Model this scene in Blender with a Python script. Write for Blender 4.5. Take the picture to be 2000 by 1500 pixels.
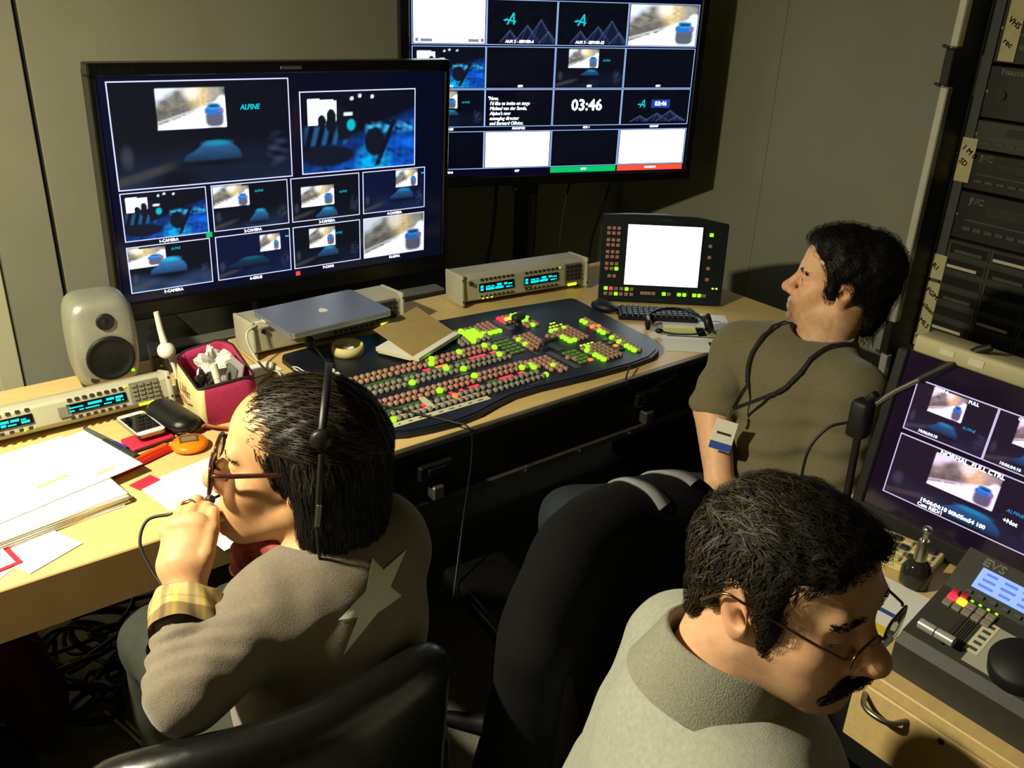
import bpy, bmesh, math, random
import numpy as np
from mathutils import Vector, Matrix, Euler

for o in list(bpy.data.objects):
    bpy.data.objects.remove(o)
scene = bpy.context.scene
C = scene.collection
random.seed(7)
RNG = np.random.default_rng(7)

# ------------------------------------------------------------------ camera
cam_data = bpy.data.cameras.new('camera')
cam = bpy.data.objects.new('camera', cam_data)
C.objects.link(cam)
cam_data.sensor_fit = 'HORIZONTAL'
cam_data.sensor_width = 36.0
cam_data.lens = 36.0 * 1780.0 / 2000.0
cam_data.clip_start = 0.05
_r = Vector((0.790, -0.611, 0.036)); _u = Vector((0.231, 0.352, 0.907)); _f = Vector((0.567, 0.709, -0.419))
_r.normalize(); _f = (_f - _r * _f.dot(_r)).normalized(); _u = _r.cross(_f)
M = Matrix(((_r.x, _u.x, -_f.x), (_r.y, _u.y, -_f.y), (_r.z, _u.z, -_f.z)))
cam.matrix_world = Matrix.Translation((0, 0, 1.68)) @ M.to_4x4()
scene.camera = cam

# ------------------------------------------------------------------ world, lights, exposure
scene.view_settings.view_transform = 'Standard'
scene.view_settings.look = 'None'
scene.view_settings.gamma = 1.0
scene.view_settings.use_curve_mapping = False
scene.view_settings.exposure = 0.3
world = bpy.data.worlds.new('world'); scene.world = world
world.use_nodes = True
world.node_tree.nodes['Background'].inputs[0].default_value = (0.6, 0.62, 0.5, 1)
world.node_tree.nodes['Background'].inputs[1].default_value = 0.012

def area_light(name, loc, target, size, energy, col, spread=180):
    d = bpy.data.lights.new(name, 'AREA'); d.shape = 'DISK'; d.size = size; d.energy = energy
    d.color = col; d.spread = math.radians(spread)
    o = bpy.data.objects.new(name, d); C.objects.link(o)
    o.location = loc
    o.rotation_euler = (Vector(target) - Vector(loc)).to_track_quat('-Z', 'Y').to_euler()
    return o
# the ceiling downlight above the left end of the desk
area_light('ceiling_downlight', (-0.54, 1.34, 2.06), (-0.20, 1.42, 0.5), 0.11, 54.0, (1.0, 0.93, 0.66), 170)

# ------------------------------------------------------------------ helpers
def lin(c):
    return tuple(((v / 12.92) if v <= 0.04045 else ((v + 0.055) / 1.055) ** 2.4) for v in c)
def rgb(r, g, b):
    return lin((r / 255.0, g / 255.0, b / 255.0))

MATS = {}
def mat(name, col=(0.5, 0.5, 0.5), rough=0.6, metal=0.0, noise=0.0, nscale=40.0, bump=0.0, bscale=200.0,
        emit=None, estr=0.0, spec=0.5, attr=None, sheen=0.0, trans=0.0, ior=1.45, coat=0.0, stretch=None, eattr=False):
    if name in MATS:
        return MATS[name]
    m = bpy.data.materials.new(name); m.use_nodes = True
    nt = m.node_tree; b = nt.nodes['Principled BSDF']
    b.inputs['Base Color'].default_value = (*col, 1)
    b.inputs['Roughness'].default_value = rough
    b.inputs['Metallic'].default_value = metal
    b.inputs['Specular IOR Level'].default_value = spec
    b.inputs['IOR'].default_value = ior
    b.inputs['Transmission Weight'].default_value = trans
    b.inputs['Coat Weight'].default_value = coat
    if sheen:
        b.inputs['Sheen Weight'].default_value = sheen
    tc = nt.nodes.new('ShaderNodeTexCoord')
    vec = tc.outputs['Object']
    if stretch:
        mp = nt.nodes.new('ShaderNodeMapping'); mp.inputs['Scale'].default_value = stretch
        nt.links.new(vec, mp.inputs['Vector']); vec = mp.outputs['Vector']
    base = None
    if attr:
        a = nt.nodes.new('ShaderNodeAttribute'); a.attribute_name = attr
        base = a.outputs['Color']
        nt.links.new(base, b.inputs['Base Color'])
    if noise > 0:
        n = nt.nodes.new('ShaderNodeTexNoise'); n.inputs['Scale'].default_value = nscale
        n.inputs['Detail'].default_value = 4
        nt.links.new(vec, n.inputs['Vector'])
        mr = nt.nodes.new('ShaderNodeMapRange')
        mr.inputs['From Min'].default_value = 0.3; mr.inputs['From Max'].default_value = 0.7
        mr.inputs['To Min'].default_value = 1 - noise; mr.inputs['To Max'].default_value = 1 + noise
        nt.links.new(n.outputs['Fac'], mr.inputs['Value'])
        mx = nt.nodes.new('ShaderNodeVectorMath'); mx.operation = 'SCALE'
        if base is not None:
            nt.links.new(base, mx.inputs[0])
        else:
            mx.inputs[0].default_value = col
        nt.links.new(mr.outputs['Result'], mx.inputs['Scale'])
        nt.links.new(mx.outputs['Vector'], b.inputs['Base Color'])
    if bump > 0:
        n2 = nt.nodes.new('ShaderNodeTexNoise'); n2.inputs['Scale'].default_value = bscale
        n2.inputs['Detail'].default_value = 3
        nt.links.new(vec, n2.inputs['Vector'])
        bp = nt.nodes.new('ShaderNodeBump'); bp.inputs['Strength'].default_value = bump
        bp.inputs['Distance'].default_value = 0.002
        nt.links.new(n2.outputs['Fac'], bp.inputs['Height'])
        nt.links.new(bp.outputs['Normal'], b.inputs['Normal'])
    if emit is not None:
        b.inputs['Emission Color'].default_value = (*emit, 1)
        b.inputs['Emission Strength'].default_value = estr
    if eattr:
        nt.links.new(base, b.inputs['Emission Color'])
        b.inputs['Emission Strength'].default_value = estr
        for l in list(b.inputs['Base Color'].links): nt.links.remove(l)
        b.inputs['Base Color'].default_value = (0.005, 0.005, 0.006, 1)
    MATS[name] = m
    return m

def rotz(a): return Matrix.Rotation(a, 3, 'Z')
def frame(x, y, z):
    """3x3 with the given axes as columns"""
    return Matrix((x, y, z)).transposed()

class MB:
    """collects polygons; build() links them as one mesh object"""
    def __init__(self):
        self.v = []; self.f = []; self.mi = []; self.cur = 0; self.sm = []
    def add(self, vs, fs, R=None, o=(0, 0, 0), smooth=False):
        n = len(self.v); o = Vector(o)
        for p in vs:
            p = Vector(p)
            if R is not None: p = R @ p
            self.v.append(tuple(p + o))
        for f in fs:
            self.f.append([i + n for i in f]); self.mi.append(self.cur); self.sm.append(smooth)
        return self
    def m(self, i): self.cur = i; return self
    def box(self, c, s, R=None, bev=0.0, seg=1):
        if bev <= 0:
            x, y, z = s[0] / 2, s[1] / 2, s[2] / 2
            vs = [(-x, -y, -z), (x, -y, -z), (x, y, -z), (-x, y, -z), (-x, -y, z), (x, -y, z), (x, y, z), (-x, y, z)]
            fs = [(3, 2, 1, 0), (4, 5, 6, 7), (0, 1, 5, 4), (1, 2, 6, 5), (2, 3, 7, 6), (3, 0, 4, 7)]
            return self.add(vs, fs, R, c)
        bm = bmesh.new(); bmesh.ops.create_cube(bm, size=1.0)
        bmesh.ops.scale(bm, vec=s, verts=bm.verts)
        bmesh.ops.bevel(bm, geom=list(bm.edges), offset=bev, segments=seg, profile=0.5, affect='EDGES')
        bm.verts.index_update()
        self.add([v.co[:] for v in bm.verts], [[v.index for v in f.verts] for f in bm.faces], R, c, seg > 1)
        bm.free(); return self
    def box2(self, lo, hi, bev=0.0, seg=1):
        return self.box([(a + b) / 2 for a, b in zip(lo, hi)], [abs(b - a) for a, b in zip(lo, hi)], None, bev, seg)
    def cyl(self, p0, p1, r0, r1=None, n=16, cap=True, smooth=True):
        r1 = r0 if r1 is None else r1
        p0 = Vector(p0); p1 = Vector(p1); d = (p1 - p0).normalized()
        a = d.orthogonal().normalized(); b = d.cross(a)
        vs = []
        for p, r in ((p0, r0), (p1, r1)):
            for i in range(n):
                t = 2 * math.pi * i / n
                vs.append(p + a * (r * math.cos(t)) + b * (r * math.sin(t)))
        self.add(vs, [(i, (i + 1) % n, n + (i + 1) % n, n + i) for i in range(n)], smooth=smooth)
        if cap:
            self.add(vs, [list(range(n))[::-1], list(range(n, 2 * n))])
        return self
    def tube(self, pts, r, n=8, cap=True):
        pts = [Vector(p) for p in pts]
        rs = r if isinstance(r, (list, tuple)) else [r] * len(pts)
        vs = []; a = None
        for i, p in enumerate(pts):
            d = (pts[min(i + 1, len(pts) - 1)] - pts[max(i - 1, 0)])
            if d.length < 1e-9: d = Vector((0, 0, 1))
            d.normalize()
            if a is None: a = d.orthogonal().normalized()
            else:
                a = a - d * a.dot(d)
                a = a.normalized() if a.length > 1e-6 else d.orthogonal().normalized()
            b = d.cross(a)
            for k in range(n):
                t = 2 * math.pi * k / n
                vs.append(p + a * (rs[i] * math.cos(t)) + b * (rs[i] * math.sin(t)))
        fs = []
        for i in range(len(pts) - 1):
            for k in range(n):
                fs.append((i * n + k, i * n + (k + 1) % n, (i + 1) * n + (k + 1) % n, (i + 1) * n + k))
        self.add(vs, fs, smooth=True)
        if cap:
            m_ = (len(pts) - 1) * n
            self.add(vs, [list(range(n))[::-1], list(range(m_, m_ + n))])
        return self
    def lathe(self, prof, c=(0, 0, 0), R=None, n=24, smooth=True):
        vs = []; fs = []
        for r, z in prof:
            for i in range(n):
                t = 2 * math.pi * i / n
                vs.append((r * math.cos(t), r * math.sin(t), z))
        for j in range(len(prof) - 1):
            for i in range(n):
                fs.append((j * n + i, j * n + (i + 1) % n, (j + 1) * n + (i + 1) % n, (j + 1) * n + i))
        self.add(vs, fs, R, c, smooth)
        if prof[0][0] > 1e-6: self.add(vs, [list(range(n))[::-1]], R, c)
        if prof[-1][0] > 1e-6:
            k = (len(prof) - 1) * n
            self.add(vs, [list(range(k, k + n))], R, c)
        return self
    def prism(self, poly, z0, z1, R=None, o=(0, 0, 0), smooth=False):
        n = len(poly)
        vs = [(x, y, z0) for x, y in poly] + [(x, y, z1) for x, y in poly]
        self.add(vs, [list(range(n))[::-1], list(range(n, 2 * n))], R, o)
        return self.add(vs, [(i, (i + 1) % n, n + (i + 1) % n, n + i) for i in range(n)], R, o, smooth)
    def quad(self, a, b, c, d): return self.add([a, b, c, d], [(0, 1, 2, 3)])
    def ball(self, c, r, n=12, m=8, R=None):
        if not isinstance(r, (tuple, list)): r = (r, r, r)
        prof = [(max(1e-7, math.sin(math.pi * j / m)), -math.cos(math.pi * j / m)) for j in range(m + 1)]
        S = Matrix.Diagonal(r)
        return self.lathe(prof, c, (R @ S) if R is not None else S, n)
    def mesh(self, name, mats):
        me = bpy.data.meshes.new(name)
        me.from_pydata(self.v, [], self.f)
        if not isinstance(mats, (list, tuple)): mats = [mats]
        for m_ in mats: me.materials.append(m_)
        me.polygons.foreach_set('material_index', self.mi)
        me.polygons.foreach_set('use_smooth', self.sm)
        me.validate(); me.update()
        return me
    def build(self, name, mats, parent=None, loc=None, R=None):
        return link(name, self.mesh(name, mats), parent, loc, R)

def link(name, me, parent=None, loc=None, R=None):
    o = bpy.data.objects.new(name, me); C.objects.link(o)
    if parent is not None: o.parent = parent
    if R is not None:
        o.matrix_local = Matrix.Translation(loc or (0, 0, 0)) @ R.to_4x4()
    elif loc is not None: o.location = loc
    return o

def tag(o, label, cat, group=None):
    o['label'] = label; o['category'] = cat
    if group: o['group'] = group
    return o
def thing(name, label, cat, loc=(0, 0, 0), rz=0.0, group=None, R=None):
    o = bpy.data.objects.new(name, None); C.objects.link(o)
    o.empty_display_size = 0.05
    if R is not None: o.matrix_world = Matrix.Translation(loc) @ R.to_4x4()
    else:
        o.location = loc; o.rotation_euler = (0, 0, rz)
    return tag(o, label, cat, group)
def struct(name, mb, m, parent=None):
    o = mb.build(name, m, parent)
    if parent is None: o['kind'] = 'structure'
    return o

def spline(pts, n=8):
    """Catmull-Rom through pts"""
    pts = [Vector(p) for p in pts]
    P = [pts[0] * 2 - pts[1]] + pts + [pts[-1] * 2 - pts[-2]]
    out = []
    for i in range(1, len(P) - 2):
        for k in range(n):
            t = k / n
            out.append(0.5 * ((2 * P[i]) + (P[i + 1] - P[i - 1]) * t + (2 * P[i - 1] - 5 * P[i] + 4 * P[i + 1] - P[i + 2]) * t * t
                              + (3 * P[i] - P[i - 1] - 3 * P[i + 1] + P[i + 2]) * t ** 3))
    out.append(pts[-1]); return out

def text_mesh(s, size, extrude=0.0, align='LEFT', shear=0.0, spacing=1.0):
    cu = bpy.data.curves.new('writing', 'FONT'); cu.body = s; cu.size = size; cu.extrude = extrude
    cu.align_x = align; cu.align_y = 'CENTER'; cu.shear = shear; cu.resolution_u = 2
    cu.space_character = spacing
    o = bpy.data.objects.new('writing', cu); C.objects.link(o)
    dg = bpy.context.evaluated_depsgraph_get(); dg.update()
    me = bpy.data.meshes.new_from_object(o.evaluated_get(dg))
    bpy.data.objects.remove(o); bpy.data.curves.remove(cu)
    return me
def text_into(mb, s, size, R, o, align='LEFT', shear=0.0, bold=0.0, sx=1.0):
    """letters as polygons into a builder; R maps text x,y,z"""
    me = text_mesh(s, size, 0.0, align, shear)
    vs = [Vector((v.co.x * sx, v.co.y, v.co.z)) for v in me.vertices]; fs = [list(p.vertices) for p in me.polygons]
    mb.add(vs, fs, R, o)
    if bold:
        for dx, dy in ((bold, 0), (-bold, 0), (0, bold), (0, -bold)):
            mb.add([v + Vector((dx, dy, 0.00002)) for v in vs], fs, R, o)
    bpy.data.meshes.remove(me)
    return mb

def copy_tree(o, parent=None):
    c = o.copy(); C.objects.link(c); c.parent = parent
    for ch in list(o.children): copy_tree(ch, c)
    return c
# ------------------------------------------------------------------ smooth implicit bodies (for people and cloth)
def npv(p): return np.array(p, dtype=np.float64)
class Frame:
    def __init__(self, o, fwd, up, s=1.0):
        self.o = npv(o); f = npv(fwd); f = f / np.linalg.norm(f); u = npv(up); u = u - f * u.dot(f); u = u / np.linalg.norm(u)
        l = np.cross(u, f); self.R = np.stack([f, l, u], 1); self.s = s
    def pt(self, p): return self.o + self.R @ (npv(p) * self.s)
    def loc(self, V): return ((V - self.o) @ self.R) / self.s
    def dirw(self, d): return self.R @ npv(d)
def axis_coords(lo_, hi_, h, fines):
    """coordinates with spacing h, refined to hf inside the given intervals (a, b, hf)"""
    out = [lo_]
    while out[-1] < hi_:
        x = out[-1]; st = h
        for a, b, hf in fines:
            if a <= x <= b: st = min(st, hf)
            elif x < a and x + st > a: st = max(hf, a - x)
        out.append(x + st)
    return np.array(out, dtype=np.float32)
class Field:
    def __init__(self, lo_, hi_, h=0.007, fines=()):
        """fines: list of (lo3, hi3, hf)"""
        self.ax = [axis_coords(lo_[i], hi_[i], h, [(a[i], b[i], hf) for a, b, hf in fines]) for i in range(3)]
        self.F = np.full([len(a) for a in self.ax], 0.2, dtype=np.float32)
    def sub(self, lo_, hi_):
        sl = []
        for i in range(3):
            a = max(0, int(np.searchsorted(self.ax[i], lo_[i])) - 1); b = min(len(self.ax[i]), int(np.searchsorted(self.ax[i], hi_[i])) + 1)
            if b - a < 1: return None
            sl.append(slice(a, b))
        return tuple(sl)
    def grid(self, sl):
        return (self.ax[0][sl[0]][:, None, None], self.ax[1][sl[1]][None, :, None], self.ax[2][sl[2]][None, None, :])
    def mix(self, sl, d, k, mode):
        A = self.F[sl]
        if mode == 'union':
            if k > 0:
                h = np.maximum(k - np.abs(A - d), 0) / k
                self.F[sl] = np.minimum(A, d) - h * h * k * 0.25
            else: self.F[sl] = np.minimum(A, d)
        elif mode == 'cut':
            d = -d
            if k > 0:
                h = np.maximum(k - np.abs(A - d), 0) / k
                self.F[sl] = np.maximum(A, d) + h * h * k * 0.25
            else: self.F[sl] = np.maximum(A, d)
        elif mode == 'and':
            self.F[sl] = np.maximum(A, d)
    def ell(self, c, r, k=0.015, fr=None, R=None, mode='union'):
        r = npv(r if hasattr(r, '__len__') else (r, r, r)); c = npv(c)
        Rw = np.eye(3) if R is None else np.array(R)
        if fr is not None: c = fr.pt(c); r = r * fr.s; Rw = fr.R @ Rw
        ext = np.abs(Rw) @ r + k + 0.012
        sl = self.sub(c - ext, c + ext)
        if sl is None: return self
        X, Y, Z = self.grid(sl); X = X - c[0]; Y = Y - c[1]; Z = Z - c[2]
        q = [(X * Rw[0, i] + Y * Rw[1, i] + Z * Rw[2, i]) for i in range(3)]
        k0 = np.sqrt(sum((q[i] / r[i]) ** 2 for i in range(3))); k1 = np.sqrt(sum((q[i] / r[i] ** 2) ** 2 for i in range(3))) + 1e-9
        self.mix(sl, (k0 * (k0 - 1) / k1).astype(np.float32), k, mode); return self
    def cone(self, a, b, ra, rb=None, k=0.015, fr=None, mode='union', flat=None):
        """round cone; flat=(axis, factor) squeezes it along a direction"""
        rb = ra if rb is None else rb; a = npv(a); b = npv(b)
        if fr is not None: a = fr.pt(a); b = fr.pt(b); ra *= fr.s; rb *= fr.s
        m_ = max(ra, rb) + k + 0.012
        sl = self.sub(np.minimum(a, b) - m_, np.maximum(a, b) + m_)
        if sl is None: return self
        X, Y, Z = self.grid(sl); ab = b - a; L = ab.dot(ab) + 1e-12
        t = np.clip(((X - a[0]) * ab[0] + (Y - a[1]) * ab[1] + (Z - a[2]) * ab[2]) / L, 0, 1)
        dx = X - a[0] - t * ab[0]; dy = Y - a[1] - t * ab[1]; dz = Z - a[2] - t * ab[2]
        dd = dx * dx + dy * dy + dz * dz
        if flat is not None:
            ax, f = npv(flat[0]), flat[1]; ax = ax / np.linalg.norm(ax)
            pr = dx * ax[0] + dy * ax[1] + dz * ax[2]
            dd = dd + pr * pr * (1 / (f * f) - 1)
            d = (np.sqrt(dd) - (ra + (rb - ra) * t)) * f ** 0.5
        else:
            d = np.sqrt(dd) - (ra + (rb - ra) * t)
        self.mix(sl, d.astype(np.float32), k, mode); return self
    def chain(self, pts, rs, k=0.015, fr=None, mode='union'):
        for i in range(len(pts) - 1): self.cone(pts[i], pts[i + 1], rs[i], rs[i + 1], k, fr, mode)
        return self
    def half(self, p, n, mode='cut', lo_=None, hi_=None):
        """cut away the half space n.(x-p) > 0 inside a box"""
        p = npv(p); n = npv(n); n = n / np.linalg.norm(n)
        sl = self.sub(lo_ if lo_ is not None else [a[0] for a in self.ax], hi_ if hi_ is not None else [a[-1] for a in self.ax])
        X, Y, Z = self.grid(sl)
        d = (X - p[0]) * n[0] + (Y - p[1]) * n[1] + (Z - p[2]) * n[2]
        self.F[sl] = np.maximum(self.F[sl], d.astype(np.float32)); return self
    def wave(self, lo_, hi_, fn):
        sl = self.sub(npv(lo_), npv(hi_))
        if sl is None: return self
        X, Y, Z = self.grid(sl)
        near = np.abs(self.F[sl]) < 0.05
        d = fn(X + 0 * Y + 0 * Z, Y + 0 * X + 0 * Z, Z + 0 * X + 0 * Y)
        self.F[sl] = self.F[sl] + np.where(near, d, 0).astype(np.float32); return self
    def sample(self, P_):
        idx = []; fr = []
        for i in range(3):
            a = self.ax[i]; j = np.clip(np.searchsorted(a, P_[:, i]) - 1, 0, len(a) - 2)
            idx.append(j); fr.append(np.clip((P_[:, i] - a[j]) / (a[j + 1] - a[j]), 0, 1))
        out = 0
        for dx in (0, 1):
            for dy in (0, 1):
                for dz in (0, 1):
                    w = (fr[0] if dx else 1 - fr[0]) * (fr[1] if dy else 1 - fr[1]) * (fr[2] if dz else 1 - fr[2])
                    out = out + w * self.F[idx[0] + dx, idx[1] + dy, idx[2] + dz]
        return out
    def grad(self, P_, e=0.003):
        g = np.stack([self.sample(P_ + e * v) - self.sample(P_ - e * v) for v in np.eye(3)], 1)
        return g / (np.linalg.norm(g, axis=1, keepdims=True) + 1e-9)
    def polygonise(self, iso=0.0):
        F = self.F - iso; s = F < 0
        c = np.zeros([n - 1 for n in F.shape], dtype=np.int8)
        for dx in (0, 1):
            for dy in (0, 1):
                for dz in (0, 1):
                    c += s[dx:s.shape[0] - 1 + dx, dy:s.shape[1] - 1 + dy, dz:s.shape[2] - 1 + dz]
        act = (c > 0) & (c < 8)
        idx = np.full(c.shape, -1, dtype=np.int64); ai = np.argwhere(act); idx[act] = np.arange(len(ai))
        acc = np.zeros((len(ai), 3)); cnt = np.zeros(len(ai))
        cor = [(x, y, z) for x in (0, 1) for y in (0, 1) for z in (0, 1)]
        for a in cor:
            for b in cor:
                if sum(abs(p - q) for p, q in zip(a, b)) == 1 and a < b:
                    fa = F[ai[:, 0] + a[0], ai[:, 1] + a[1], ai[:, 2] + a[2]]; fb = F[ai[:, 0] + b[0], ai[:, 1] + b[1], ai[:, 2] + b[2]]
                    cr = (fa < 0) != (fb < 0)
                    t = np.where(cr, fa / np.where(np.abs(fa - fb) < 1e-9, 1, fa - fb), 0)
                    pt = npv(a)[None] + (npv(b) - npv(a))[None] * t[:, None]
                    acc[cr] += pt[cr]; cnt[cr] += 1
        pos = ai + acc / np.maximum(cnt, 1)[:, None]
        V = np.stack([np.interp(pos[:, i], np.arange(len(self.ax[i])), self.ax[i]) for i in range(3)], 1)
        quads = []
        for ax in range(3):
            o1, o2 = [(1, 2), (2, 0), (0, 1)][ax]
            n = list(F.shape)
            sa = [slice(1, n[i] - 1) for i in range(3)]; sb = list(sa)
            sa[ax] = slice(0, n[ax] - 1); sb[ax] = slice(1, n[ax])
            A = s[tuple(sa)]; B = s[tuple(sb)]
            e = np.argwhere(A != B)
            inside = A[e[:, 0], e[:, 1], e[:, 2]]
            e = e + npv([0 if i == ax else 1 for i in range(3)]).astype(int)
            def cell(d1, d2):
                q = e.copy(); q[:, o1] -= d1; q[:, o2] -= d2
                return idx[q[:, 0], q[:, 1], q[:, 2]]
            Q = np.stack([cell(1, 1), cell(0, 1), cell(0, 0), cell(1, 0)], 1)
            Q[~inside] = Q[~inside][:, ::-1]
            quads.append(Q)
        Q = np.concatenate(quads); Q = Q[(Q >= 0).all(1)]
        return V, Q

def relax(V, Q, it=2, w=0.5):
    """a little Laplacian smoothing"""
    e = np.concatenate([Q[:, [0, 1]], Q[:, [1, 2]], Q[:, [2, 3]], Q[:, [3, 0]]]); e = np.concatenate([e, e[:, ::-1]])
    deg = np.bincount(e[:, 0], minlength=len(V)).astype(float)
    for _ in range(it):
        S = np.stack([np.bincount(e[:, 0], weights=V[e[:, 1], i], minlength=len(V)) for i in range(3)], 1)
        V = V + w * (S / np.maximum(deg, 1)[:, None] - V)
    return V
def np_mesh(name, V, Q, m_, col=None, origin=(0, 0, 0), attr='tint'):
    me = bpy.data.meshes.new(name)
    V = V - npv(origin)
    me.vertices.add(len(V)); me.vertices.foreach_set('co', V.astype(np.float32).ravel())
    k = Q.shape[1]
    me.loops.add(Q.size); me.loops.foreach_set('vertex_index', Q.astype(np.int32).ravel())
    me.polygons.add(len(Q)); me.polygons.foreach_set('loop_start', np.arange(0, Q.size, k, dtype=np.int32))
    me.update(calc_edges=True); me.validate()
    me.polygons.foreach_set('use_smooth', [True] * len(me.polygons))
    for x in (m_ if isinstance(m_, (list, tuple)) else [m_]): me.materials.append(x)
    if col is not None:
        at = me.attributes.new(attr, 'FLOAT_COLOR', 'POINT')
        at.data.foreach_set('color', np.concatenate([col, np.ones((len(V), 1))], 1).astype(np.float32).ravel())
    me.update()
    return me
def strands(field, seeds, flow, n_steps=7, step=0.006, width=0.0011, lift=0.0012, jit=0.25, seed=1, curl=0.0):
    """thin ribbons that follow the surface of a field"""
    r = np.random.default_rng(seed); P_ = seeds.copy(); n = len(P_)
    J = r.normal(0, jit, (n, 3)); lf = lift * r.uniform(0.2, 1.6, n); ln = r.uniform(0.6, 1.2, n)
    pts = []; nor = []; dirs = []
    for sidx in range(n_steps):
        N = field.grad(P_); f = field.sample(P_)
        P_ = P_ - N * (f - lf)[:, None]
        D = flow(P_) + J + curl * np.sin(sidx * 1.1 + J[:, :1] * 9) * J[:, ::-1]
        D = D - N * (D * N).sum(1, keepdims=True); D /= np.linalg.norm(D, axis=1, keepdims=True) + 1e-9
        pts.append(P_.copy()); nor.append(N); dirs.append(D)
        P_ = P_ + D * (step * ln)[:, None]
    V = []; 
    for i in range(n_steps):
        sd = np.cross(nor[i], dirs[i]); w = width * (1 - 0.75 * (i / (n_steps - 1)) ** 2)
        V.append(pts[i] - sd * w / 2); V.append(pts[i] + sd * w / 2)
    V = np.stack(V, 1).reshape(-1, 3)
    base = (np.arange(n) * (2 * n_steps))[:, None]
    Q = np.concatenate([base + np.array([[2 * i, 2 * i + 1, 2 * i + 3, 2 * i + 2]]) for i in range(n_steps - 1)])
    return V, Q

def fbm(X, Y, Z, f, seed, n=5):
    r = np.random.default_rng(seed); o = 0
    for i in range(n):
        d = r.normal(size=3); d /= np.linalg.norm(d); ph = r.uniform(0, 6.28)
        o = o + np.sin(f * (0.6 + 0.5 * i) * (X * d[0] + Y * d[1] + Z * d[2]) + ph + 1.3 * np.sin(f * 0.5 * (X * d[1] + Y * d[2] - Z * d[0]) + ph)) / (1 + 0.5 * i)
    return o / 2.2

def build_head(f, fr, nose=1.0, chin=1.0, jaw=1.0, cheek=1.0, ear=1.0, brow=1.0, neck_to=None, neck_r=0.055, lips=1.0, eye_open=0.0, skull=1.0):
    """frame: x forward, y the person's left, z up, origin between the ears at eye level"""
    e = lambda c, r, k=0.02, **a: f.ell(c, r, k, fr, **a)
    c = lambda a, b, ra, rb, k=0.02, **q: f.cone(a, b, ra, rb, k, fr, **q)
    e((-0.014 + 0.006 * (1 - skull) / 0.1, 0, 0.036 - 0.006 * (1 - skull) / 0.1), (0.097 * skull, 0.076, 0.084 * skull), 0.0)
    e((0.028, 0, 0.045 - 0.008 * (1 - skull) / 0.1), (0.060, 0.064, 0.055 * skull), 0.03)
    e((0.030, 0, -0.032), (0.054, 0.056, 0.080), 0.03)
    for s in (-1, 1):
        c((-0.004, s * 0.054, -0.050), (0.062, s * 0.020, -0.100), 0.020 * jaw, 0.018, 0.03)
        e((0.058, s * 0.040, -0.030), (0.026 * cheek, 0.024, 0.022), 0.025)
        e((0.064, s * 0.026, -0.062), (0.024, 0.022, 0.026), 0.025)
    e((0.076, 0, -0.104), (0.017 * chin, 0.021, 0.015), 0.02)
    c((0.081, -0.036, 0.018), (0.081, 0.036, 0.018), 0.010 * brow, 0.010 * brow, 0.02)
    e((0.074, 0, -0.066), (0.022, 0.026, 0.022), 0.02)
    for s in (-1, 1):
        f.ell((0.094, s * 0.031, 0.000), (0.016, 0.019, 0.014), 0.012, fr, mode='cut')
        f.ell((0.0745, s * 0.031, -0.001), 0.0128, 0.0, fr)                                      # eyeball
        if eye_open < 0.5:
            f.ell((0.0740, s * 0.031, 0.000), (0.0142, 0.0158, 0.0135), 0.004, fr)
        else:
            f.ell((0.0735, s * 0.031, 0.0045), (0.0142, 0.0165, 0.0105), 0.003, fr)
            f.ell((0.0730, s * 0.031, -0.0082), (0.0135, 0.0155, 0.0075), 0.003, fr)
    c((0.086, 0, 0.008), (0.108 * (0.9 + 0.1 * nose), 0, -0.030), 0.0085, 0.0115 * nose, 0.012)
    e((0.110 * (0.9 + 0.1 * nose), 0, -0.036), (0.0125 * nose, 0.0125 * nose, 0.0110 * nose), 0.010)
    for s in (-1, 1):
        e((0.098, s * 0.0125 * nose, -0.041), (0.0105, 0.0085, 0.0085), 0.007)
        f.ell((0.103, s * 0.007, -0.0495), (0.006, 0.0045, 0.004), 0.004, fr, mode='cut')
    f.cone((0.0945, -0.016, -0.0685), (0.0945, 0.016, -0.0685), 0.0052 * lips, 0.0052 * lips, 0.006, fr)
    f.cone((0.0925, -0.013, -0.0790), (0.0925, 0.013, -0.0790), 0.0065 * lips, 0.0065 * lips, 0.006, fr)
    f.cone((0.1015, -0.022, -0.0738), (0.1015, 0.022, -0.0738), 0.0028, 0.0028, 0.004, fr, mode='cut')
    for s in (-1, 1):
        tilt = np.array(Matrix.Rotation(math.radians(-14), 3, 'Y') @ Matrix.Rotation(math.radians(s * 18), 3, 'Z'))
        f.ell((-0.010, s * 0.078, 0.000), (0.019 * ear, 0.0075, 0.031 * ear), 0.006, fr, tilt)
        f.ell((-0.004, s * 0.076, -0.024), (0.009, 0.006, 0.010), 0.006, fr)
        f.ell((-0.006, s * 0.0865, 0.006), (0.010 * ear, 0.006, 0.018 * ear), 0.005, fr, tilt, 'cut')
        f.ell((0.000, s * 0.082, -0.006), (0.008, 0.007, 0.009), 0.005, fr, mode='cut')
    if neck_to is not None:
        a = fr.pt((-0.030, 0, -0.055)); f.cone(a, neck_to, neck_r * fr.s, neck_r * 1.08 * fr.s, 0.03)

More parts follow.
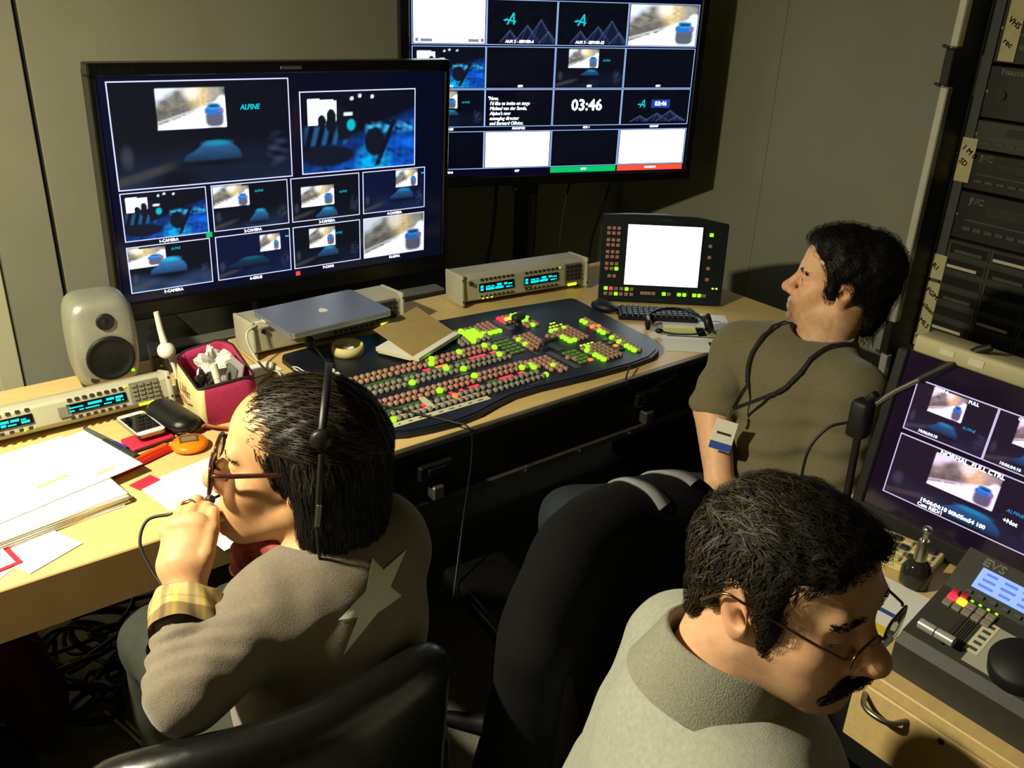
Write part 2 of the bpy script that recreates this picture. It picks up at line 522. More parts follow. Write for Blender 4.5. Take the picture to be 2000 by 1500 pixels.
def paint_head(V, fr, base, lips=(0.42, 0.16, 0.12), stub=None, beard_mask=None, iris=None, eye_open=0.0):
    L = fr.loc(V); x, y, z = L[:, 0], L[:, 1], L[:, 2]
    n = fbm(x, y, z, 120, 5); n2 = fbm(x, y, z, 420, 6)
    col = np.tile(npv(base), (len(V), 1)) * (1 + 0.08 * n + 0.05 * n2)[:, None]
    g = lambda cx, cy, cz, r: np.exp(-(((x - cx) ** 2 + (np.abs(y) - cy) ** 2 + (z - cz) ** 2) / (r * r)))
    red = g(0.06, 0.042, -0.035, 0.025) * 0.35 + g(0.112, 0, -0.036, 0.016) * 0.6 + g(-0.01, 0.085, 0.0, 0.03) * 0.5
    col *= 1 - red[:, None] * npv((0.0, 0.30, 0.28))
    lp = np.clip(1.4 - np.sqrt(((z + 0.0735) / 0.011) ** 2 + (y / 0.023) ** 2), 0, 1) * (x > 0.085)
    col = col * (1 - 0.75 * lp[:, None]) + npv(lips) * 0.75 * lp[:, None]
    if stub is not None:
        m_ = np.clip((-0.045 - z) / 0.02, 0, 1) * (x > 0.0) * np.clip((z + 0.125) / 0.01, 0, 1) * (1 - lp)
        m_ *= np.clip(0.75 + 0.5 * n2, 0, 1)
        if beard_mask is not None: m_ = m_ * beard_mask(x, y, z)
        col = col * (1 - stub[3] * m_[:, None]) + npv(stub[:3]) * stub[3] * m_[:, None]
    for s in (-1, 1):
        d = np.sqrt((x - 0.0745) ** 2 + (y - s * 0.031) ** 2 + (z + 0.001) ** 2)
        if eye_open > 0.5:
            on = (d < 0.01345) & (x > 0.079) & (np.abs(z + 0.0015) < 0.0065)
            col[on] = (0.55, 0.50, 0.44)
            if iris is not None:
                iy, iz = iris
                ir = on & (((y - s * 0.031 - iy) ** 2 + (z + 0.001 - iz) ** 2) < 0.0058 ** 2)
                col[ir] = (0.035, 0.02, 0.012)
        else:
            lash = (np.abs(z + 0.0065 + 0.25 * np.abs(y - s * 0.031)) < 0.0016) & (np.abs(y - s * 0.031) < 0.014) & (x > 0.078)
            col[lash] = npv(base) * 0.2
    return np.clip(col, 0.002, 1)
def skin_mat(name, rough=0.5):
    m_ = mat(name, (0.5, 0.3, 0.2), rough, attr='tint', bump=0.12, bscale=700, noise=0.05, nscale=90, spec=0.4)
    b = m_.node_tree.nodes['Principled BSDF']
    b.inputs['Subsurface Weight'].default_value = 0.12
    b.inputs['Subsurface Radius'].default_value = (0.012, 0.005, 0.003)
    b.inputs['Subsurface Scale'].default_value = 1.0
    return m_
def brow_hairs(fr, field, pts, n, width, col_m, parent, name='eyebrow', seed=1, length=0.010, flow=(0, 1, 0.2), spread=0.004, jit=0.35, step_n=5, lift=0.0022):
    r = np.random.default_rng(seed)
    pts = npv(pts); t = r.uniform(0, len(pts) - 1.001, n); i = t.astype(int); u = (t - i)[:, None]
    L = pts[i] * (1 - u) + pts[i + 1] * u + r.normal(0, 1, (n, 3)) * npv((0.002, 0.003, spread))
    P_ = fr.o + (L * fr.s) @ fr.R.T
    fl = fr.dirw(flow)
    V, Q = strands(field, P_, lambda p: np.tile(fl, (len(p), 1)), step_n, length / step_n, width, lift, jit, seed)
    me = np_mesh(name, V, Q, col_m, origin=wloc(parent))
    o = link(name, me, parent); o['kind'] = 'stuff'
    return o
# ------------------------------------------------------------------ the room
WX, WY = 2.85, 2.85          # right wall x, back wall y
m_wall = mat('painted_wall_panel', rgb(148, 147, 126), 0.7, noise=0.04, nscale=6, bump=0.15, bscale=350)
m_trim = mat('cream_trim', rgb(205, 200, 165), 0.55, noise=0.03, nscale=10)
m_groove = mat('dark_joint', rgb(30, 29, 24), 0.9, noise=0.1)
m_ceil = mat('ceiling_paint', rgb(150, 148, 130), 0.8, noise=0.03, nscale=8)
m_carpet = mat('speckled_grey_carpet', rgb(120, 118, 104), 0.95, noise=0.55, nscale=260, bump=0.8, bscale=420)
struct('floor', MB().box2((-1.5, -1.6, -0.06), (WX + 0.1, WY + 0.1, 0.0)), m_carpet)
struct('ceiling', MB().box2((-1.5, -1.6, 2.32), (WX + 0.1, WY + 0.1, 2.4)), m_ceil)
# back wall in panels with a dark joint
wb = struct('wall_back', MB().box2((-1.5, WY + 0.012, 0), (WX, WY + 0.1, 2.32)), m_groove)
seam = 0.555
for a, b in ((-1.4, 0.405), (0.405, seam - 0.006), (seam + 0.006, 1.75), (1.752, WX)):
    MB().box2((a, WY, 0.001), (b, WY + 0.012, 2.319), 0.002).build('wall_panel', m_wall, wb)
wr = struct('wall_right', MB().box2((WX + 0.012, -1.6, 0), (WX + 0.1, WY + 0.1, 2.32)), m_groove)
for a, b in ((-1.6, 0.9), (0.9, 2.112), (2.1135, WY)):
    MB().box2((WX, a, 0.001), (WX + 0.012, b, 2.319), 0.0008).build('wall_panel', m_wall, wr)
struct('wall_left', MB().box2((-1.6, -1.6, 0), (-1.5, WY + 0.1, 2.32)), m_wall)
struct('wall_front', MB().box2((-1.5, -1.7, 0), (WX, -1.6, 2.32)), m_wall)
# cream door casing at the far left
tr = struct('trim_1', MB().box2((-0.55, WY - 0.008, 0.001), (0.37, WY - 0.001, 2.0), 0.002), m_trim)
MB().box2((0.335, WY - 0.0125, 0.001), (0.395, WY - 0.0082, 2.0), 0.002).build('casing_edge', m_trim, tr)

# ------------------------------------------------------------------ desks
m_wood = mat('pale_beech_laminate', rgb(214, 184, 122), 0.45, noise=0.07, nscale=14, bump=0.05, bscale=300, stretch=(1, 6, 6))
m_woodedge = mat('beech_edge', rgb(168, 134, 84), 0.5, noise=0.08, nscale=14)
m_black = mat('black_laminate', rgb(22, 22, 22), 0.5, noise=0.15, nscale=30, bump=0.2, bscale=500)
m_steel = mat('brushed_steel', rgb(150, 148, 140), 0.32, 0.9, noise=0.1, nscale=60)
m_alu = mat('aluminium_profile', rgb(190, 188, 178), 0.3, 1.0, noise=0.06, nscale=50)
m_darkmetal = mat('dark_metal', rgb(58, 57, 52), 0.38, 0.85, noise=0.15, nscale=40)

DZ = 0.75
t = thing('desk', 'pale wooden desk with a thick front edge under the big paper pile', 'desk', (-0.2, 1.8, 0))
Li = Vector((-0.2, 1.8, 0))
def lo(*p): return tuple(Vector(p) - Li)
MB().box2(lo(-0.75, 1.404, DZ - 0.004), lo(0.795, 2.185, DZ), 0.0015).build('desktop', m_wood, t)
MB().box2(lo(-0.75, 1.404, DZ - 0.035), lo(0.795, 2.185, DZ - 0.004)).build('desktop_core', m_woodedge, t)
MB().box2(lo(-0.75, 1.400, DZ - 0.098), lo(0.795, 1.4035, DZ - 0.001), 0.001).build('front_edge', m_woodedge, t)
for x in (-0.70, 0.74):
    MB().box2(lo(x - 0.02, 1.46, 0), lo(x + 0.02, 2.12, DZ - 0.035)).build('leg_panel', m_black, t)
m_rim = mat('worn_case_profile', rgb(92, 88, 74), 0.42, 0.6, noise=0.2, nscale=30)
t = thing('flight_case_desk', 'black flight-case desk with wooden top carrying the vision mixer', 'desk', (1.55, 1.85, 0))
Li = Vector((1.55, 1.85, 0))
MB().box2(lo(0.80, 1.447, DZ - 0.02), lo(2.28, 2.21, DZ), 0.0015).build('desktop', m_wood, t)
MB().box2(lo(0.80, 1.432, DZ - 0.014), lo(2.28, 1.446, DZ), 0.002).build('edge_profile', m_rim, t)
MB().box2(lo(0.80, 1.436, DZ - 0.038), lo(2.28, 1.4465, DZ - 0.013), 0.002).build('lower_edge_profile', m_black, t)
MB().box2(lo(0.80, 1.447, 0.60), lo(2.28, 1.458, DZ - 0.021)).build('front_panel', m_black, t)
MB().box2(lo(0.80, 1.434, 0.585), lo(2.28, 1.4465, 0.603), 0.002).build('bottom_rim', m_rim, t)
for i in range(9):
    x = 0.86 + i * 0.17
    MB().cyl(lo(x, 1.4335, 0.594), lo(x, 1.4305, 0.594), 0.004, n=8).build('rivet', m_steel, t)
for x in (0.90, 1.55):
    MB().box2(lo(x, 1.424, 0.665), lo(x + 0.085, 1.4465, 0.70), 0.003).box2(lo(x + 0.02, 1.42, 0.675), lo(x + 0.065, 1.4245, 0.692), 0.002).build('latch', m_darkmetal, t)
    MB().box2(lo(x + 0.03, 1.418, 0.61), lo(x + 0.06, 1.4465, 0.645), 0.004).build('catch', m_steel, t)
for x in (0.84, 2.24):
    MB().box2(lo(x - 0.02, 1.50, 0), lo(x + 0.02, 2.15, DZ - 0.021)).build('leg_panel', m_black, t)
MB().box2(lo(0.861, 2.10, 0.1), lo(2.219, 2.12, DZ - 0.021)).build('back_panel', m_black, t)

# black shelf behind the desks that carries the big television
t = thing('equipment_shelf', 'black shelf behind the desks under the big multiview television', 'shelf', (1.1, 2.45, 0))
Li = Vector((1.1, 2.45, 0))
MB().box2(lo(0.52, 2.215, 0.62), lo(1.72, 2.72, 0.70), 0.003).build('board', m_black, t)
MB().box2(lo(0.52, 2.19, 0.685), lo(1.72, 2.2145, 0.705), 0.002).build('front_lip', m_darkmetal, t)
for x in (0.58, 1.66):
    MB().box2(lo(x - 0.02, 2.25, 0), lo(x + 0.02, 2.68, 0.62)).build('leg_panel', m_black, t)
# ------------------------------------------------------------------ pictures on the screens (vertex colours on fine grids)
m_pix = mat('screen_pixels', attr='pix', eattr=True, estr=1.0, rough=0.5, spec=0.15)
m_white_e = mat('white_pixels', (0, 0, 0), 0.4, emit=(0.85, 0.92, 1.0), estr=2.2)
m_frame_e = mat('frame_pixels', (0, 0, 0), 0.4, emit=(0.55, 0.58, 0.85), estr=1.15)
m_frame2_e = mat('pale_blue_frame_pixels', (0, 0, 0), 0.4, emit=(0.33, 0.5, 0.85), estr=0.9)
m_cyan_e = mat('cyan_pixels', (0, 0, 0), 0.4, emit=(0.0, 0.55, 0.62), estr=1.0)
m_green_e = mat('green_pixels', (0, 0, 0), 0.4, emit=(0.0, 0.5, 0.12), estr=1.0)
m_red_e = mat('red_pixels', (0, 0, 0), 0.4, emit=(0.9, 0.06, 0.03), estr=1.2)
m_glass_dark = mat('dark_screen_glass', (0.004, 0.005, 0.014), 0.12, spec=0.5, emit=(0.03, 0.05, 0.32), estr=0.03, noise=0.02)
m_bezel = mat('gloss_black_plastic', rgb(8, 8, 9), 0.3, noise=0.05, nscale=20, spec=0.5)
m_matblack = mat('matt_black_plastic', rgb(20, 20, 21), 0.55, noise=0.1, nscale=40, bump=0.15, bscale=600)

def ell(U, V, cx, cy, rx, ry, soft=0.15):
    d = np.sqrt(((U - cx) / rx) ** 2 + ((V - cy) / ry) ** 2)
    return np.clip((1 - d) / soft + 0.5, 0, 1)
def sq(U, V, cx, cy, rx, ry, soft=0.15):
    d = (np.abs((U - cx) / rx) ** 3.5 + np.abs((V - cy) / ry) ** 3.5) ** (1 / 3.5)
    return np.clip((1 - d) / soft + 0.5, 0, 1)
def band(a, lo_, hi_, s=0.02):
    return np.clip((a - lo_) / s + 0.5, 0, 1) * np.clip((hi_ - a) / s + 0.5, 0, 1)
def over(img, m_, col):
    return img * (1 - m_[..., None]) + np.array(col)[None, None, :] * m_[..., None]
def smooth_noise(U, V, f, seed=0):
    r = np.random.default_rng(seed); out = np.zeros_like(U)
    for k in range(10):
        a = r.uniform(0, 6.28); w = f * r.uniform(0.5, 1.5); p = r.uniform(0, 6.28)
        out += np.sin(w * (U * np.cos(a) + V * np.sin(a)) + p)
    return out / 10 * 1.6

def p_road(U, V, seed=1, warm=1.0):
    n = smooth_noise(U, V, 26, seed); n2 = smooth_noise(U * 0.4 + V, V - U, 60, seed + 3)
    img = np.zeros(U.shape + (3,)); img[...] = (0.20, 0.19, 0.16)
    img *= (1 + 0.5 * n + 0.3 * n2)[..., None]
    img = over(img, np.clip((0.42 - U - V * 0.9) * 6 + n * 0.3, 0, 1), (0.75, 0.82, 0.95))       # sky upper left
    img = over(img, np.clip(ell(U, V, 0.62, 0.2, 0.16, 0.38, 0.8) * (0.75 + 0.35 * n2), 0, 1), (0.85 * warm, 0.66 * warm, 0.30))   # golden hillside
    img = over(img, ell(U, V, 0.5, 0.08, 0.12, 0.2, 0.8) * 0.6, (1.1, 1.1, 1.0))
    img = over(img, np.clip(ell(U, V, 0.85, 0.18, 0.1, 0.16, 0.8), 0, 1) * 0.5, (0.5, 0.48, 0.42))
    road = np.clip((V + 0.62 * U - 0.83) * 7, 0, 1)
    img = over(img, road, (1.5, 1.55, 1.7))
    rail = band(V + 0.5 * U, 0.62, 0.90, 0.05) * np.clip((0.62 - U) * 5, 0, 1)
    img = over(img, np.clip(rail * (0.55 + 0.6 * n2), 0, 1), (0.10, 0.095, 0.09))
    img = over(img, band(V + 0.5 * U, 0.80, 0.84, 0.03) * np.clip((0.6 - U) * 5, 0, 1), (0.6, 0.6, 0.6))
    img = over(img, ell(U, V, 0.95, 0.5, 0.1, 0.28, 0.3), (1.3, 1.35, 1.5))
    img = over(img, sq(U, V, 0.82, 0.76, 0.14, 0.22, 0.35), (0.10, 0.11, 0.16))                  # car shadow
    img = over(img, sq(U, V, 0.82, 0.575, 0.145, 0.085, 0.15), (0.015, 0.16, 0.60))                 # car body
    img = over(img, sq(U, V, 0.82, 0.475, 0.105, 0.075, 0.2), (0.04, 0.32, 0.75))
    img = over(img, sq(U, V, 0.82, 0.475, 0.080, 0.036, 0.3), (0.015, 0.06, 0.15))
    img = over(img, ell(U, V, 0.92, 0.58, 0.03, 0.03, 0.4), (0.6, 0.08, 0.1))
    return np.clip(img, 0, 2.2)

def p_stage(U, V, rect=(0.24, 0.06, 0.62, 0.46), car=(0.53, 0.66, 0.17, 0.13), tint=(0.002, 0.003, 0.009), blue=1.0, seed=2, logo=True, floor=0.5):
    n = smooth_noise(U, V, 14, seed); n2 = smooth_noise(U, V, 60, seed + 9)
    img = np.zeros(U.shape + (3,)); img[...] = tint
    img = img + (np.clip(V - 0.55, 0, 1) * floor * np.clip(0.5 + 0.6 * n, 0, 1))[..., None] * np.array([0.03, 0.07, 0.17]) * blue
    img = over(img, np.clip(band(V + U * 0.45, 0.90, 0.98, 0.04) * np.clip((0.35 - U) * 8, 0, 1) * 0.6, 0, 1), (0.06, 0.052, 0.047))
    img = over(img, np.clip(ell(U, V, 0.06, 0.7, 0.03, 0.10, 0.9), 0, 1) * 0.3, (0.08, 0.10, 0.14))
    img = over(img, np.clip(ell(U, V, 0.92, 0.72, 0.06, 0.16, 0.8) * (0.4 + 0.7 * n2), 0, 1) * 0.5, (0.05, 0.07, 0.16))
    u0, v0, u1, v1 = rect
    inside = (U > u0) & (U < u1) & (V > v0 + (U - u0) * 0.02) & (V < v1)
    rd = p_road((U - u0) / (u1 - u0), (V - v0) / (v1 - v0), seed + 4)
    img[inside] = rd[inside]
    cx, cy, rx, ry = car
    uu = (U - cx) / rx; hh = (cy + 0.75 * ry - V) / ry
    top = 1.55 * np.sqrt(np.clip(1.02 - np.abs(uu) ** 2.3, 0, 1)) * (1 - 0.42 * np.clip((-0.15 - uu) / 0.5, 0, 1))
    body = np.clip((top - hh) / 0.12 + 0.5, 0, 1) * np.clip(hh / 0.10 + 0.5, 0, 1) * np.clip((1.02 - np.abs(uu)) / 0.08, 0, 1)
    light = np.clip(0.55 - (V - cy) / ry * 0.45, 0.05, 1)
    car_col = light[..., None] * np.array([0.025, 0.12, 0.30]) * blue * (1 + 0.15 * n2[..., None])
    img = img * (1 - body[..., None]) + car_col * body[..., None]
    img = over(img, ell(U, V, cx + rx * 0.16, cy - ry * 0.60, rx * 0.42, ry * 0.20, 1.0) * 0.7, (0.0, 0.30 * blue, 0.45 * blue))
    img = over(img, ell(U, V, cx, cy + ry, rx * 1.05, ry * 0.18, 0.8) * 0.8, (0.002, 0.003, 0.008))
    return np.clip(img, 0, 2.2)

def p_blue(U, V, seed=5):
    n = smooth_noise(U, V, 18, seed); n2 = smooth_noise(U, V, 70, seed + 1)
    img = np.zeros(U.shape + (3,)); img[...] = (0.002, 0.003, 0.010)
    fl = np.clip((V - 0.45) * 2.2 + (U - 0.55) * 1.2, 0, 1)
    img += fl[..., None] * np.array([0.0, 0.09, 0.55]) * np.clip(0.75 + 0.5 * n + 0.5 * n2, 0.1, 2)[..., None]
    img = over(img, ell(U, V, 0.62, 0.97, 0.14, 0.25, 0.8) * np.clip(0.6 + 0.6 * n2, 0, 1), (0.0, 0.45, 0.85))
    img = over(img, band(V, 0.42, 0.53, 0.06) * band(U, 0.56, 0.98, 0.05) * np.clip(0.35 + 0.9 * n2, 0, 1), (0.05, 0.5, 0.85))
    img = over(img, band(V, 0.42, 0.66, 0.04) * band(U, 0.03, 0.42, 0.05) * np.clip(0.3 + 0.7 * np.sin(U * 70 + V * 12), 0, 1) * 0.55, (0.02, 0.16, 0.42))
    img = over(img, ell(U, V, 0.22, 0.80, 0.24, 0.13, 0.3), (0.004, 0.006, 0.016))
    scr = (U > 0.05) & (U < 0.30) & (V > 0.07 + U * 0.12) & (V < 0.40)
    img[scr] = (1.3, 1.45, 1.7)
    for cx, cy, r in ((0.17, 0.36, 0.045), (0.25, 0.30, 0.05), (0.25, 0.4, 0.06), (0.34, 0.30, 0.06), (0.36, 0.46, 0.08)):
        img = over(img, ell(U, V, cx, cy, r * 0.8, r * 1.9, 0.2), (0.004, 0.006, 0.014))
    img = over(img, ell(U, V, 0.42, 0.42, 0.035, 0.07, 0.4), (0.0, 0.45, 0.55))
    img = over(img, band(V, 0.265, 0.30, 0.015) * band(U, 0.36, 0.43, 0.015), (1.0, 1.2, 1.3))
    for cx, cy in ((0.43, 0.09), (0.50, 0.06), (0.61, 0.075)):
        img = over(img, ell(U, V, cx, cy, 0.014, 0.022, 0.5), (0.9, 1.2, 1.3))
    img = over(img, ell(U, V, 0.63, 0.66, 0.09, 0.19, 0.2), (0.004, 0.006, 0.016))
    arm = band(U + (V - 0.4) * 0.28, 0.78, 0.83, 0.02) * band(V, 0.38, 0.98, 0.03)
    img = over(img, arm, (0.003, 0.004, 0.012))
    return np.clip(img, 0, 2.0)

def p_void(U, V, seed=0):
    img = np.zeros(U.shape + (3,)); img[...] = (0.0014, 0.0022, 0.0065)
    return img * (1 + 0.3 * smooth_noise(U, V, 30, seed))[..., None]
def p_white(U, V, seed=0):
    img = np.zeros(U.shape + (3,)); img[...] = (1.7, 1.85, 2.1)
    return img
def p_peaks(U, V, seed=0, dx=0.0, base=0.98, amp=1.0):
    img = p_void(U, V, seed)
    for cx, h, w in ((0.32, 0.30, 0.15), (0.58, 0.42, 0.2), (0.78, 0.56, 0.22), (0.9, 0.28, 0.14)):
        cx += dx
        top = base - h * amp
        d = np.abs(U - cx) / w
        edge = np.abs((V - top) - d * h * amp)
        inside = ((V - top) > d * h * amp) & (V < base)
        img = over(img, inside * 0.5, (0.008, 0.014, 0.05))
        img = over(img, np.clip(1 - edge / 0.022, 0, 1) * (V < base) * (d < 1) * 0.75, (0.10, 0.14, 0.34))
        edge2 = np.abs((V - top) - np.abs(U - cx - w * 0.25 * (V - top)) * 3.4)
        img = over(img, np.clip(1 - edge2 / 0.03, 0, 1) * inside * 0.5, (0.07, 0.09, 0.24))
    return img

def tile_mesh(name, w, h, nx, ny, fn):
    us = np.linspace(0, 1, nx + 1); vs = np.linspace(0, 1, ny + 1)
    U, V = np.meshgrid(us, vs)
    img = fn(U, V)
    co = np.stack([(U - 0.5) * w, (0.5 - V) * h, np.zeros_like(U)], -1).reshape(-1, 3)
    idx = np.arange((nx + 1) * (ny + 1)).reshape(ny + 1, nx + 1)
    q = np.stack([idx[1:, :-1], idx[1:, 1:], idx[:-1, 1:], idx[:-1, :-1]], -1).reshape(-1, 4)
    me = bpy.data.meshes.new(name); me.from_pydata(co.tolist(), [], q.tolist())
    at = me.attributes.new('pix', 'FLOAT_COLOR', 'POINT')
    col = np.concatenate([img.reshape(-1, 3), np.ones((len(co), 1))], 1).astype(np.float32)
    at.data.foreach_set('color', col.ravel())
    me.materials.append(m_pix); me.update()
    return me

def rect_frame(mb, u0, u1, v0, v1, t, z0=0.0, z1=0.0006):
    mb.box2((u0 - t, v1, z0), (u1 + t, v1 + t, z1)); mb.box2((u0 - t, v0 - t, z0), (u1 + t, v0, z1))
    mb.box2((u0 - t, v0, z0), (u0, v1, z1)); mb.box2((u1, v0, z0), (u1 + t, v1, z1))
    return mb
I3 = Matrix.Identity(3)
def caption(parent, s, size, loc, m_, align='LEFT', shear=0.0, bold=0.0, sx=1.0, R=None, name='lettering'):
    return text_into(MB(), s, size, I3, (0, 0, 0), align, shear, bold, sx).build(name, m_, parent, loc, R)
def peak_logo(mb, cx, cy, s, z):
    """the slanted A with an arrow bar"""
    def q(*pts): mb.add([(cx + x * s, cy + y * s, z) for x, y in pts], [list(range(len(pts)))])
    q((0.30, 0.5), (0.46, 0.5), (-0.12, -0.5), (-0.30, -0.5))
    q((0.32, 0.5), (0.46, 0.5), (0.50, -0.5), (0.33, -0.5))
    q((-0.62, -0.12), (-0.28, 0.02), (-0.20, -0.02), (0.62, -0.20), (0.60, -0.32), (-0.25, -0.16), (-0.42, -0.22))

def screen_R(yaw, tilt=0.0, roll=0.0):
    """local x right along the panel, y up, z toward the viewer"""
    R = Matrix.Rotation(yaw, 3, 'Z') @ Matrix.Rotation(math.radians(90) - tilt, 3, 'X')
    return R @ Matrix.Rotation(roll, 3, 'Z')

# ---- big television on the shelf -----------------------------------------------------------
tv = thing('television', 'large black plasma television on the shelf showing ten framed camera pictures', 'television',
           (1.075, 2.33, 1.12), R=screen_R(0, 0, math.radians(-1.1)))
def tv_shell(root, u0, u1, v0, v1, s0, s1, r0, r1, depth, back=0.035):
    # bezel: four bars round the screen opening, then a back housing
    mb = MB()
    mb.box2((u0, s1 if False else r1, -depth * 0.45), (u1, v1, 0.008), 0.004)
    mb.box2((u0, v0, -depth * 0.45), (u1, r0, 0.008), 0.004)
    mb.box2((u0, r0, -depth * 0.45), (s0, r1, 0.008), 0.003)
    mb.box2((s1, r0, -depth * 0.45), (u1, r1, 0.008), 0.003)
    mb.build('bezel', m_bezel, root)
    mb = MB().box2((u0 + 0.01, v0 + 0.01, -depth), (u1 - 0.01, v1 - 0.01, -depth * 0.45), 0.012, 2)
    mb.build('back_housing', m_matblack, root)
    return MB().box2((s0, r0, -0.012), (s1, r1, 0.0)).build('screen', m_glass_dark, root)
scr = tv_shell(tv, -0.502, 0.502, -0.325, 0.308, -0.487, 0.484, -0.276, 0.278, 0.10)
MB().box2((-0.03, 0.289, 0.008), (0.03, 0.297, 0.010), 0.001).build('badge', m_steel, tv)
caption(tv, 'PIONEER', 0.014, (-0.478, 0.291, 0.0085), m_darkmetal, sx=1.5)
MB().box2((-0.47, -0.306, 0.008), (-0.43, -0.298, 0.0095)).build('control_label', m_darkmetal, tv)
# stand
MB().box2((-0.12, -0.39, -0.07), (0.12, -0.30, -0.03), 0.004).build('stand_neck', m_matblack, tv)
MB().box2((-0.30, -0.408, -0.20), (0.30, -0.39, 0.03), 0.006).build('stand_base', m_bezel, tv)

stg = lambda **k: (lambda U, V: p_stage(U, V, **k))
TV1 = [  # u0,u1,v0,v1 (TV coords), painter, label, resolution
    (-0.461, -0.009, 0.013, 0.264, stg(rect=(0.235, 0.06, 0.625, 0.455), car=(0.53, 0.68, 0.17, 0.125), seed=2), None, (128, 72)),
    (0.026, 0.383, 0.0145, 0.228, p_blue, None, (120, 68)),
    (-0.461, -0.251, -0.1155, 0.002, p_blue, '1-CAMERA', (76, 44)),
    (-0.233, -0.025, -0.1155, 0.002, stg(rect=(0.0, 0.02, 0.48, 0.50), car=(0.60, 0.74, 0.13, 0.17), seed=12, blue=1.3), '2-CAMERA', (64, 36)),
    (-0.011, 0.196, -0.1155, 0.002, stg(rect=(0.14, 0.20, 0.62, 0.68), car=(0.5, 0.86, 0.17, 0.15), seed=22, blue=1.3, floor=0.1), '3-CAMERA', (64, 36)),
    (0.212, 0.419, -0.1155, 0.002, stg(rect=(0.52, 0.02, 0.88, 0.44), car=(0.62, 0.60, 0.2, 0.16), seed=32, tint=(0.002, 0.005, 0.030)), '4-CAMERA', (64, 36)),
    (-0.461, -0.252, -0.250, -0.134, stg(rect=(-0.25, 0.02, 0.45, 0.45), car=(0.47, 0.48, 0.23, 0.22), seed=42, blue=1.8, floor=1.4), '5-CAMERA', (64, 36)),
    (-0.233, -0.025, -0.250, -0.134, stg(rect=(0.58, 0.06, 0.86, 0.46), car=(0.42, 0.66, 0.3, 0.14), seed=52, tint=(0.002, 0.005, 0.030), blue=0.4, floor=0.8), '6-GRUE', (64, 36)),
    (-0.011, 0.196, -0.250, -0.134, stg(rect=(0.22, 0.06, 0.62, 0.54), car=(0.5, 0.68, 0.17, 0.15), seed=62, floor=0.3), '7-CAM1', (64, 36)),
    (0.212, 0.418, -0.250, -0.134, lambda U, V: p_road(U, V, 7) * 0.72, 'PLASMA', (72, 40)),
]
SCR = scr
for u0, u1, v0, v1, fn, lab, (nx, ny) in TV1:
    me = tile_mesh('video_picture', u1 - u0, v1 - v0, nx, ny, fn)
    link('video_picture', me, scr, ((u0 + u1) / 2, (v0 + v1) / 2, 0.0008))
    rect_frame(MB(), u0, u1, v0, v1, 0.0024 if lab else 0.003, 0.0, 0.0011).build('picture_frame', m_frame_e, scr)
    if lab:
        caption(SCR, lab, 0.0105, ((u0 + u1) / 2, v0 - 0.0095, 0.0012), m_white_e, 'CENTER', bold=0.0004)
caption(SCR, 'ALPINE', 0.019, (-0.142, 0.197, 0.0015), m_cyan_e, shear=0.25, bold=0.0005, sx=0.85)
for (a, b) in ((-0.118, -0.020), (0.133, -0.045), (-0.353, -0.148), (0.115, -0.163)):
    caption(SCR, 'ALPINE', 0.0095, (a, b, 0.0015), m_cyan_e, shear=0.25, sx=0.8)
for a, b in ((0.408, -0.0155), (-0.037, -0.155)):
    MB().box2((a, b, 0.001), (a + 0.01, b + 0.004, 0.0014)).build('sign_edge', m_cyan_e, scr)
MB().box2((-0.258, -0.130, 0.0005), (-0.242, -0.116, 0.0012)).build('tally_mark', m_green_e, scr)
MB().box2((-0.010, -0.272, 0.0005), (0.003, -0.260, 0.0012)).build('tally_mark', m_red_e, scr)

# ---- second television on a floor stand in the corner --------------------------------------
tv2 = thing('television', 'black flat television on a pole stand showing a grid of sixteen pictures', 'television',
            (2.111, 2.465, 1.309), R=screen_R(math.radians(-20)))
scr2 = tv_shell(tv2, -0.535, 0.552, -0.336, 0.345, -0.503, 0.522, -0.302, 0.302, 0.085)
cols = [(-0.494, -0.2515), (-0.2465, -0.009), (-0.003, 0.247), (0.253, 0.514)]
rows = [(0.128, 0.262), (-0.0095, 0.119), (-0.1335, -0.016), (-0.274, -0.152)]
stx = stg(rect=(0.18, 0.0, 0.62, 0.50), car=(0.5, 0.62, 0.14, 0.1), seed=72, floor=0.3)
G2 = [[p_white, lambda U, V: p_peaks(U, V, 3), lambda U, V: p_peaks(U, V, 4), lambda U, V: p_road(U, V, 9)],
      [p_blue, p_void, stx, p_void],
      [stx, p_void, p_void, lambda U, V: p_peaks(U, V, 6, -0.05, 0.95, 0.6)],
      [p_void, p_white, p_void, p_white]]
L2 = [[None, 'AUX 2 - SERVER-6', 'AUX 3 - SERVER-22', 'PGM 4-SERV'], ['CAM 1', 'GFX', 'GFX', 'GFX'],
      ['STAGE', 'PROMPTER', 'GFX 1', 'COUNT'], ['SERV-8', 'KEY', 'PVW', 'PROGRAM']]
SCR = scr2
for r, (v0, v1) in enumerate(rows):
    for c_, (u0, u1) in enumerate(cols):
        fn = G2[r][c_]
        plain = fn in (p_white, p_void)
        me = tile_mesh('video_picture', u1 - u0 - 0.006, v1 - v0 - 0.004, 6 if plain else 72, 4 if plain else 40, fn)
        link('video_picture', me, scr2, ((u0 + u1) / 2, (v0 + v1) / 2, 0.0008))
        rect_frame(MB(), u0, u1, v0, v1, 0.0022, 0.0, 0.0011).build('picture_frame', m_frame2_e, scr2)
        lab = L2[r][c_]
        if lab:
            dv = {0: 0.009, 1: 0.006, 2: -0.0085, 3: -0.0125}[r]
            caption(SCR, lab, 0.0125 if r == 0 else 0.0095, ((u0 + u1) / 2 - (0.0 if r else 0.008), v0 + dv, 0.0018), m_white_e, 'CENTER', shear=0.2, bold=0.0005)
MB().box2((-0.003, -0.297, 0.0), (0.247, -0.278, 0.0009)).build('tally_bar', m_green_e, scr2)
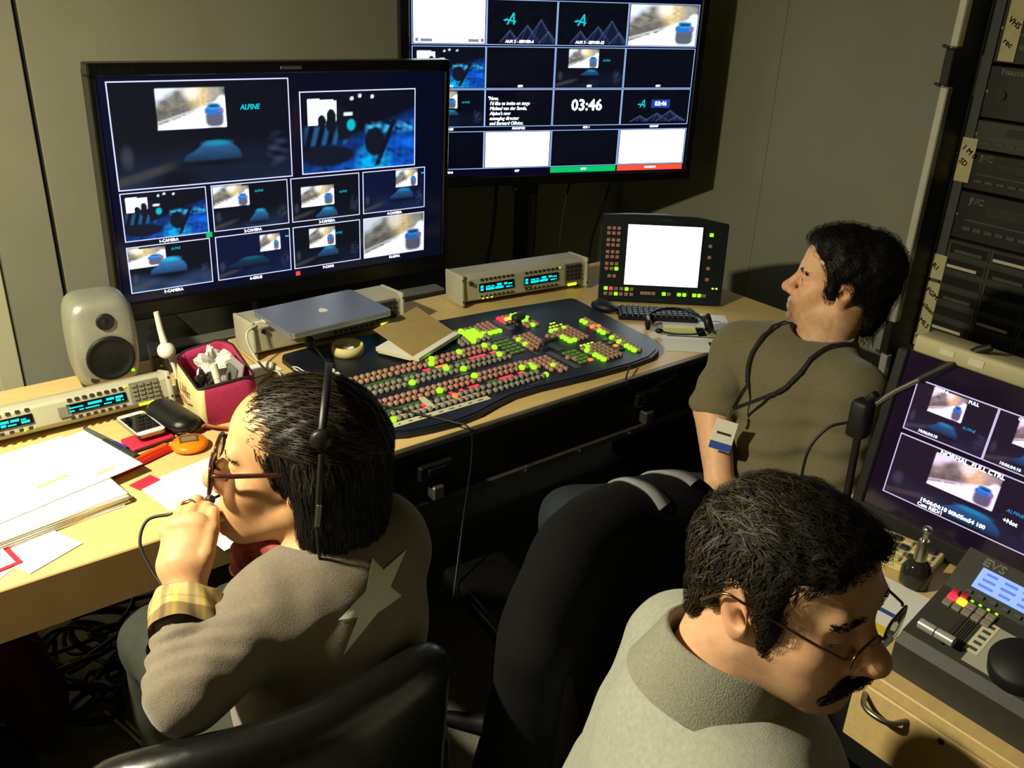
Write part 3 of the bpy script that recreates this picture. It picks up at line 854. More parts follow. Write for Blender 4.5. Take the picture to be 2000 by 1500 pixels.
MB().box2((0.253, -0.297, 0.0), (0.514, -0.278, 0.0009)).build('tally_bar', m_red_e, scr2)
for k, s in enumerate(['"Now,', "I'd like to invite on stage", 'Michael van der Sande,', "Alpine's new", 'managing director', 'and Bernard Ollivier,']):
    caption(SCR, s, 0.0158, (-0.232 if k else -0.240, -0.043 - k * 0.0163, 0.0018), m_white_e, shear=0.2, bold=0.0004, sx=0.9)
caption(SCR, '03:46', 0.052, (0.119, -0.068, 0.0018), m_white_e, 'CENTER', bold=0.0016)
caption(SCR, '03:46', 0.021, (0.402, -0.064, 0.0018), m_white_e, 'CENTER', bold=0.0006)
for a, b, c_ in ((-0.172, 0.207, 0.036), (0.075, 0.207, 0.036), (0.327, -0.063, 0.026)):
    lg = MB(); peak_logo(lg, a, b, c_, 0.0018); lg.build('emblem', m_cyan_e, scr2)
caption(SCR, 'ALPINE', 0.0095, (0.166, 0.080, 0.0018), m_cyan_e, shear=0.25, sx=0.9)
caption(SCR, 'ALPINE', 0.0095, (-0.330, -0.055, 0.0018), m_cyan_e, shear=0.25, sx=0.9)
m_dim = mat('dim_pixels', (0, 0, 0), 0.4, emit=(0.25, 0.28, 0.32), estr=0.8)
for a, b, h in ((-0.485, -0.475, 0.145), (-0.468, -0.43, 0.143), (-0.31, -0.275, 0.143), (-0.268, -0.258, 0.145)):
    MB().box2((a, 0.134, 0.0009), (b, h, 0.0013)).build('graphic_bar', m_dim, scr2)
m_bluebox = mat('blue_box_pixels', (0, 0, 0), 0.4, emit=(0.01, 0.05, 0.32), estr=1.0)
MB().box2((0.366, -0.078, 0.0009), (0.438, -0.050, 0.0013)).build('graphic_box', m_bluebox, scr2)

Rt = Matrix.Rotation(math.radians(-20), 3, 'Z')
st = thing('television_stand', 'black pole stand with a tripod foot carrying the sixteen-picture television', 'stand', (2.11, 2.60, 0), math.radians(-20))
MB().box2((-0.036, -0.018, 0.03), (0.036, 0.024, 1.50), 0.004).build('pole', m_matblack, st)
MB().box2((-0.20, -0.040, 1.14), (0.20, -0.0185, 1.48), 0.004).build('mounting_plate', m_matblack, st)
MB().cyl((-0.052, 0.0, 0.93), (-0.0365, 0.0, 0.93), 0.016, n=14).build('clamp_knob', m_steel, st)
MB().box2((0.0365, -0.02, 0.05), (0.041, 0.02, 1.15)).build('pole_lit_edge', m_darkmetal, st)  # lighter metal strip stands in for light along the black pole's edge
for a in (0.3, 2.4, 4.4):
    MB().tube([(0, 0, 0.06), (0.2 * math.cos(a), 0.2 * math.sin(a), 0.035), (0.27 * math.cos(a), 0.27 * math.sin(a), 0.015)], 0.014).build('foot', m_matblack, st)
m_cable = mat('black_rubber_cable', rgb(14, 14, 14), 0.5, noise=0.1)
def cable(name, label, pts, r, m_=None, cat='cable', group=None, n=8):
    return tag(MB().tube(spline(pts, n), r, 7).build(name, m_ or m_cable), label, cat, group)
cable('power_cable', 'black cable hanging slantwise beside the pole of the corner television', [(2.02, 2.64, 1.1), (2.02, 2.66, 0.95), (1.98, 2.62, 0.8), (1.90, 2.56, 0.6), (1.86, 2.52, 0.3), (1.86, 2.5, 0.006)], 0.007)
cable('power_cable', 'thin black cable hanging to the wall side of the television pole', [(2.30, 2.52, 1.1), (2.27, 2.55, 0.9), (2.22, 2.52, 0.72), (2.20, 2.5, 0.45), (2.2, 2.52, 0.004)], 0.004)
cable('power_cable', 'black cable hanging straight down against the corner wall', [(2.50, 2.52, 1.05), (2.48, 2.56, 0.85), (2.47, 2.62, 0.6), (2.47, 2.62, 0.006)], 0.005)
# ------------------------------------------------------------------ materials for the desk gear
m_beige = mat('beige_instrument_plastic', rgb(176, 172, 148), 0.5, noise=0.04, nscale=30, bump=0.06, bscale=500)
m_beige_d = mat('grey_instrument_panel', rgb(120, 118, 100), 0.5, noise=0.05, nscale=40)
m_key_dark = mat('dark_rubber_key', rgb(44, 44, 40), 0.6, noise=0.1)
m_disp = mat('unlit_display_glass', rgb(8, 12, 14), 0.15, noise=0.02)
m_cyanled = mat('cyan_display_light', (0.0, 0.05, 0.06), 0.4, emit=(0.0, 0.62, 0.72), estr=1.3)
m_greenled = mat('green_lamp_light', (0.05, 0.2, 0.0), 0.4, emit=(0.26, 1.0, 0.01), estr=1.6)
m_yelled = mat('yellow_green_lamp_light', (0.2, 0.2, 0.0), 0.4, emit=(0.65, 0.9, 0.02), estr=1.8)
m_amberled = mat('amber_lamp_light', (0.3, 0.2, 0.0), 0.4, emit=(1.0, 0.62, 0.02), estr=1.8)
m_redled = mat('red_lamp_light', (0.3, 0.0, 0.0), 0.4, emit=(1.0, 0.03, 0.06), estr=1.3)
m_orangeled = mat('orange_lamp_light', (0.3, 0.05, 0.0), 0.4, emit=(1.0, 0.16, 0.03), estr=1.5)
m_white = mat('white_plastic', rgb(226, 222, 205), 0.35, noise=0.03)
m_paper = mat('white_paper', rgb(236, 234, 226), 0.85, noise=0.02, nscale=60)
m_greycase = mat('grey_painted_metal', rgb(105, 105, 96), 0.5, 0.1, noise=0.06, nscale=30)

def lcd_text(parent, u0, u1, v0, v1, z, seed, m_=None):
    """rows of small glowing character blocks"""
    r = random.Random(seed); n = int((u1 - u0) / 0.0062)
    for row in (0, 1):
        h = (v1 - v0) * 0.40; b = v0 + (v1 - v0) * (0.06 + 0.52 * (1 - row))
        i = 0
        while i < n:
            L = r.choice((2, 3, 4, 5)); L = min(L, n - i)
            a = u0 + i * (u1 - u0) / n; c = u0 + (i + L - 0.45) * (u1 - u0) / n
            MB().box2((a, b, z), (c, b + h * (1.0 if r.random() < 0.5 else 0.55), z + 0.0004)).build('display_characters', m_ or m_cyanled, parent)
            i += L + (0 if r.random() < 0.6 else 1)

def control_unit(loc, yaw, tilt, w, h, depth, label, disp, seed, leds, full=True):
    """19-inch control panel: local x along the face, y up the face, z out of it; origin at the foot of the face"""
    R = screen_R(yaw, tilt)
    t = thing('router_control_panel', label, 'control panel', loc, R=R, group=None)
    body = MB()
    # casing profile in y,z: rounded front
    pr = [(0.012, -0.004), (0.006, -0.012), (0.0, -0.03), (0.0, -depth), (h, -depth), (h, -0.02), (h - 0.006, -0.006), (h - 0.014, 0.0)]
    vs = [(x, a, b) for x in (-w / 2, w / 2) for a, b in pr]; n = len(pr)
    fs = [(i, (i + 1) % n, n + (i + 1) % n, n + i) for i in range(n)] + [list(range(n))[::-1], list(range(n, 2 * n))]
    body.add(vs, fs); body.build('casing', m_beige, t)
    for s in (-1, 1):
        x = s * (w / 2 + 0.006)
        e = MB().box((x, h / 2, -depth * 0.5 + 0.003), (0.0115, h + 0.006, depth + 0.006), None, 0.004, 2).build('end_cheek', m_beige, t)
        for yy in (0.012, h - 0.012):
            MB().cyl((x, yy, 0.0058), (x, yy, 0.0068), 0.003, n=8).build('screw', m_key_dark, e)
    for (u0, u1) in disp:
        p = MB().box2((u0, h * 0.36, -0.001), (u1, h * 0.66, 0.0012), 0.0008).build('display', m_disp, t)
        lcd_text(p, u0 + 0.004, u1 - 0.004, h * 0.40, h * 0.60, 0.0014, seed)
        nb = 8
        for k in range(nb):
            x = u0 + 0.008 + (u1 - u0 - 0.016) * k / (nb - 1)
            for yy in (h * 0.80, h * 0.22):
                b = MB().box2((x - 0.0042, yy - 0.0035, 0.0), (x + 0.0042, yy + 0.0035, 0.003), 0.0008)
                b.build('push_button', m_key_dark, t)
    MB().box2((-0.012, h * 0.30, 0.0), (0.012, h * 0.62, 0.0012)).build('name_plate', m_beige_d, t)
    kx = w / 2 - 0.078
    pad = MB().box2((kx, h * 0.16, -0.001), (kx + 0.062, h * 0.90, 0.001), 0.0006).build('keypad', m_beige_d, t)
    for i in range(4):
        for j in range(4):
            x = kx + 0.0045 + i * 0.0148; y = h * 0.30 + j * (h * 0.145)
            MB().box2((x, y, 0.001), (x + 0.0115, y + h * 0.105, 0.0042), 0.0008).build('key', m_key_dark if full else m_beige_d, pad)
    MB().box2((kx + 0.012, h * 0.10, 0.001), (kx + 0.045, h * 0.19, 0.004), 0.0012).build('lit_key', m_yelled, t)
    for (x, y, sz) in leds:
        MB().box2((x, y * h, 0.0), (x + sz, y * h + sz * 0.6, 0.0016)).build('indicator_lamp', m_yelled, t)
    MB().cyl((-w / 2 + 0.022, h * 0.72, 0.0), (-w / 2 + 0.022, h * 0.72, 0.008), 0.007, 0.006, 12).build('knob', m_key_dark, t)
    return t
control_unit((0.327, 1.884, DZ + 0.0195), 0, math.radians(18), 0.424, 0.066, 0.06, 'beige control panel with cyan displays beside the phone and pink bag',
             ((-0.2, -0.06), (0.005, 0.125)), 11, ((0.122, 0.80, 0.006), (-0.085, 0.16, 0.007), (-0.066, 0.18, 0.004)), full=False)
u1 = control_unit((1.019, 2.035, DZ + 0.0105), 0, math.radians(4), 0.42, 0.088, 0.11, 'beige control panel under the closed laptop',
             ((0.0, 0.125),), 21, ((0.0, 0.80, 0.005), (0.014, 0.81, 0.005), (0.028, 0.82, 0.005), (0.0, 0.70, 0.004), (0.014, 0.71, 0.004), (0.028, 0.72, 0.004), (0.088, 0.86, 0.006), (0.104, 0.80, 0.005)))
control_unit((1.678, 2.042, DZ + 0.0105), math.radians(-7), math.radians(4), 0.43, 0.088, 0.10, 'beige control panel with two cyan displays below the corner television',
             ((-0.165, -0.045), (-0.01, 0.115)), 31, ((-0.155, 0.13, 0.005), (-0.140, 0.13, 0.005), (-0.125, 0.13, 0.005), (0.118, 0.80, 0.004)))

# ------------------------------------------------------------------ laptop lying shut on the control panel
m_lap = mat('silver_grey_aluminium', rgb(168, 174, 190), 0.38, 0.75, noise=0.02, nscale=60)
t = thing('laptop', 'thin closed silver laptop lying across the middle control panel', 'laptop', (0.972, 1.99, 0.8525), math.radians(3), None)
def slab(w, d, r, z0, z1, n=5):
    p = []
    for cx, cy, a0 in ((w / 2 - r, d / 2 - r, 0), (-w / 2 + r, d / 2 - r, 90), (-w / 2 + r, -d / 2 + r, 180), (w / 2 - r, -d / 2 + r, 270)):
        for k in range(n + 1):
            a = math.radians(a0 + 90 * k / n); p.append((cx + r * math.cos(a), cy + r * math.sin(a)))
    return MB().prism(p, z0, z1, smooth=False)
slab(0.285, 0.20, 0.012, 0.0, 0.008).build('base', m_lap, t)
slab(0.285, 0.20, 0.012, 0.0088, 0.0145).build('lid', m_lap, t)
m_logo = mat('pale_logo', rgb(225, 225, 205), 0.2, noise=0.02)
lg = MB()
lg.prism([(0.012 * math.cos(a) * (1 - 0.12 * math.sin(a)), 0.013 * math.sin(a)) for a in [2 * math.pi * k / 20 for k in range(20)] if not (-0.35 < math.sin(a) < 0.5 and math.cos(a) > 0.75)], 0.0146, 0.015)
lg.prism([(0.001, 0.0145), (0.006, 0.0165), (0.0075, 0.021), (0.0025, 0.019)], 0.0146, 0.015)
lg.build('emblem', m_logo, t)
MB().box2((-0.146, 0.03, 0.002), (-0.1428, 0.05, 0.007), 0.0008).box2((-0.165, 0.036, 0.003), (-0.146, 0.044, 0.006), 0.001).build('charger_plug', m_white, t)
MB().box2((-0.150, 0.039, 0.006), (-0.147, 0.042, 0.0066)).build('charge_lamp', m_orangeled, t)

m_wcable = mat('white_cable', rgb(210, 206, 186), 0.45, noise=0.03)
cable('charger_cable', 'white laptop charger cable looping down in front of the control panel',
      [(0.806, 2.022, 0.850), (0.772, 2.00, 0.842), (0.775, 1.985, 0.80), (0.792, 1.95, 0.762), (0.815, 1.93, 0.757), (0.80, 1.88, 0.7545), (0.76, 1.86, 0.7545), (0.72, 1.83, 0.7545)], 0.0028, m_wcable)

# ------------------------------------------------------------------ loudspeaker
m_spk = mat('silver_grey_speaker_casting', rgb(150, 150, 136), 0.36, 0.35, noise=0.04, nscale=60, bump=0.05, bscale=900)
m_cone = mat('black_speaker_cone', rgb(16, 16, 17), 0.5, noise=0.1, nscale=90)
t = thing('loudspeaker', 'small rounded grey studio loudspeaker on the desk beside the big television', 'speaker', (0.464, 2.092, DZ), math.radians(-4))
W, D, Hh = 0.146, 0.13, 0.212
mb = MB()
bm = bmesh.new(); bmesh.ops.create_cube(bm, size=1.0)
bmesh.ops.subdivide_edges(bm, edges=list(bm.edges), cuts=9, use_grid_fill=True)
for v in bm.verts:
    x, y, z = v.co * 2
    k = 5.0
    r = (abs(x) ** k + abs(y) ** k + abs(z) ** k) ** (1 / k)
    x, y, z = x / r, y / r, z / r
    taper = 1 - 0.07 * z * z - 0.04 * max(0, y)
    v.co = (x * W / 2 * taper, y * D / 2, z * Hh / 2 + 0.122)
bm.verts.index_update()
mb.add([v.co[:] for v in bm.verts], [[v.index for v in f.verts] for f in bm.faces], smooth=True); bm.free()
mb.build('cabinet', m_spk, t)
Rf = Matrix.Rotation(math.radians(90), 3, 'X')      # lathe axis to -Y
MB().lathe([(0.0, 0.002), (0.017, 0.004), (0.034, 0.001), (0.043, 0.004), (0.048, 0.007), (0.0515, 0.006), (0.052, 0.001)], (0.004, -D / 2 - 0.001, 0.092), Rf, 32).build('woofer', m_cone, t)
MB().lathe([(0.0, 0.004), (0.006, 0.0032), (0.010, 0.001), (0.0165, 0.0045), (0.0185, 0.004), (0.0195, -0.001)], (0.004, -D / 2 - 0.0015, 0.178), Rf, 24).build('tweeter', m_cone, t)
MB().lathe([(0.0095, 0.0005), (0.0095, -0.003)], (-0.034, -D / 2 + 0.004, 0.044), Rf, 16).build('level_knob', m_key_dark, t)
MB().box2((0.044, -D / 2 - 0.003, 0.050), (0.051, -D / 2 + 0.004, 0.054), 0.0008).build('power_lamp', m_greenled, t)
MB().box2((-0.055, -0.05, 0.002), (0.055, 0.05, 0.010), 0.004).build('isolation_foot', m_key_dark, t)
MB().box2((-0.03, -0.02, 0.010), (0.03, 0.02, 0.022), 0.003).build('foot_neck', m_key_dark, t)

# ------------------------------------------------------------------ boxes behind
def device_box(label, lo_, hi_, rz, nvent):
    c = [(a + b) / 2 for a, b in zip(lo_, hi_)]; s = [b - a for a, b in zip(lo_, hi_)]
    t = thing('signal_converter', label, 'electronics box', (c[0], c[1], lo_[2]), rz)
    MB().box2((-s[0] / 2, -s[1] / 2, 0.0), (s[0] / 2, s[1] / 2, s[2]), 0.002).build('casing', m_greycase, t)
    MB().box2((-s[0] / 2 + 0.004, -s[1] / 2 - 0.003, 0.003), (s[0] / 2 - 0.004, -s[1] / 2, s[2] - 0.003), 0.001).build('front_panel', m_key_dark, t)
    for k in range(nvent):
        x = -s[0] / 2 + 0.02 + k * (s[0] - 0.04) / max(1, nvent - 1)
        MB().cyl((x, -s[1] / 2 - 0.0031, s[2] / 2), (x, -s[1] / 2 - 0.006, s[2] / 2), 0.004, n=8).build('socket', m_steel, t)
device_box('flat grey converter box between the loudspeaker and the big television', (0.64, 2.225, 0.7055), (0.85, 2.245 + 0.03, 0.752), 0, 6)
device_box('flat grey converter box behind the laptop', (1.25, 2.228, 0.7055), (1.50, 2.285, 0.762), math.radians(-3), 7)
device_box('narrow grey box lying against the side of the loudspeaker', (0.575, 2.08, DZ + 0.0005), (0.615, 2.17, DZ + 0.05), math.radians(-12), 2)

# ------------------------------------------------------------------ vision mixer
m_con = mat('midnight_blue_panel', rgb(17, 22, 36), 0.45, noise=0.12, nscale=30, bump=0.08, bscale=700)
m_salmon = mat('salmon_button', rgb(172, 128, 112), 0.5, noise=0.05)
m_greybtn = mat('grey_button', rgb(138, 130, 116), 0.5, noise=0.05)
m_tan = mat('tan_button', rgb(165, 132, 104), 0.5, noise=0.05)
m_dgreen = mat('dim_green_display', (0.01, 0.03, 0.005), 0.4, emit=(0.03, 0.16, 0.01), estr=0.55)
m_sqgreen = mat('green_grey_key', rgb(92, 112, 62), 0.5, emit=(0.06, 0.16, 0.01), estr=0.35)
m_panelgrey = mat('grey_module_plate', rgb(74, 78, 76), 0.45, noise=0.06)
m_strip = mat('cream_paper_strip', rgb(205, 200, 170), 0.8, noise=0.03)
CZ = 0.764
t = thing('vision_mixer', 'wide dark blue vision mixer console covered in round buttons, many lit green', 'mixer', (1.3 * 1.02, 1.7 * 1.02, DZ))
t.scale = (1.02, 1.02, 1.0)
cx0, cy0 = 1.3, 1.7
outline = [(0.832, 1.490), (0.852, 1.462), (0.885, 1.446), (0.94, 1.436), (1.0, 1.430), (1.06, 1.437), (1.12, 1.455), (1.18, 1.468), (1.26, 1.468), (1.42, 1.452), (1.55, 1.446),
           (1.615, 1.452), (1.665, 1.475), (1.695, 1.505), (1.708, 1.545), (1.742, 1.893), (1.735, 1.905), (1.48, 1.942), (1.22, 1.966), (0.90, 1.975), (0.848, 1.968), (0.836, 1.95)]
pl = [(x - cx0, y - cy0) for x, y in outline]
MB().prism(pl, 0.0005, CZ - DZ).build('console_body', m_con, t)
MB().prism([(x * 0.985, y * 0.97) for x, y in pl], CZ - DZ + 0.0002, CZ - DZ + 0.002).build('top_plate', m_con, t)
zb = CZ - DZ + 0.002
def btn_mesh(name, r, h, m_, n=10):
    return MB().lathe([(r, 0.0), (r, h * 0.6), (r * 0.72, h), (0.0001, h * 1.12)], n=n).mesh(name, m_)
BM = {k: btn_mesh('round_button', 0.0074, 0.0075, v) for k, v in dict(s=m_salmon, g=m_greybtn, t=m_tan, G=m_greenled, R=m_redled, O=m_orangeled, A=m_amberled, Y=m_yelled).items()}
SQ = {k: MB().box2((-0.006, -0.0052, 0), (0.006, 0.0052, 0.004), 0.001).mesh('square_key', v) for k, v in dict(q=m_sqgreen, O=m_orangeled, k=m_key_dark, G=m_greenled).items()}
def put(kind, x, y, name='bus_button', par=t, z=zb, s=1.0):
    o = link(name, (SQ if name == 'square_key' else BM)[kind], par, (x - cx0, y - cy0, z))
    if s != 1.0: o.scale = (s, s, s)
    return o
pitch = 0.0157
rows8 = [(1.737, 't', {8: 's', 15: 'G', 20: 'G', 25: 'G'}), (1.713, 't', {14: 'G', 26: 'G'}), (1.670, 'g', {15: 'G', 25: 'G'}), (1.645, 'g', {8: 'G', 17: 'G'}),
         (1.598, 's', {0: 'G', 17: 'G'}), (1.574, 's', {10: 'G', 25: 'G'}), (1.533, 'g', {6: 'R', 11: 'O'}), (1.507, 'g', {0: 'G'})]
for r, (y, base, lit) in enumerate(rows8):
    for k in range(27):
        x = 0.893 - r * 0.0012 + k * pitch + (0.004 if k >= 8 else 0) + (0.004 if k >= 17 else 0)
        kind = base
        if r < 4 and k >= 8: kind = 's' if r < 2 else 'g'
        kind = lit.get(k, kind)
        if r in (2, 3) and 0: pass
        put(kind, x, y, 'lit_button' if kind in 'GRO' else 'bus_button', s=1.12 if kind == 'G' else 1.0)
for (x0, x1, y, m_) in ((0.886, 1.005, 1.6915, m_dgreen), (1.02, 1.06, 1.6915, m_dgreen), (1.08, 1.10, 1.692, m_redled), (1.115, 1.15, 1.692, m_orangeled), (1.17, 1.21, 1.692, m_dgreen), (1.215, 1.265, 1.692, m_redled), (1.28, 1.30, 1.692, m_redled),
                        (0.882, 1.0, 1.5535, m_dgreen), (1.02, 1.05, 1.5535, m_dgreen), (1.062, 1.072, 1.5535, m_redled), (1.09, 1.10, 1.5535, m_redled), (1.115, 1.145, 1.5535, m_redled), (1.17, 1.2, 1.5535, m_dgreen), (1.205, 1.245, 1.5535, m_redled), (1.262, 1.280, 1.5535, m_redled)):
    n = max(1, round((x1 - x0) / 0.0165))
    for k in range(n):
        a = x0 + k * (x1 - x0) / n
        MB().box2((a - cx0, y - 0.0045 - cy0, zb), (a + (x1 - x0) / n - 0.0012 - cx0, y + 0.0045 - cy0, zb + 0.0014)).build('name_display', m_, t)
# paper strips under the lowest rows
MB().box2((0.872 - cx0, 1.478 - cy0, zb), (1.125 - cx0, 1.496 - cy0, zb + 0.0008)).build('paper_strip', m_strip, t)
MB().box2((0.876 - cx0, 1.5165 - cy0, zb), (1.122 - cx0, 1.5235 - cy0, zb + 0.0008)).build('paper_strip', m_strip, t)
MB().box((0.985 - cx0, 1.527 - cy0, zb + 0.0085), (0.016, 0.052, 0.0008), Matrix.Rotation(math.radians(6), 3, 'X')).build('paper_strip', m_strip, t)
for k in range(9):
    x = 0.885 + k * 0.026
    MB().box2((x - cx0, 1.484 - cy0, zb + 0.0008), (x + 0.006 + 0.004 * (k % 3) - cx0, 1.4875 - cy0, zb + 0.0011)).build('pen_mark', m_key_dark, t)
def grid_block(x0, y0, nx, ny, dx, dy, kind, lit={}, skew=0.0, name='panel_button', skip=()):
    for j in range(ny):
        for i in range(nx):
            if (i, j) in skip: continue
            k = lit.get((i, j), kind)
            nm = name if name == 'square_key' else ('lit_button' if k in 'GROAY' else name)
            put(k, x0 + i * dx - j * skew, y0 - j * dy, nm)
def plate(x0, x1, y0, y1, m_=None):
    MB().box2((x0 - cx0, y0 - cy0, zb - 0.0004), (x1 - cx0, y1 - cy0, zb + 0.0012), 0.0008).build('module_plate', m_ or m_panelgrey, t)
grid_block(1.268, 1.853, 6, 6, 0.0165, 0.0158, 'g', {(i, j): 'G' for i, j in ((2, 0), (1, 1), (2, 1), (3, 1), (4, 1), (2, 2), (3, 2), (4, 2), (2, 3), (3, 3), (4, 3), (2, 4), (3, 4), (4, 4), (5, 3), (2, 5))}, 0.003)
plate(1.265, 1.34, 1.864, 1.872, mat('teal_label', rgb(20, 70, 62), 0.5, noise=0.05))
grid_block(1.366, 1.862, 3, 5, 0.0155, 0.0160, 's', {(0, 4): 'G', (1, 4): 'G', (2, 4): 'G'}, 0.002)
plate(1.416, 1.432, 1.79, 1.872)
grid_block(1.442, 1.872, 6, 6, 0.0150, 0.0175, 's', {(0, 0): 'R', (1, 0): 'R', (0, 1): 'R', (1, 1): 'Y', (2, 1): 'Y', (3, 0): 'G', (3, 1): 'G', (4, 1): 'G', (4, 0): 'G', (3, 2): 'G', (4, 3): 'G', (3, 3): 'G', (4, 5): 'G', (5, 2): 'G'}, 0.002, skip=((1, 3), (2, 3), (1, 4), (2, 4), (0, 3), (0, 4), (0, 5), (1, 5), (2, 5)))
js = MB().box((1.466 - cx0, 1.815 - cy0, zb + 0.022), (0.042, 0.024, 0.020), rotz(math.radians(12)), 0.007, 2).build('joystick_cap', m_key_dark, t)
MB().cyl((1.466 - cx0, 1.815 - cy0, zb), (1.466 - cx0, 1.815 - cy0, zb + 0.013), 0.012, 0.008, 14).build('joystick_base', m_key_dark, t)
plate(1.306, 1.376, 1.752, 1.760); plate(1.375, 1.381, 1.62, 1.760)
grid_block(1.331, 1.735, 3, 5, 0.0165, 0.0185, 'q', {}, 0.001, 'square_key')
grid_block(1.395, 1.737, 4, 6, 0.0158, 0.0165, 's', {(0, 1): 'G', (0, 3): 'G'}, 0.002, skip=((3, 5), (2, 5)))
grid_block(1.316, 1.592, 5, 6, 0.0158, 0.0165, 's', {(0, 1): 'G', (0, 2): 'G', (3, 3): 'G', (0, 5): 'G'}, 0.001, skip=((0, 3), (1, 3), (0, 4), (1, 4), (1, 5), (2, 5)))
plate(1.40, 1.418, 1.50, 1.62)
grid_block(1.506, 1.722, 5, 6, 0.0145, 0.0165, 's', {(0, 0): 'G', (1, 0): 'G', (0, 3): 'G', (3, 0): 'G', (0, 5): 'G', (0, 4): 'G', (1, 5): 'G'}, 0.001)
grid_block(1.497, 1.584, 5, 6, 0.0145, 0.0165, 't', {(1, 0): 'G', (0, 1): 'G', (0, 3): 'G', (0, 4): 'G', (0, 5): 'G'}, 0.001)
grid_block(1.436, 1.586, 3, 5, 0.0165, 0.0165, 'q', {(2, 4): 'O'}, 0.001, 'square_key')
for x, y in ((1.475, 1.70), (1.482, 1.685), (1.425, 1.56), (1.436, 1.545)): put('s', x, y, 'panel_button')
grid_block(1.628, 1.735, 1, 7, 0.016, 0.0165, 'G', {(0, 1): 'G', (0, 3): 'O', (0, 2): 's', (0, 4): 's'}, 0.002)
grid_block(1.646, 1.740, 1, 8, 0.016, 0.0155, 's', {(0, 4): 'O'}, 0.002)
grid_block(1.612, 1.598, 1, 7, 0.016, 0.0160, 'G', {(0, 1): 't', (0, 3): 't', (0, 5): 'G'}, 0.002)
grid_block(1.630, 1.604, 1, 8, 0.016, 0.0150, 't', {}, 0.002)
for x, y, k in ((1.592, 1.60, 'q'), (1.585, 1.575, 'q'), (1.583, 1.553, 'O'), (1.583, 1.527, 'k')): put(k, x, y, 'square_key')
for x, y in ((1.540, 1.767), (1.551, 1.767), (1.522, 1.748), (1.534, 1.748), (1.546, 1.748), (1.560, 1.748), (1.505, 1.603), (1.517, 1.603), (1.530, 1.603), (1.543, 1.603)):
    MB().box2((x - cx0, y - cy0, zb), (x + 0.007 - cx0, y + 0.003 - cy0, zb + 0.002)).build('indicator_lamp', m_yelled, t)
for x0, x1, y in ((1.255, 1.31, 1.931), (1.245, 1.285, 1.487), (1.12, 1.17, 1.622)):
    MB().box2((x0 - cx0, y - 0.002 - cy0, zb), (x1 - cx0, y + 0.002 - cy0, zb + 0.001)).build('silver_marking', m_steel, t)
fb = MB().box((1.445 - cx0, 1.655 - cy0, zb + 0.012), (0.05, 0.012, 0.010), None, 0.003, 2).build('fader_handle', m_key_dark, t)
plate(1.436, 1.456, 1.61, 1.70)

# ------------------------------------------------------------------ menu panel with the white screen
m_menu = mat('dark_teal_panel', rgb(16, 26, 30), 0.45, noise=0.08, nscale=30)
t = thing('menu_panel', 'black menu panel with a glowing white screen and rows of lit buttons', 'control panel', (2.0, 1.80, 0.8865), R=screen_R(math.radians(-40), math.radians(8)))
o_ = [(-0.183, -0.132), (0.188, -0.132), (0.190, 0.112), (0.10, 0.127), (0.0, 0.132), (-0.10, 0.131), (-0.183, 0.126)]
MB().prism(o_, -0.035, 0.0).build('casing', m_menu, t)
s_ = MB().box2((-0.109, -0.080, -0.001), (0.113, 0.101, 0.0015)).build('screen', mat('white_screen_light', (0.1, 0.1, 0.1), 0.4, emit=(0.86, 0.94, 1.0), estr=2.6), t)
rect_frame(MB(), -0.109, 0.113, -0.080, 0.101, 0.004, 0.0, 0.003).build('screen_surround', m_matblack, t)
caption(t, 'KAYENNE', 0.008, (-0.022, 0.117, 0.0006), m_steel, sx=1.2); caption(t, 'grass valley', 0.007, (-0.02, -0.124, 0.0006), m_steel)
MK = {k: MB().box2((-0.0056, -0.005, 0), (0.0056, 0.005, 0.005), 0.0012).mesh('panel_key', v) for k, v in dict(s=m_salmon, G=m_greenled, R=m_redled, g=m_greybtn).items()}
def mk(k, u, v): link('panel_key', MK[k], t, (u, v, 0.0))
for b in range(4):
    for j in range(2):
        for i in range(3):
            mk('G' if (b, j, i) == (3, 1, 2) else 's', -0.165 + i * 0.0148, 0.088 - b * 0.0355 - j * 0.0150)
for i in range(2): mk('s', -0.155 + i * 0.015, -0.056)
for i, k in enumerate('GRgsGg'): mk(k, -0.163 + i * 0.0158, -0.094)
for i, k in enumerate('ssGsss'): mk(k, -0.163 + i * 0.0158, -0.110)
for u, k in ((-0.052, 's'), (-0.041, 's'), (-0.030, 's'), (-0.017, 's'), (0.014, 'G'), (0.030, 's'), (0.060, 'G'), (0.076, 'G'), (0.106, 'G'), (0.121, 'G'), (0.136, 's')): mk(k, u, -0.104)
for j, k in enumerate('Gssss'): mk(k, 0.140, 0.080 - j * 0.0335)
for u in (0.157, 0.168): MB().box2((u, -0.083, 0), (u + 0.006, -0.079, 0.002)).build('indicator_lamp', m_yelled, t)
MB().box2((-0.05, -0.115, -0.10), (0.05, 0.02, -0.036), 0.004).build('rear_support', m_matblack, t)

# black keyboard, mouse, printed sheet and headset in front of the menu panel
m_kb = mat('navy_black_plastic', rgb(18, 20, 30), 0.5, noise=0.1)
t = thing('keyboard', 'dark keyboard lying at the foot of the menu panel', 'keyboard', (1.902, 1.716, DZ), math.radians(-40))
MB().box2((-0.11, -0.045, 0.001), (0.12, 0.045, 0.014), 0.003).build('tray', m_kb, t)
km = MB().box2((-0.0065, -0.0065, 0), (0.0065, 0.0065, 0.006), 0.0014).mesh('key', m_kb)
for j in range(5):
    for i in range(13): link('key', km, t, (-0.094 + i * 0.0165, -0.034 + j * 0.0165, 0.014))
t = thing('mouse', 'black computer mouse at the end of the dark keyboard', 'mouse', (1.80, 1.825, DZ), math.radians(20))
MB().ball((0, 0, 0.018), (0.028, 0.045, 0.0172)).build('shell', m_kb, t)
MB().box2((-0.003, 0.012, 0.028), (0.003, 0.028, 0.036), 0.001).build('wheel', m_key_dark, t)
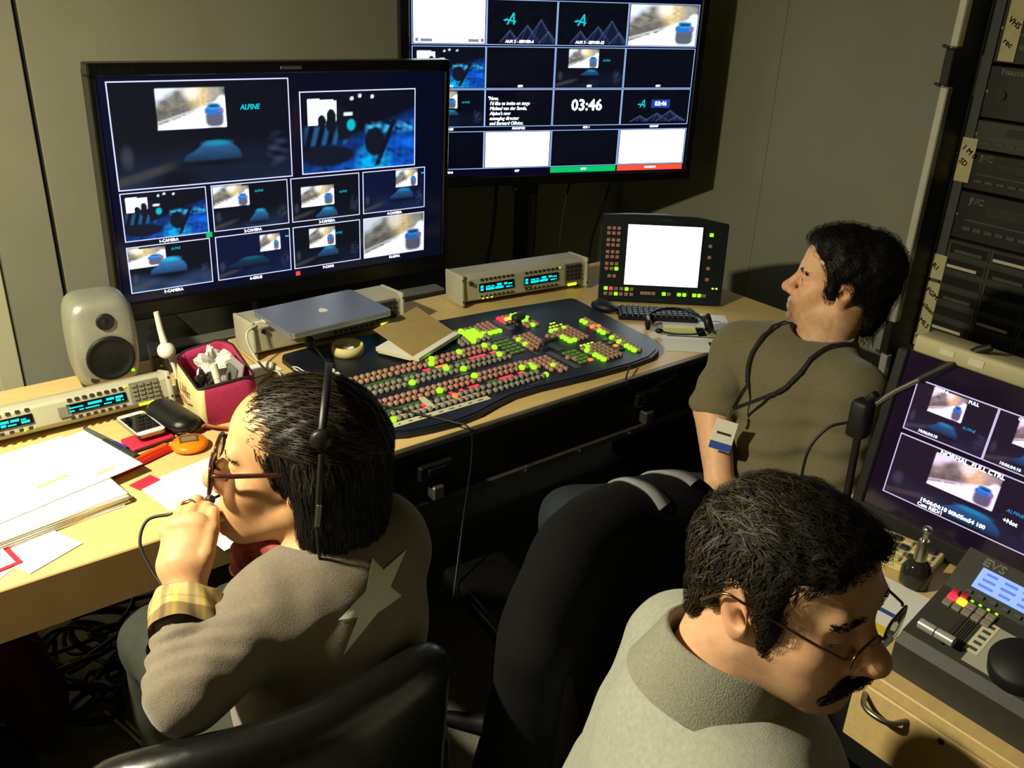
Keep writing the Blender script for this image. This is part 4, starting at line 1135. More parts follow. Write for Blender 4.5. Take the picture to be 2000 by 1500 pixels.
def sheet(name, label, corner, ang, w, h, z, cat='paper', th=0.0006, m_=None, group=None, prints=(), bend=None):
    """a sheet of paper; corner is its near-left corner, ang the direction of its width"""
    t = thing(name, label, cat, (corner[0], corner[1], z), ang, group)
    if bend is None:
        MB().box2((0, 0, 0), (w, h, th)).build('sheet', m_ or m_paper, t)
    else:
        mb = MB(); n = 14
        vs = []; 
        for i in range(n + 1):
            for j in range(n + 1):
                vs.append((w * i / n, h * j / n, bend(i / n, j / n)))
        fs = [(i * (n + 1) + j, (i + 1) * (n + 1) + j, (i + 1) * (n + 1) + j + 1, i * (n + 1) + j + 1) for i in range(n) for j in range(n)]
        mb.add(vs, fs, smooth=True); vb = [(a, b, c - 0.0005) for a, b, c in vs]; mb.add(vb, [f[::-1] for f in fs], smooth=True)
        mb.build('sheet', m_ or m_paper, t)
    for (u0, u1, v0, v1, m2) in prints:
        MB().box2((u0 * w, v0 * h, th), (u1 * w, v1 * h, th + 0.0002)).build('print_band', m2, t)
    return t
m_yelprint = mat('yellow_print', rgb(222, 205, 40), 0.8, noise=0.03)
m_blueprint = mat('blue_print', rgb(40, 80, 170), 0.8, noise=0.03)
m_greenprint = mat('pale_green_print', rgb(165, 190, 140), 0.8, noise=0.03)
m_ink = mat('black_ink', rgb(30, 30, 34), 0.8, noise=0.05)
sheet('printed_schedule', 'printed schedule sheet with a yellow band lying under the idle headset', (1.735, 1.515), math.radians(-40), 0.21, 0.297, DZ + 0.0005,
      prints=((0.1, 0.9, 0.80, 0.82, m_blueprint), (0.05, 0.9, 0.50, 0.58, m_yelprint), (0.05, 0.9, 0.40, 0.495, m_greenprint), (0.08, 0.86, 0.36, 0.385, m_ink), (0.5, 0.62, 0.40, 0.62, m_ink), (0.6, 0.72, 0.16, 0.25, m_ink)))
m_hs = mat('black_headset_plastic', rgb(18, 18, 19), 0.45, noise=0.08)
t = thing('headset', 'idle black headset lying on the printed schedule sheet', 'headset', (1.87, 1.60, DZ + 0.002), math.radians(-40))
arc = [(-0.085 * math.cos(a), 0.02 + 0.075 * math.sin(a), 0.012 + 0.02 * math.sin(a)) for a in [math.pi * k / 14 for k in range(15)]]
MB().tube(arc, 0.0045, 7).build('headband', m_hs, t)
MB().lathe([(0.0, -0.011), (0.024, -0.011), (0.028, 0.0), (0.024, 0.011), (0.0, 0.011)], (0.085, -0.002, 0.028), Matrix.Rotation(math.radians(70), 3, 'Y'), 18).build('ear_cushion', m_hs, t)
MB().box((-0.085, -0.01, 0.022), (0.012, 0.045, 0.03), None, 0.004, 2).build('temple_pad', m_hs, t)
MB().tube(spline([(0.085, -0.01, 0.02), (0.05, -0.05, 0.012), (-0.01, -0.055, 0.010), (-0.05, -0.045, 0.012)], 5), 0.0025, 6).build('microphone_boom', m_hs, t)
MB().ball((-0.055, -0.044, 0.013), (0.012, 0.008, 0.008)).build('microphone', m_hs, t)
MB().tube(spline([(0.09, -0.02, 0.02), (0.11, -0.06, 0.006), (0.10, -0.11, 0.004), (0.12, -0.15, 0.004)], 6), 0.0025, 6).build('cord', m_hs, t)
# ------------------------------------------------------------------ small things on the left desk
def disc_print(*a): pass
m_pink = mat('pink_fabric', rgb(176, 44, 88), 0.85, noise=0.12, nscale=160, bump=0.4, bscale=600)
m_cream = mat('cream_fabric', rgb(214, 200, 140), 0.8, noise=0.05, nscale=120, bump=0.3, bscale=600)
m_piping = mat('dark_piping', rgb(40, 26, 30), 0.7, noise=0.1)
m_tissue = mat('white_tissue', rgb(226, 226, 216), 0.9, noise=0.03)
# open pouch: four standing walls round a well
t = thing('pencil_pouch', 'open pink and cream zip pouch standing on the desk', 'pouch', (0.632, 1.842, DZ + 0.0005), math.radians(-3))
def wall_path():
    w, d, r = 0.128, 0.176, 0.030; p = []
    for cx, cy, a0 in ((w / 2 - r, d / 2 - r, 0), (-w / 2 + r, d / 2 - r, 90), (-w / 2 + 0.012, -d / 2 + 0.012, 180), (w / 2 - r, -d / 2 + r, 270)):
        rr = r if a0 != 180 else 0.012
        for k in range(7):
            a = math.radians(a0 + 90 * k / 6); p.append((cx + rr * math.cos(a), cy + rr * math.sin(a)))
    return p
wp = wall_path(); nw = len(wp)
def pouch_h(x, y): return 0.098 + 0.012 * math.sin(x * 30 + 1) + (0.012 if y > 0.03 else 0.0) - (0.012 if (x > 0.0 and y < -0.03) else 0)
side = []
for i, (x, y) in enumerate(wp): side.append((x, y))
def pouch_wall(idx, name, m_):
    mb = MB(); vs = []; n = len(idx)
    for i in idx:
        x, y = wp[i % nw]
        for k in range(6):
            bul = 0.006 * math.sin(math.pi * k / 5)
            L = math.hypot(x, y); vs.append((x + x / L * bul, y + y / L * bul, pouch_h(x, y) * k / 5))
    for i in idx:
        x, y = wp[i % nw]
        for k in range(6):
            L = math.hypot(x, y); bul = 0.006 * math.sin(math.pi * k / 5) - 0.004
            vs.append((x + x / L * bul, y + y / L * bul, pouch_h(x, y) * k / 5 + (0.002 if k == 0 else 0)))
    o = 6 * n
    fs = [(i * 6 + k, (i + 1) * 6 + k, (i + 1) * 6 + k + 1, i * 6 + k + 1) for i in range(n - 1) for k in range(5)]
    fs += [(o + i * 6 + k + 1, o + (i + 1) * 6 + k + 1, o + (i + 1) * 6 + k, o + i * 6 + k) for i in range(n - 1) for k in range(5)]
    fs += [(i * 6 + 5, (i + 1) * 6 + 5, o + (i + 1) * 6 + 5, o + i * 6 + 5) for i in range(n - 1)]
    return mb.add(vs, fs, smooth=True).build(name, m_, t)
pouch_wall(list(range(20, 28 + 14)), 'side_wall', m_pink)
cw = pouch_wall(list(range(13, 21)), 'front_wall', m_cream)
MB().box2((-0.058, -0.082, 0.0), (0.058, 0.082, 0.004)).build('bottom', m_pink, t)
MB().tube([(x * 1.0, y * 1.0, pouch_h(x, y) + 0.001) for x, y in wp] + [(wp[0][0], wp[0][1], pouch_h(*wp[0]) + 0.001)], 0.0028, 6, cap=False).build('zip_edge', m_piping, t)
m_script = mat('rose_print', rgb(176, 92, 84), 0.8, noise=0.05)
Rs_ = frame(Vector((0, -1, 0)), Vector((0, 0, 1)), Vector((-1, 0, 0)))
lg = MB(); text_into(lg, 'Lillet', 0.030, Rs_, (-0.0725, 0.030, 0.058), 'LEFT', shear=0.3, bold=0.0006); lg.build('lettering', m_script, cw)
lg = MB(); lg.tube(spline([(-0.0725, 0.034, 0.036), (-0.0735, 0.0, 0.030), (-0.0725, -0.042, 0.040)], 6), 0.0014, 5).build('underline', m_script, cw)
MB().box2((0.05, -0.075, 0.060), (0.0655, -0.069, 0.066), 0.001).build('zip_pull', m_steel, t)
def crumple(name, label, c, r, m_, cat, seed, n=18):
    mb = MB(); rr = np.random.default_rng(seed); vs = []
    for j in range(n + 1):
        for i in range(n):
            th = math.pi * j / n; ph = 2 * math.pi * i / n
            k = 1 + 0.22 * math.sin(3 * ph + seed) * math.sin(th) + 0.2 * math.sin(5 * th + ph * 2 + seed) + 0.1 * rr.normal()
            vs.append((r[0] * k * math.sin(th) * math.cos(ph), r[1] * k * math.sin(th) * math.sin(ph), r[2] * k * math.cos(th)))
    lowest = min(v[2] for v in vs); vs = [(a, b, z - lowest) for a, b, z in vs]
    fs = [(j * n + i, j * n + (i + 1) % n, (j + 1) * n + (i + 1) % n, (j + 1) * n + i) for j in range(n) for i in range(n)]
    mb.add(vs, fs); return tag(mb.build(name, m_, None, c), label, cat)
crumple('tissue', 'crumpled white tissue stuffed into the pink pouch', (0.642, 1.885, DZ + 0.030), (0.038, 0.026, 0.038), m_tissue, 'tissue', 3)
m_clear = mat('grey_translucent_plastic', rgb(150, 140, 140), 0.3, noise=0.05)
t = thing('plastic_wallet', 'grey clear plastic wallet leaning inside the pink pouch', 'wallet', (0.668, 1.835, DZ + 0.008), 0)
MB().box((0, 0, 0.052), (0.006, 0.085, 0.098), Matrix.Rotation(math.radians(14), 3, 'Y'), 0.002).build('sleeve', m_clear, t)
MB().box((-0.004, 0.0, 0.06), (0.003, 0.05, 0.05), Matrix.Rotation(math.radians(14), 3, 'Y')).build('card', m_greycase, t)
t = thing('marker', 'white marker pen standing in the pink pouch', 'marker', (0.632, 1.800, DZ + 0.006))
MB().tube([(0, 0, 0.0), (-0.006, 0.018, 0.075)], 0.008, 12).build('barrel', m_white, t)
MB().tube([(-0.006, 0.018, 0.075), (-0.0085, 0.026, 0.105)], 0.0086, 12).build('cap', m_white, t)
crumple('dark_cloth', 'dark crumpled cloth inside the pink pouch', (0.60, 1.835, DZ + 0.012), (0.018, 0.018, 0.036), m_piping, 'cloth', 9)

# phone on a red pouch, spectacle case, pens, stopwatch
m_red = mat('red_pink_vinyl', rgb(200, 42, 66), 0.5, noise=0.08)
t = thing('pencil_sleeve', 'small red vinyl sleeve under the phone', 'sleeve', (0.450, 1.765, DZ + 0.0005), math.radians(8))
MB().box2((-0.045, -0.03, 0), (0.045, 0.03, 0.009), 0.003, 2).build('body', m_red, t)
MB().box2((-0.045, -0.034, 0.002), (0.045, -0.0302, 0.007), 0.0015).build('zip', m_piping, t)
m_phone_w = mat('white_phone_glass', rgb(232, 230, 224), 0.2, noise=0.02)
m_phone_s = mat('black_phone_screen', rgb(10, 10, 13), 0.06, noise=0.02)
t = thing('smartphone', 'white smartphone with a dark screen lying on the red sleeve', 'phone', (0.452, 1.811, DZ + 0.0150), R=Matrix.Rotation(math.radians(4), 3, 'Z') @ Matrix.Rotation(math.radians(-4.0), 3, 'X'))
o_ = slab(0.0595, 0.130, 0.009, 0.0, 0.0072); o_.build('body', m_alu, t)
slab(0.0575, 0.128, 0.0085, 0.0073, 0.0082).build('front_glass', m_phone_w, t)
MB().box2((-0.026, -0.046, 0.0082), (0.026, 0.047, 0.0086)).build('screen', m_phone_s, t)
MB().lathe([(0.005, 0.0), (0.0052, 0.0003), (0.0042, 0.0004), (0.0, 0.0003)], (0, -0.055, 0.0082), None, 16).build('home_button', m_white, t)
MB().box2((-0.005, 0.054, 0.0082), (0.005, 0.0552, 0.0085)).build('earpiece', m_key_dark, t)
m_leather = mat('black_leather', rgb(18, 18, 18), 0.32, noise=0.15, nscale=60, bump=0.3, bscale=500)
t = thing('spectacle_case', 'glossy black spectacle case beside the phone', 'case', (0.518, 1.806, DZ + 0.0005), math.radians(10))
sc_f = Field((-0.05, -0.11, 0.0), (0.05, 0.11, 0.06), 0.004)
sc_f.cone((0, -0.044, 0.022), (0, 0.044, 0.022), 0.034, 0.034, 0.0, flat=((0, 0, 1), 0.62))
sV, sQ = sc_f.polygonise(); link('shell', np_mesh('shell', sV, sQ, m_leather), t)
MB().tube([(0.034 * math.cos(a), (0.044 if math.sin(a) > 0 else -0.044) + 0.034 * math.sin(a), 0.022) for a in [2 * math.pi * k / 24 for k in range(25)]], 0.0012, 5, cap=False).build('seam', m_piping, t)
m_or = mat('orange_plastic', rgb(238, 128, 22), 0.3, noise=0.04)
m_lcd = mat('grey_lcd', rgb(118, 112, 92), 0.25, noise=0.03)
t = thing('stopwatch', 'orange stopwatch with a grey display on the desk', 'stopwatch', (0.510, 1.688, DZ + 0.0005), math.radians(-15))
MB().lathe([(0.026, 0.0), (0.035, 0.005), (0.037, 0.011), (0.033, 0.017), (0.0, 0.020)], n=28).build('body', m_or, t)
MB().box2((-0.016, -0.006, 0.0185), (0.014, 0.016, 0.0205), 0.0008).build('display', m_lcd, t)
rect_frame(MB(), -0.016, 0.014, -0.006, 0.016, 0.003, 0.0182, 0.0212).build('display_frame', mat('brown_trim', rgb(110, 66, 22), 0.4, noise=0.05), t)
for a in (60, 90, 120):
    MB().cyl((0.035 * math.cos(math.radians(a)), 0.035 * math.sin(math.radians(a)), 0.010), (0.042 * math.cos(math.radians(a)), 0.042 * math.sin(math.radians(a)), 0.010), 0.004, n=10).build('push_button', m_key_dark if a != 90 else m_or, t)
m_brown = mat('brown_cord', rgb(150, 96, 44), 0.8, noise=0.15)
t = thing('neck_cord', 'bundled brown neck cord coiled behind the orange stopwatch', 'cord', (0.56, 1.745, DZ + 0.0005))
for i in range(5):
    MB().tube(spline([(-0.028 + 0.006 * i, -0.007, 0.003 + 0.003 * i), (-0.010 + 0.004 * i, 0.010 - 0.004 * i, 0.005 + 0.003 * i), (0.015, 0.004 - 0.006 * i, 0.004 + 0.003 * i), (0.032 + 0.004 * i, -0.010 - 0.008 * i, 0.003 + 0.002 * i)], 8), 0.0026, 7).build('loop', m_brown, t)
def pen(name, label, a, b, r, m_body, m_cap, cat, group=None, frac=0.3):
    a = Vector(a); b = Vector(b); t = thing(name, label, cat, a, group=group); d = b - a
    MB().tube([(0, 0, 0), tuple(d * (1 - frac))], r, 10).build('barrel', m_body, t)
    MB().tube([tuple(d * (1 - frac)), tuple(d)], r * 1.12, 10).build('cap', m_cap, t)
    n_ = d.normalized(); MB().tube([tuple(-n_ * 0.010), (0, 0, 0)], [0.0008, r * 0.9], 8).build('tip', m_cap, t)
    return t
m_bluecap = mat('blue_pen_plastic', rgb(44, 50, 150), 0.35, noise=0.05)
m_smoke = mat('grey_pen_plastic', rgb(80, 82, 86), 0.35, noise=0.05)
m_orpen = mat('orange_marker_plastic', rgb(226, 92, 24), 0.35, noise=0.05)
m_redpen = mat('red_marker_plastic', rgb(196, 30, 22), 0.35, noise=0.05)
pen('ballpoint_pen', 'grey ballpoint pen with a blue end beside the phone', (0.358, 1.880, DZ + 0.0055), (0.402, 1.745, DZ + 0.0055), 0.0045, m_smoke, m_bluecap, 'pen')
pen('ballpoint_pen', 'black ballpoint pen with a blue end beside the phone', (0.346, 1.842, DZ + 0.0055), (0.388, 1.712, DZ + 0.0055), 0.0048, m_key_dark, m_bluecap, 'pen')
pen('marker', 'thick black marker lying against the red sleeve', (0.372, 1.795, DZ + 0.0085), (0.405, 1.690, DZ + 0.0085), 0.0080, m_key_dark, m_key_dark, 'marker')
pen('felt_pen', 'orange felt pen pointing from the stopwatch to the papers', (0.470, 1.716, DZ + 0.0065), (0.345, 1.672, DZ + 0.0065), 0.0060, m_orpen, m_orpen, 'pen')
pen('felt_pen', 'red felt pen beside the orange felt pen', (0.476, 1.698, DZ + 0.0065), (0.350, 1.652, DZ + 0.0065), 0.0060, m_redpen, m_redpen, 'pen')
# slim black box edge under the control panel
t = thing('small_lamp', 'small white jointed reading lamp beside the pink pouch', 'lamp', (0.584, 1.968, DZ + 0.0005), math.radians(-20))
MB().box2((-0.022, -0.028, 0), (0.022, 0.028, 0.006), 0.002).build('base', m_white, t)
MB().tube(spline([(0.0, -0.01, 0.006), (0.002, 0.0, 0.03), (-0.002, 0.004, 0.06), (-0.012, 0.004, 0.098)], 6), 0.005, 10).build('stem', m_white, t)
MB().lathe([(0.0, -0.012), (0.016, -0.012), (0.020, -0.006), (0.019, 0.004), (0.010, 0.012), (0.0, 0.014)], (-0.014, 0.0, 0.105), Matrix.Rotation(math.radians(35), 3, 'X'), 20).build('joint', m_white, t)
MB().tube([(-0.016, 0.006, 0.115), (-0.022, 0.016, 0.150), (-0.026, 0.02, 0.190)], [0.0085, 0.0068, 0.006], 10).build('arm', m_white, t)

# papers
sheet('script_page', 'topmost script page of the paper pile with yellow highlighted lines', (0.062, 1.590), math.radians(-2), 0.297, 0.21, DZ + 0.0150,
      prints=((0.42, 0.62, 0.30, 0.325, m_yelprint), (0.74, 0.86, 0.12, 0.145, m_yelprint)))
# the page is turned a little; rebuild its turn with real offsets
pg = bpy.data.objects['script_page']; pg.location = (0.114, 1.558, DZ + 0.0238); pg.rotation_euler = (0, 0, math.radians(15))
t = thing('paper_pile', 'thick pile of white pages under the script page', 'paper', (0.10, 1.50, DZ + 0.0005), math.radians(8))
for k in range(11):
    w_ = 0.285; a = math.radians((-2, 1, -1, 2, 0, 1.5, -1, 0.5, -1.5, 1, 0)[k])
    MB().box((0.10 + 0.004 * (k % 3), 0.16 - 0.003 * (k % 2), 0.0011 + 0.002 * k), (0.29, 0.297, 0.0018), rotz(a)).build('page', m_paper, t)
sheet('script_page', 'single script page reaching over the desk edge before the writing person', (0.430, 1.306), math.radians(11), 0.21, 0.297, DZ + 0.0006, bend=lambda u, v: 0.0012 - 0.02 * max(0, 0.30 - v) ** 2)
sheet('script_page', 'loose script page askew at the front of the paper pile', (0.085, 1.415), math.radians(38), 0.12, 0.16, DZ + 0.0006)
sheet('script_page', 'second loose script page sliding from under the paper pile', (0.150, 1.420), math.radians(24), 0.10, 0.14, DZ + 0.0014)
t = thing('red_folder', 'red plastic folder sticking out under the paper pile', 'folder', (0.02, 1.435, DZ + 0.0022), math.radians(10))
MB().box2((-0.05, 0, 0), (0.13, 0.10, 0.0025), 0.001).build('cover', m_red, t)
MB().box2((-0.05, 0.004, 0.0026), (0.12, 0.10, 0.0040)).build('inner_page', m_paper, t)
t = thing('sticky_note', 'small red index tab between the pages of the pile', 'note', (0.388, 1.600, DZ + 0.0008), math.radians(20))
MB().box2((-0.02, -0.016, 0), (0.028, 0.016, 0.0012)).build('tab', m_red, t)

# things round the console
t = thing('tape_roll', 'cream ring of adhesive tape standing on the console', 'tape', (1.003, 1.925, CZ + 0.0025))
MB().lathe([(0.034, 0.0), (0.040, 0.0), (0.041, 0.012), (0.040, 0.024), (0.034, 0.024), (0.033, 0.012), (0.034, 0.0001)], n=36).build('ring', m_cream, t)
crumple('paper_scrap', 'crumpled paper scraps inside the tape ring', (1.003, 1.925, CZ + 0.0025), (0.017, 0.014, 0.008), m_paper, 'paper', 5)
m_manila = mat('manila_card', rgb(178, 152, 96), 0.8, noise=0.05, nscale=40)
t = thing('notepad', 'manila covered notepad lying open on the console', 'notepad', (1.175, 1.862, CZ + 0.0105), math.radians(25))
MB().box2((-0.10, -0.065, 0.0), (0.10, 0.065, 0.010), 0.001).build('page_block', m_strip, t)
MB().box2((-0.10, -0.065, 0.0102), (0.10, 0.065, 0.0108)).build('top_page', m_paper, t)
MB().box((0.0, 0.012, 0.034), (0.20, 0.125, 0.0012), Matrix.Rotation(math.radians(22), 3, 'X')).build('cover', m_manila, t)
t2 = sheet('loose_page', 'loose curled page sticking out from the notepad over the buttons', (1.10, 1.780), math.radians(25), 0.20, 0.10, CZ + 0.0104, bend=lambda u, v: 0.004 * math.sin(u * 3.1) - 0.001 * v, m_=m_strip)
t = thing('gooseneck_microphone', 'short gooseneck microphone with a foam tip at the corner of the console', 'microphone', (0.905, 1.83, CZ + 0.0025))
MB().lathe([(0.014, 0.0), (0.014, 0.006), (0.006, 0.010), (0.003, 0.016)], n=16).build('base', m_hs, t)
MB().tube(spline([(0, 0, 0.012), (0.002, 0.03, 0.025), (0.002, 0.07, 0.038), (0.0, 0.095, 0.046)], 6), 0.0026, 7).build('neck', m_hs, t)
MB().ball((0.0, 0.106, 0.049), (0.013, 0.016, 0.013)).build('foam_tip', m_hs, t)
t = thing('earphones', 'white in-ear earphones lying on the corner of the console', 'earphones', (0.905, 1.815, CZ + 0.0025))
for s in (-1, 1):
    b = MB().ball((0.004, s * 0.012, 0.0075), (0.0085, 0.0075, 0.0075)).build('earbud', m_white, t)
    MB().tube([(0.0, s * 0.012, 0.006), (-0.022, s * 0.010 + 0.006, 0.004)], [0.0035, 0.0022], 7).build('stem', m_white, b)
MB().tube(spline([(-0.022, 0.016, 0.004), (-0.045, 0.055, 0.0022), (-0.05, 0.09, 0.0022), (-0.06, 0.10, 0.0022)], 6), 0.0016, 6).build('left_lead', m_white, t)
MB().tube(spline([(-0.022, -0.004, 0.004), (-0.045, 0.02, 0.0018), (-0.055, 0.06, 0.0018), (-0.06, 0.09, 0.0018)], 6), 0.0016, 6).build('right_lead', m_white, t)
for i, (x, y, a) in enumerate(((0.735, 2.10, 40), (0.775, 1.99, 5))):
    sheet('white_envelope', ('white envelope leaning behind the pink pouch', 'white envelope lying between the pouch and the middle control panel')[i], (x - 0.04, y - 0.05), math.radians(a), 0.10, 0.07, DZ + 0.0006 + 0.001 * i)
cable('grey_cable', 'beige cable bunch running beside the middle control panel', [(0.83, 1.99, DZ + 0.004), (0.80, 1.94, DZ + 0.005), (0.74, 1.88, DZ + 0.005), (0.70, 1.80, DZ + 0.005)], 0.004, mat('beige_cable', rgb(150, 138, 104), 0.5, noise=0.05))
cable('console_cable', 'thin black cable crossing the console front and hanging over the desk edge', [(0.90, 1.62, CZ + 0.013), (0.95, 1.53, CZ + 0.012), (1.0, 1.455, CZ + 0.008), (1.02, 1.415, DZ + 0.015), (1.02, 1.405, DZ - 0.05), (0.98, 1.38, 0.55), (0.90, 1.30, 0.42)], 0.0022)
cable('headset_cable', 'thin black cable hanging over the desk edge below the printed sheet', [(1.56, 1.47, CZ + 0.004), (1.50, 1.425, DZ + 0.006), (1.53, 1.42, DZ - 0.03), (1.58, 1.42, DZ - 0.04), (1.68, 1.418, DZ - 0.02)], 0.002)
# ------------------------------------------------------------------ people
CR, CU, CF = npv((0.790, -0.611, 0.036)), npv((0.231, 0.352, 0.907)), npv((0.567, 0.709, -0.419))   # handy oblique axes for posing limbs
m_skin = skin_mat('skin')
m_hair_d = mat('dark_brown_hair', rgb(30, 25, 19), 0.62, noise=0.3, nscale=120, spec=0.25, bump=0.5, bscale=260, stretch=(1, 1, 1))
m_hair_g = mat('greying_brown_strands', rgb(72, 62, 44), 0.6, noise=0.3, nscale=200)
m_hair_k = mat('black_hair', rgb(15, 13, 12), 0.55, noise=0.3, nscale=120, spec=0.25, bump=0.4, bscale=260)
m_hair_ks = mat('black_brown_strands', rgb(58, 44, 26), 0.5, noise=0.3, nscale=200)
m_jeans = mat('dark_blue_denim', rgb(34, 42, 52), 0.85, noise=0.2, nscale=90, bump=0.4, bscale=700)

def make_person(label, V, Q, col, base):
    me = np_mesh('person', V, Q, m_skin, col, origin=base)
    o = link('person', me, None, base)
    return tag(o, label, 'person')
def wloc(o):
    p = Vector((0, 0, 0))
    while o is not None: p = p + o.location; o = o.parent
    return p
def part_np(name, V, Q, m_, root, col=None):
    return link(name, np_mesh(name, V, Q, m_, col, origin=wloc(root)), root)
def hair_strands(field, V, n, flow, m_, root, seed=3, mask=None, **k):
    r = np.random.default_rng(seed)
    if mask is not None: V = V[mask(V)]
    sd = V[r.integers(0, len(V), n)] + r.normal(0, 0.001, (n, 3))
    a, b = strands(field, sd, flow, seed=seed, **k)
    o = part_np('hair_strands', a, b, m_, root); o['kind'] = 'stuff'
    return o
def finger(f, pts, r0=0.0085, r1=0.0068):
    n = len(pts); rs = [r0 + (r1 - r0) * i / (n - 1) for i in range(n)]
    f.chain(pts, rs, 0.004)

# ================= the man in the pale grey polo shirt =======================================
fr = Frame((0.660, 0.396, 1.150), (0.117, -0.984, -0.030), (0, 0, 1), 0.905)
base = (0.62, 0.50, 0.0)
T = dict(Ls=(0.722, 0.545, 0.925), Rs=(0.510, 0.240, 0.945), Le=(0.80, 0.50, 0.71), Lw=(0.86, 0.34, 0.62), Re=(0.56, 0.13, 0.76), Rw=(0.76, 0.13, 0.66),
         neck=(0.628, 0.432, 1.012), ch=(0.640, 0.405, 0.865), be=(0.655, 0.475, 0.70), hip=(0.68, 0.55, 0.535))
TF = Frame((0, 0, 0), (0.8, -0.6, 0.0), (0, 0.05, 1))
f = Field((0.28, 0.0, 0.42), (1.02, 0.80, 1.33), 0.008, [((0.54, 0.245, 0.99), (0.83, 0.51, 1.29), 0.0024)])
build_head(f, fr, nose=1.22, chin=1.05, jaw=1.12, cheek=1.08, ear=1.12, brow=1.15, neck_to=T['neck'], neck_r=0.058, skull=0.90)
f.cone(T['Ls'], T['Rs'], 0.055, 0.055, 0.03).ell(T['ch'], (0.10, 0.16, 0.15), 0.04, R=TF.R).ell(T['be'], (0.115, 0.145, 0.16), 0.04, R=TF.R).ell(T['hip'], (0.125, 0.155, 0.10), 0.04, R=TF.R)
for a, b, c in (('Ls', 'Le', 'Lw'), ('Rs', 'Re', 'Rw')):
    f.cone(T[a], T[b], 0.047, 0.040, 0.02).cone(T[b], T[c], 0.038, 0.027, 0.01)
    w = npv(T[c]); d = (w - npv(T[b])); d /= np.linalg.norm(d); sd = np.cross(d, (0, 0, 1)); sd /= np.linalg.norm(sd)
    f.cone(w, w + d * 0.075, 0.024, 0.026, 0.012, flat=((0, 0, 1), 0.55))
    for q in range(4):
        k0 = w + d * 0.085 + sd * (0.028 - 0.019 * q)
        finger(f, [k0, k0 + d * 0.032 + npv((0, 0, -0.006)), k0 + d * 0.052 + npv((0, 0, -0.022)), k0 + d * 0.056 + npv((0, 0, -0.040))])
    th = w + d * 0.03 + sd * 0.030 * (1 if a == 'Ls' else 1)
    finger(f, [th, th + d * 0.03 + sd * 0.014 + npv((0, 0, -0.01)), th + d * 0.055 + sd * 0.010 + npv((0, 0, -0.022))], 0.0105, 0.008)
V, Q = f.polygonise()
col = paint_head(V, fr, rgb(222, 172, 134), lips=(0.30, 0.10, 0.075), stub=(0.14, 0.10, 0.07, 0.22))
man1 = make_person('person in a pale grey polo shirt and glasses bending over the replay controller', V, Q, col, base)
# hair
h = Field((0.50, 0.2, 0.98), (0.86, 0.56, 1.32), 0.0035)
h.ell((-0.009, 0, 0.030), (0.093, 0.080, 0.081), 0.0, fr).ell((0.030, 0, 0.064), (0.052, 0.060, 0.030), 0.03, fr).ell((-0.046, 0, 0.0), (0.050, 0.068, 0.076), 0.02, fr)
h.ell((0.066, 0.01, 0.066), (0.020, 0.046, 0.016), 0.02, fr)
lo3, hi3 = [a[0] for a in h.ax], [a[-1] for a in h.ax]
pl_n = fr.dirw((0.62, 0, -1.0)); h.half(fr.pt((0.0, 0, 0.012)), pl_n)
for s in (-1, 1):
    h.ell((-0.004, s * 0.090, -0.002), (0.026, 0.022, 0.034), 0.008, fr, mode='cut')
    h.chain([(0.026, s * 0.066, 0.035), (0.025, s * 0.0655, 0.0), (0.026, s * 0.062, -0.034)], [0.016, 0.013, 0.007], 0.01, fr)
h.ell((-0.066, 0, -0.050), (0.028, 0.052, 0.046), 0.02, fr)
h.ell((0.108, 0, 0.004), (0.060, 0.060, 0.066), 0.012, fr, mode='cut')
h.wave(lo3, hi3, lambda X, Y, Z: 0.0022 * fbm(X, Y, Z, 190, 3) + 0.0012 * fbm(X, Y, Z, 520, 4))
HV, HQ = h.polygonise()
hair = part_np('hair', HV, HQ, m_hair_d, man1)
fl = lambda p: (lambda L: (np.stack([np.where(L[:, 2] > 0.07, 0.9, -0.35), 0.15 * np.sign(L[:, 1]), np.where(L[:, 2] > 0.07, 0.1, -0.9)], 1)) @ fr.R.T)(fr.loc(p))
hair_strands(h, HV, 5200, fl, m_hair_d, hair, 3, n_steps=6, step=0.0065, lift=0.0035, jit=0.35)
hair_strands(h, HV, 2200, fl, m_hair_g, hair, 5, mask=lambda V_: fr.loc(V_)[:, 0] < 0.0, n_steps=6, step=0.0055, lift=0.0035, jit=0.35, width=0.0009)
# brows and moustache
for s in (-1, 1):
    brow_hairs(fr, f, [(0.092, s * 0.014, 0.018), (0.091, s * 0.030, 0.0235), (0.082, s * 0.048, 0.018)], 170, 0.0010, m_hair_d, man1, seed=11 + s, flow=(0, s * 1.0, 0.15), spread=0.0020, jit=0.2, lift=0.0012, length=0.008)
mo = Field((0.62, 0.25, 1.0), (0.80, 0.42, 1.14), 0.0025)
for s in (-1, 1):
    mo.cone((0.1005, s * 0.003, -0.0565), (0.092, s * 0.026, -0.0665), 0.0115, 0.0085, 0.006, fr).cone((0.092, s * 0.026, -0.0665), (0.083, s * 0.036, -0.082), 0.0085, 0.005, 0.005, fr)
mo.wave([a[0] for a in mo.ax], [a[-1] for a in mo.ax], lambda X, Y, Z: 0.0012 * fbm(X, Y, Z, 500, 9))
MV, MQ = mo.polygonise()
mst = part_np('moustache', MV, MQ, m_hair_d, man1)
hair_strands(mo, MV, 700, lambda p: np.tile(fr.dirw((0.1, 0, -1)), (len(p), 1)) + 0.5 * np.sign(fr.loc(p)[:, 1:2]) * fr.R[:, 1][None], m_hair_d, mst, 8, n_steps=5, step=0.0035, lift=0.002, jit=0.4)
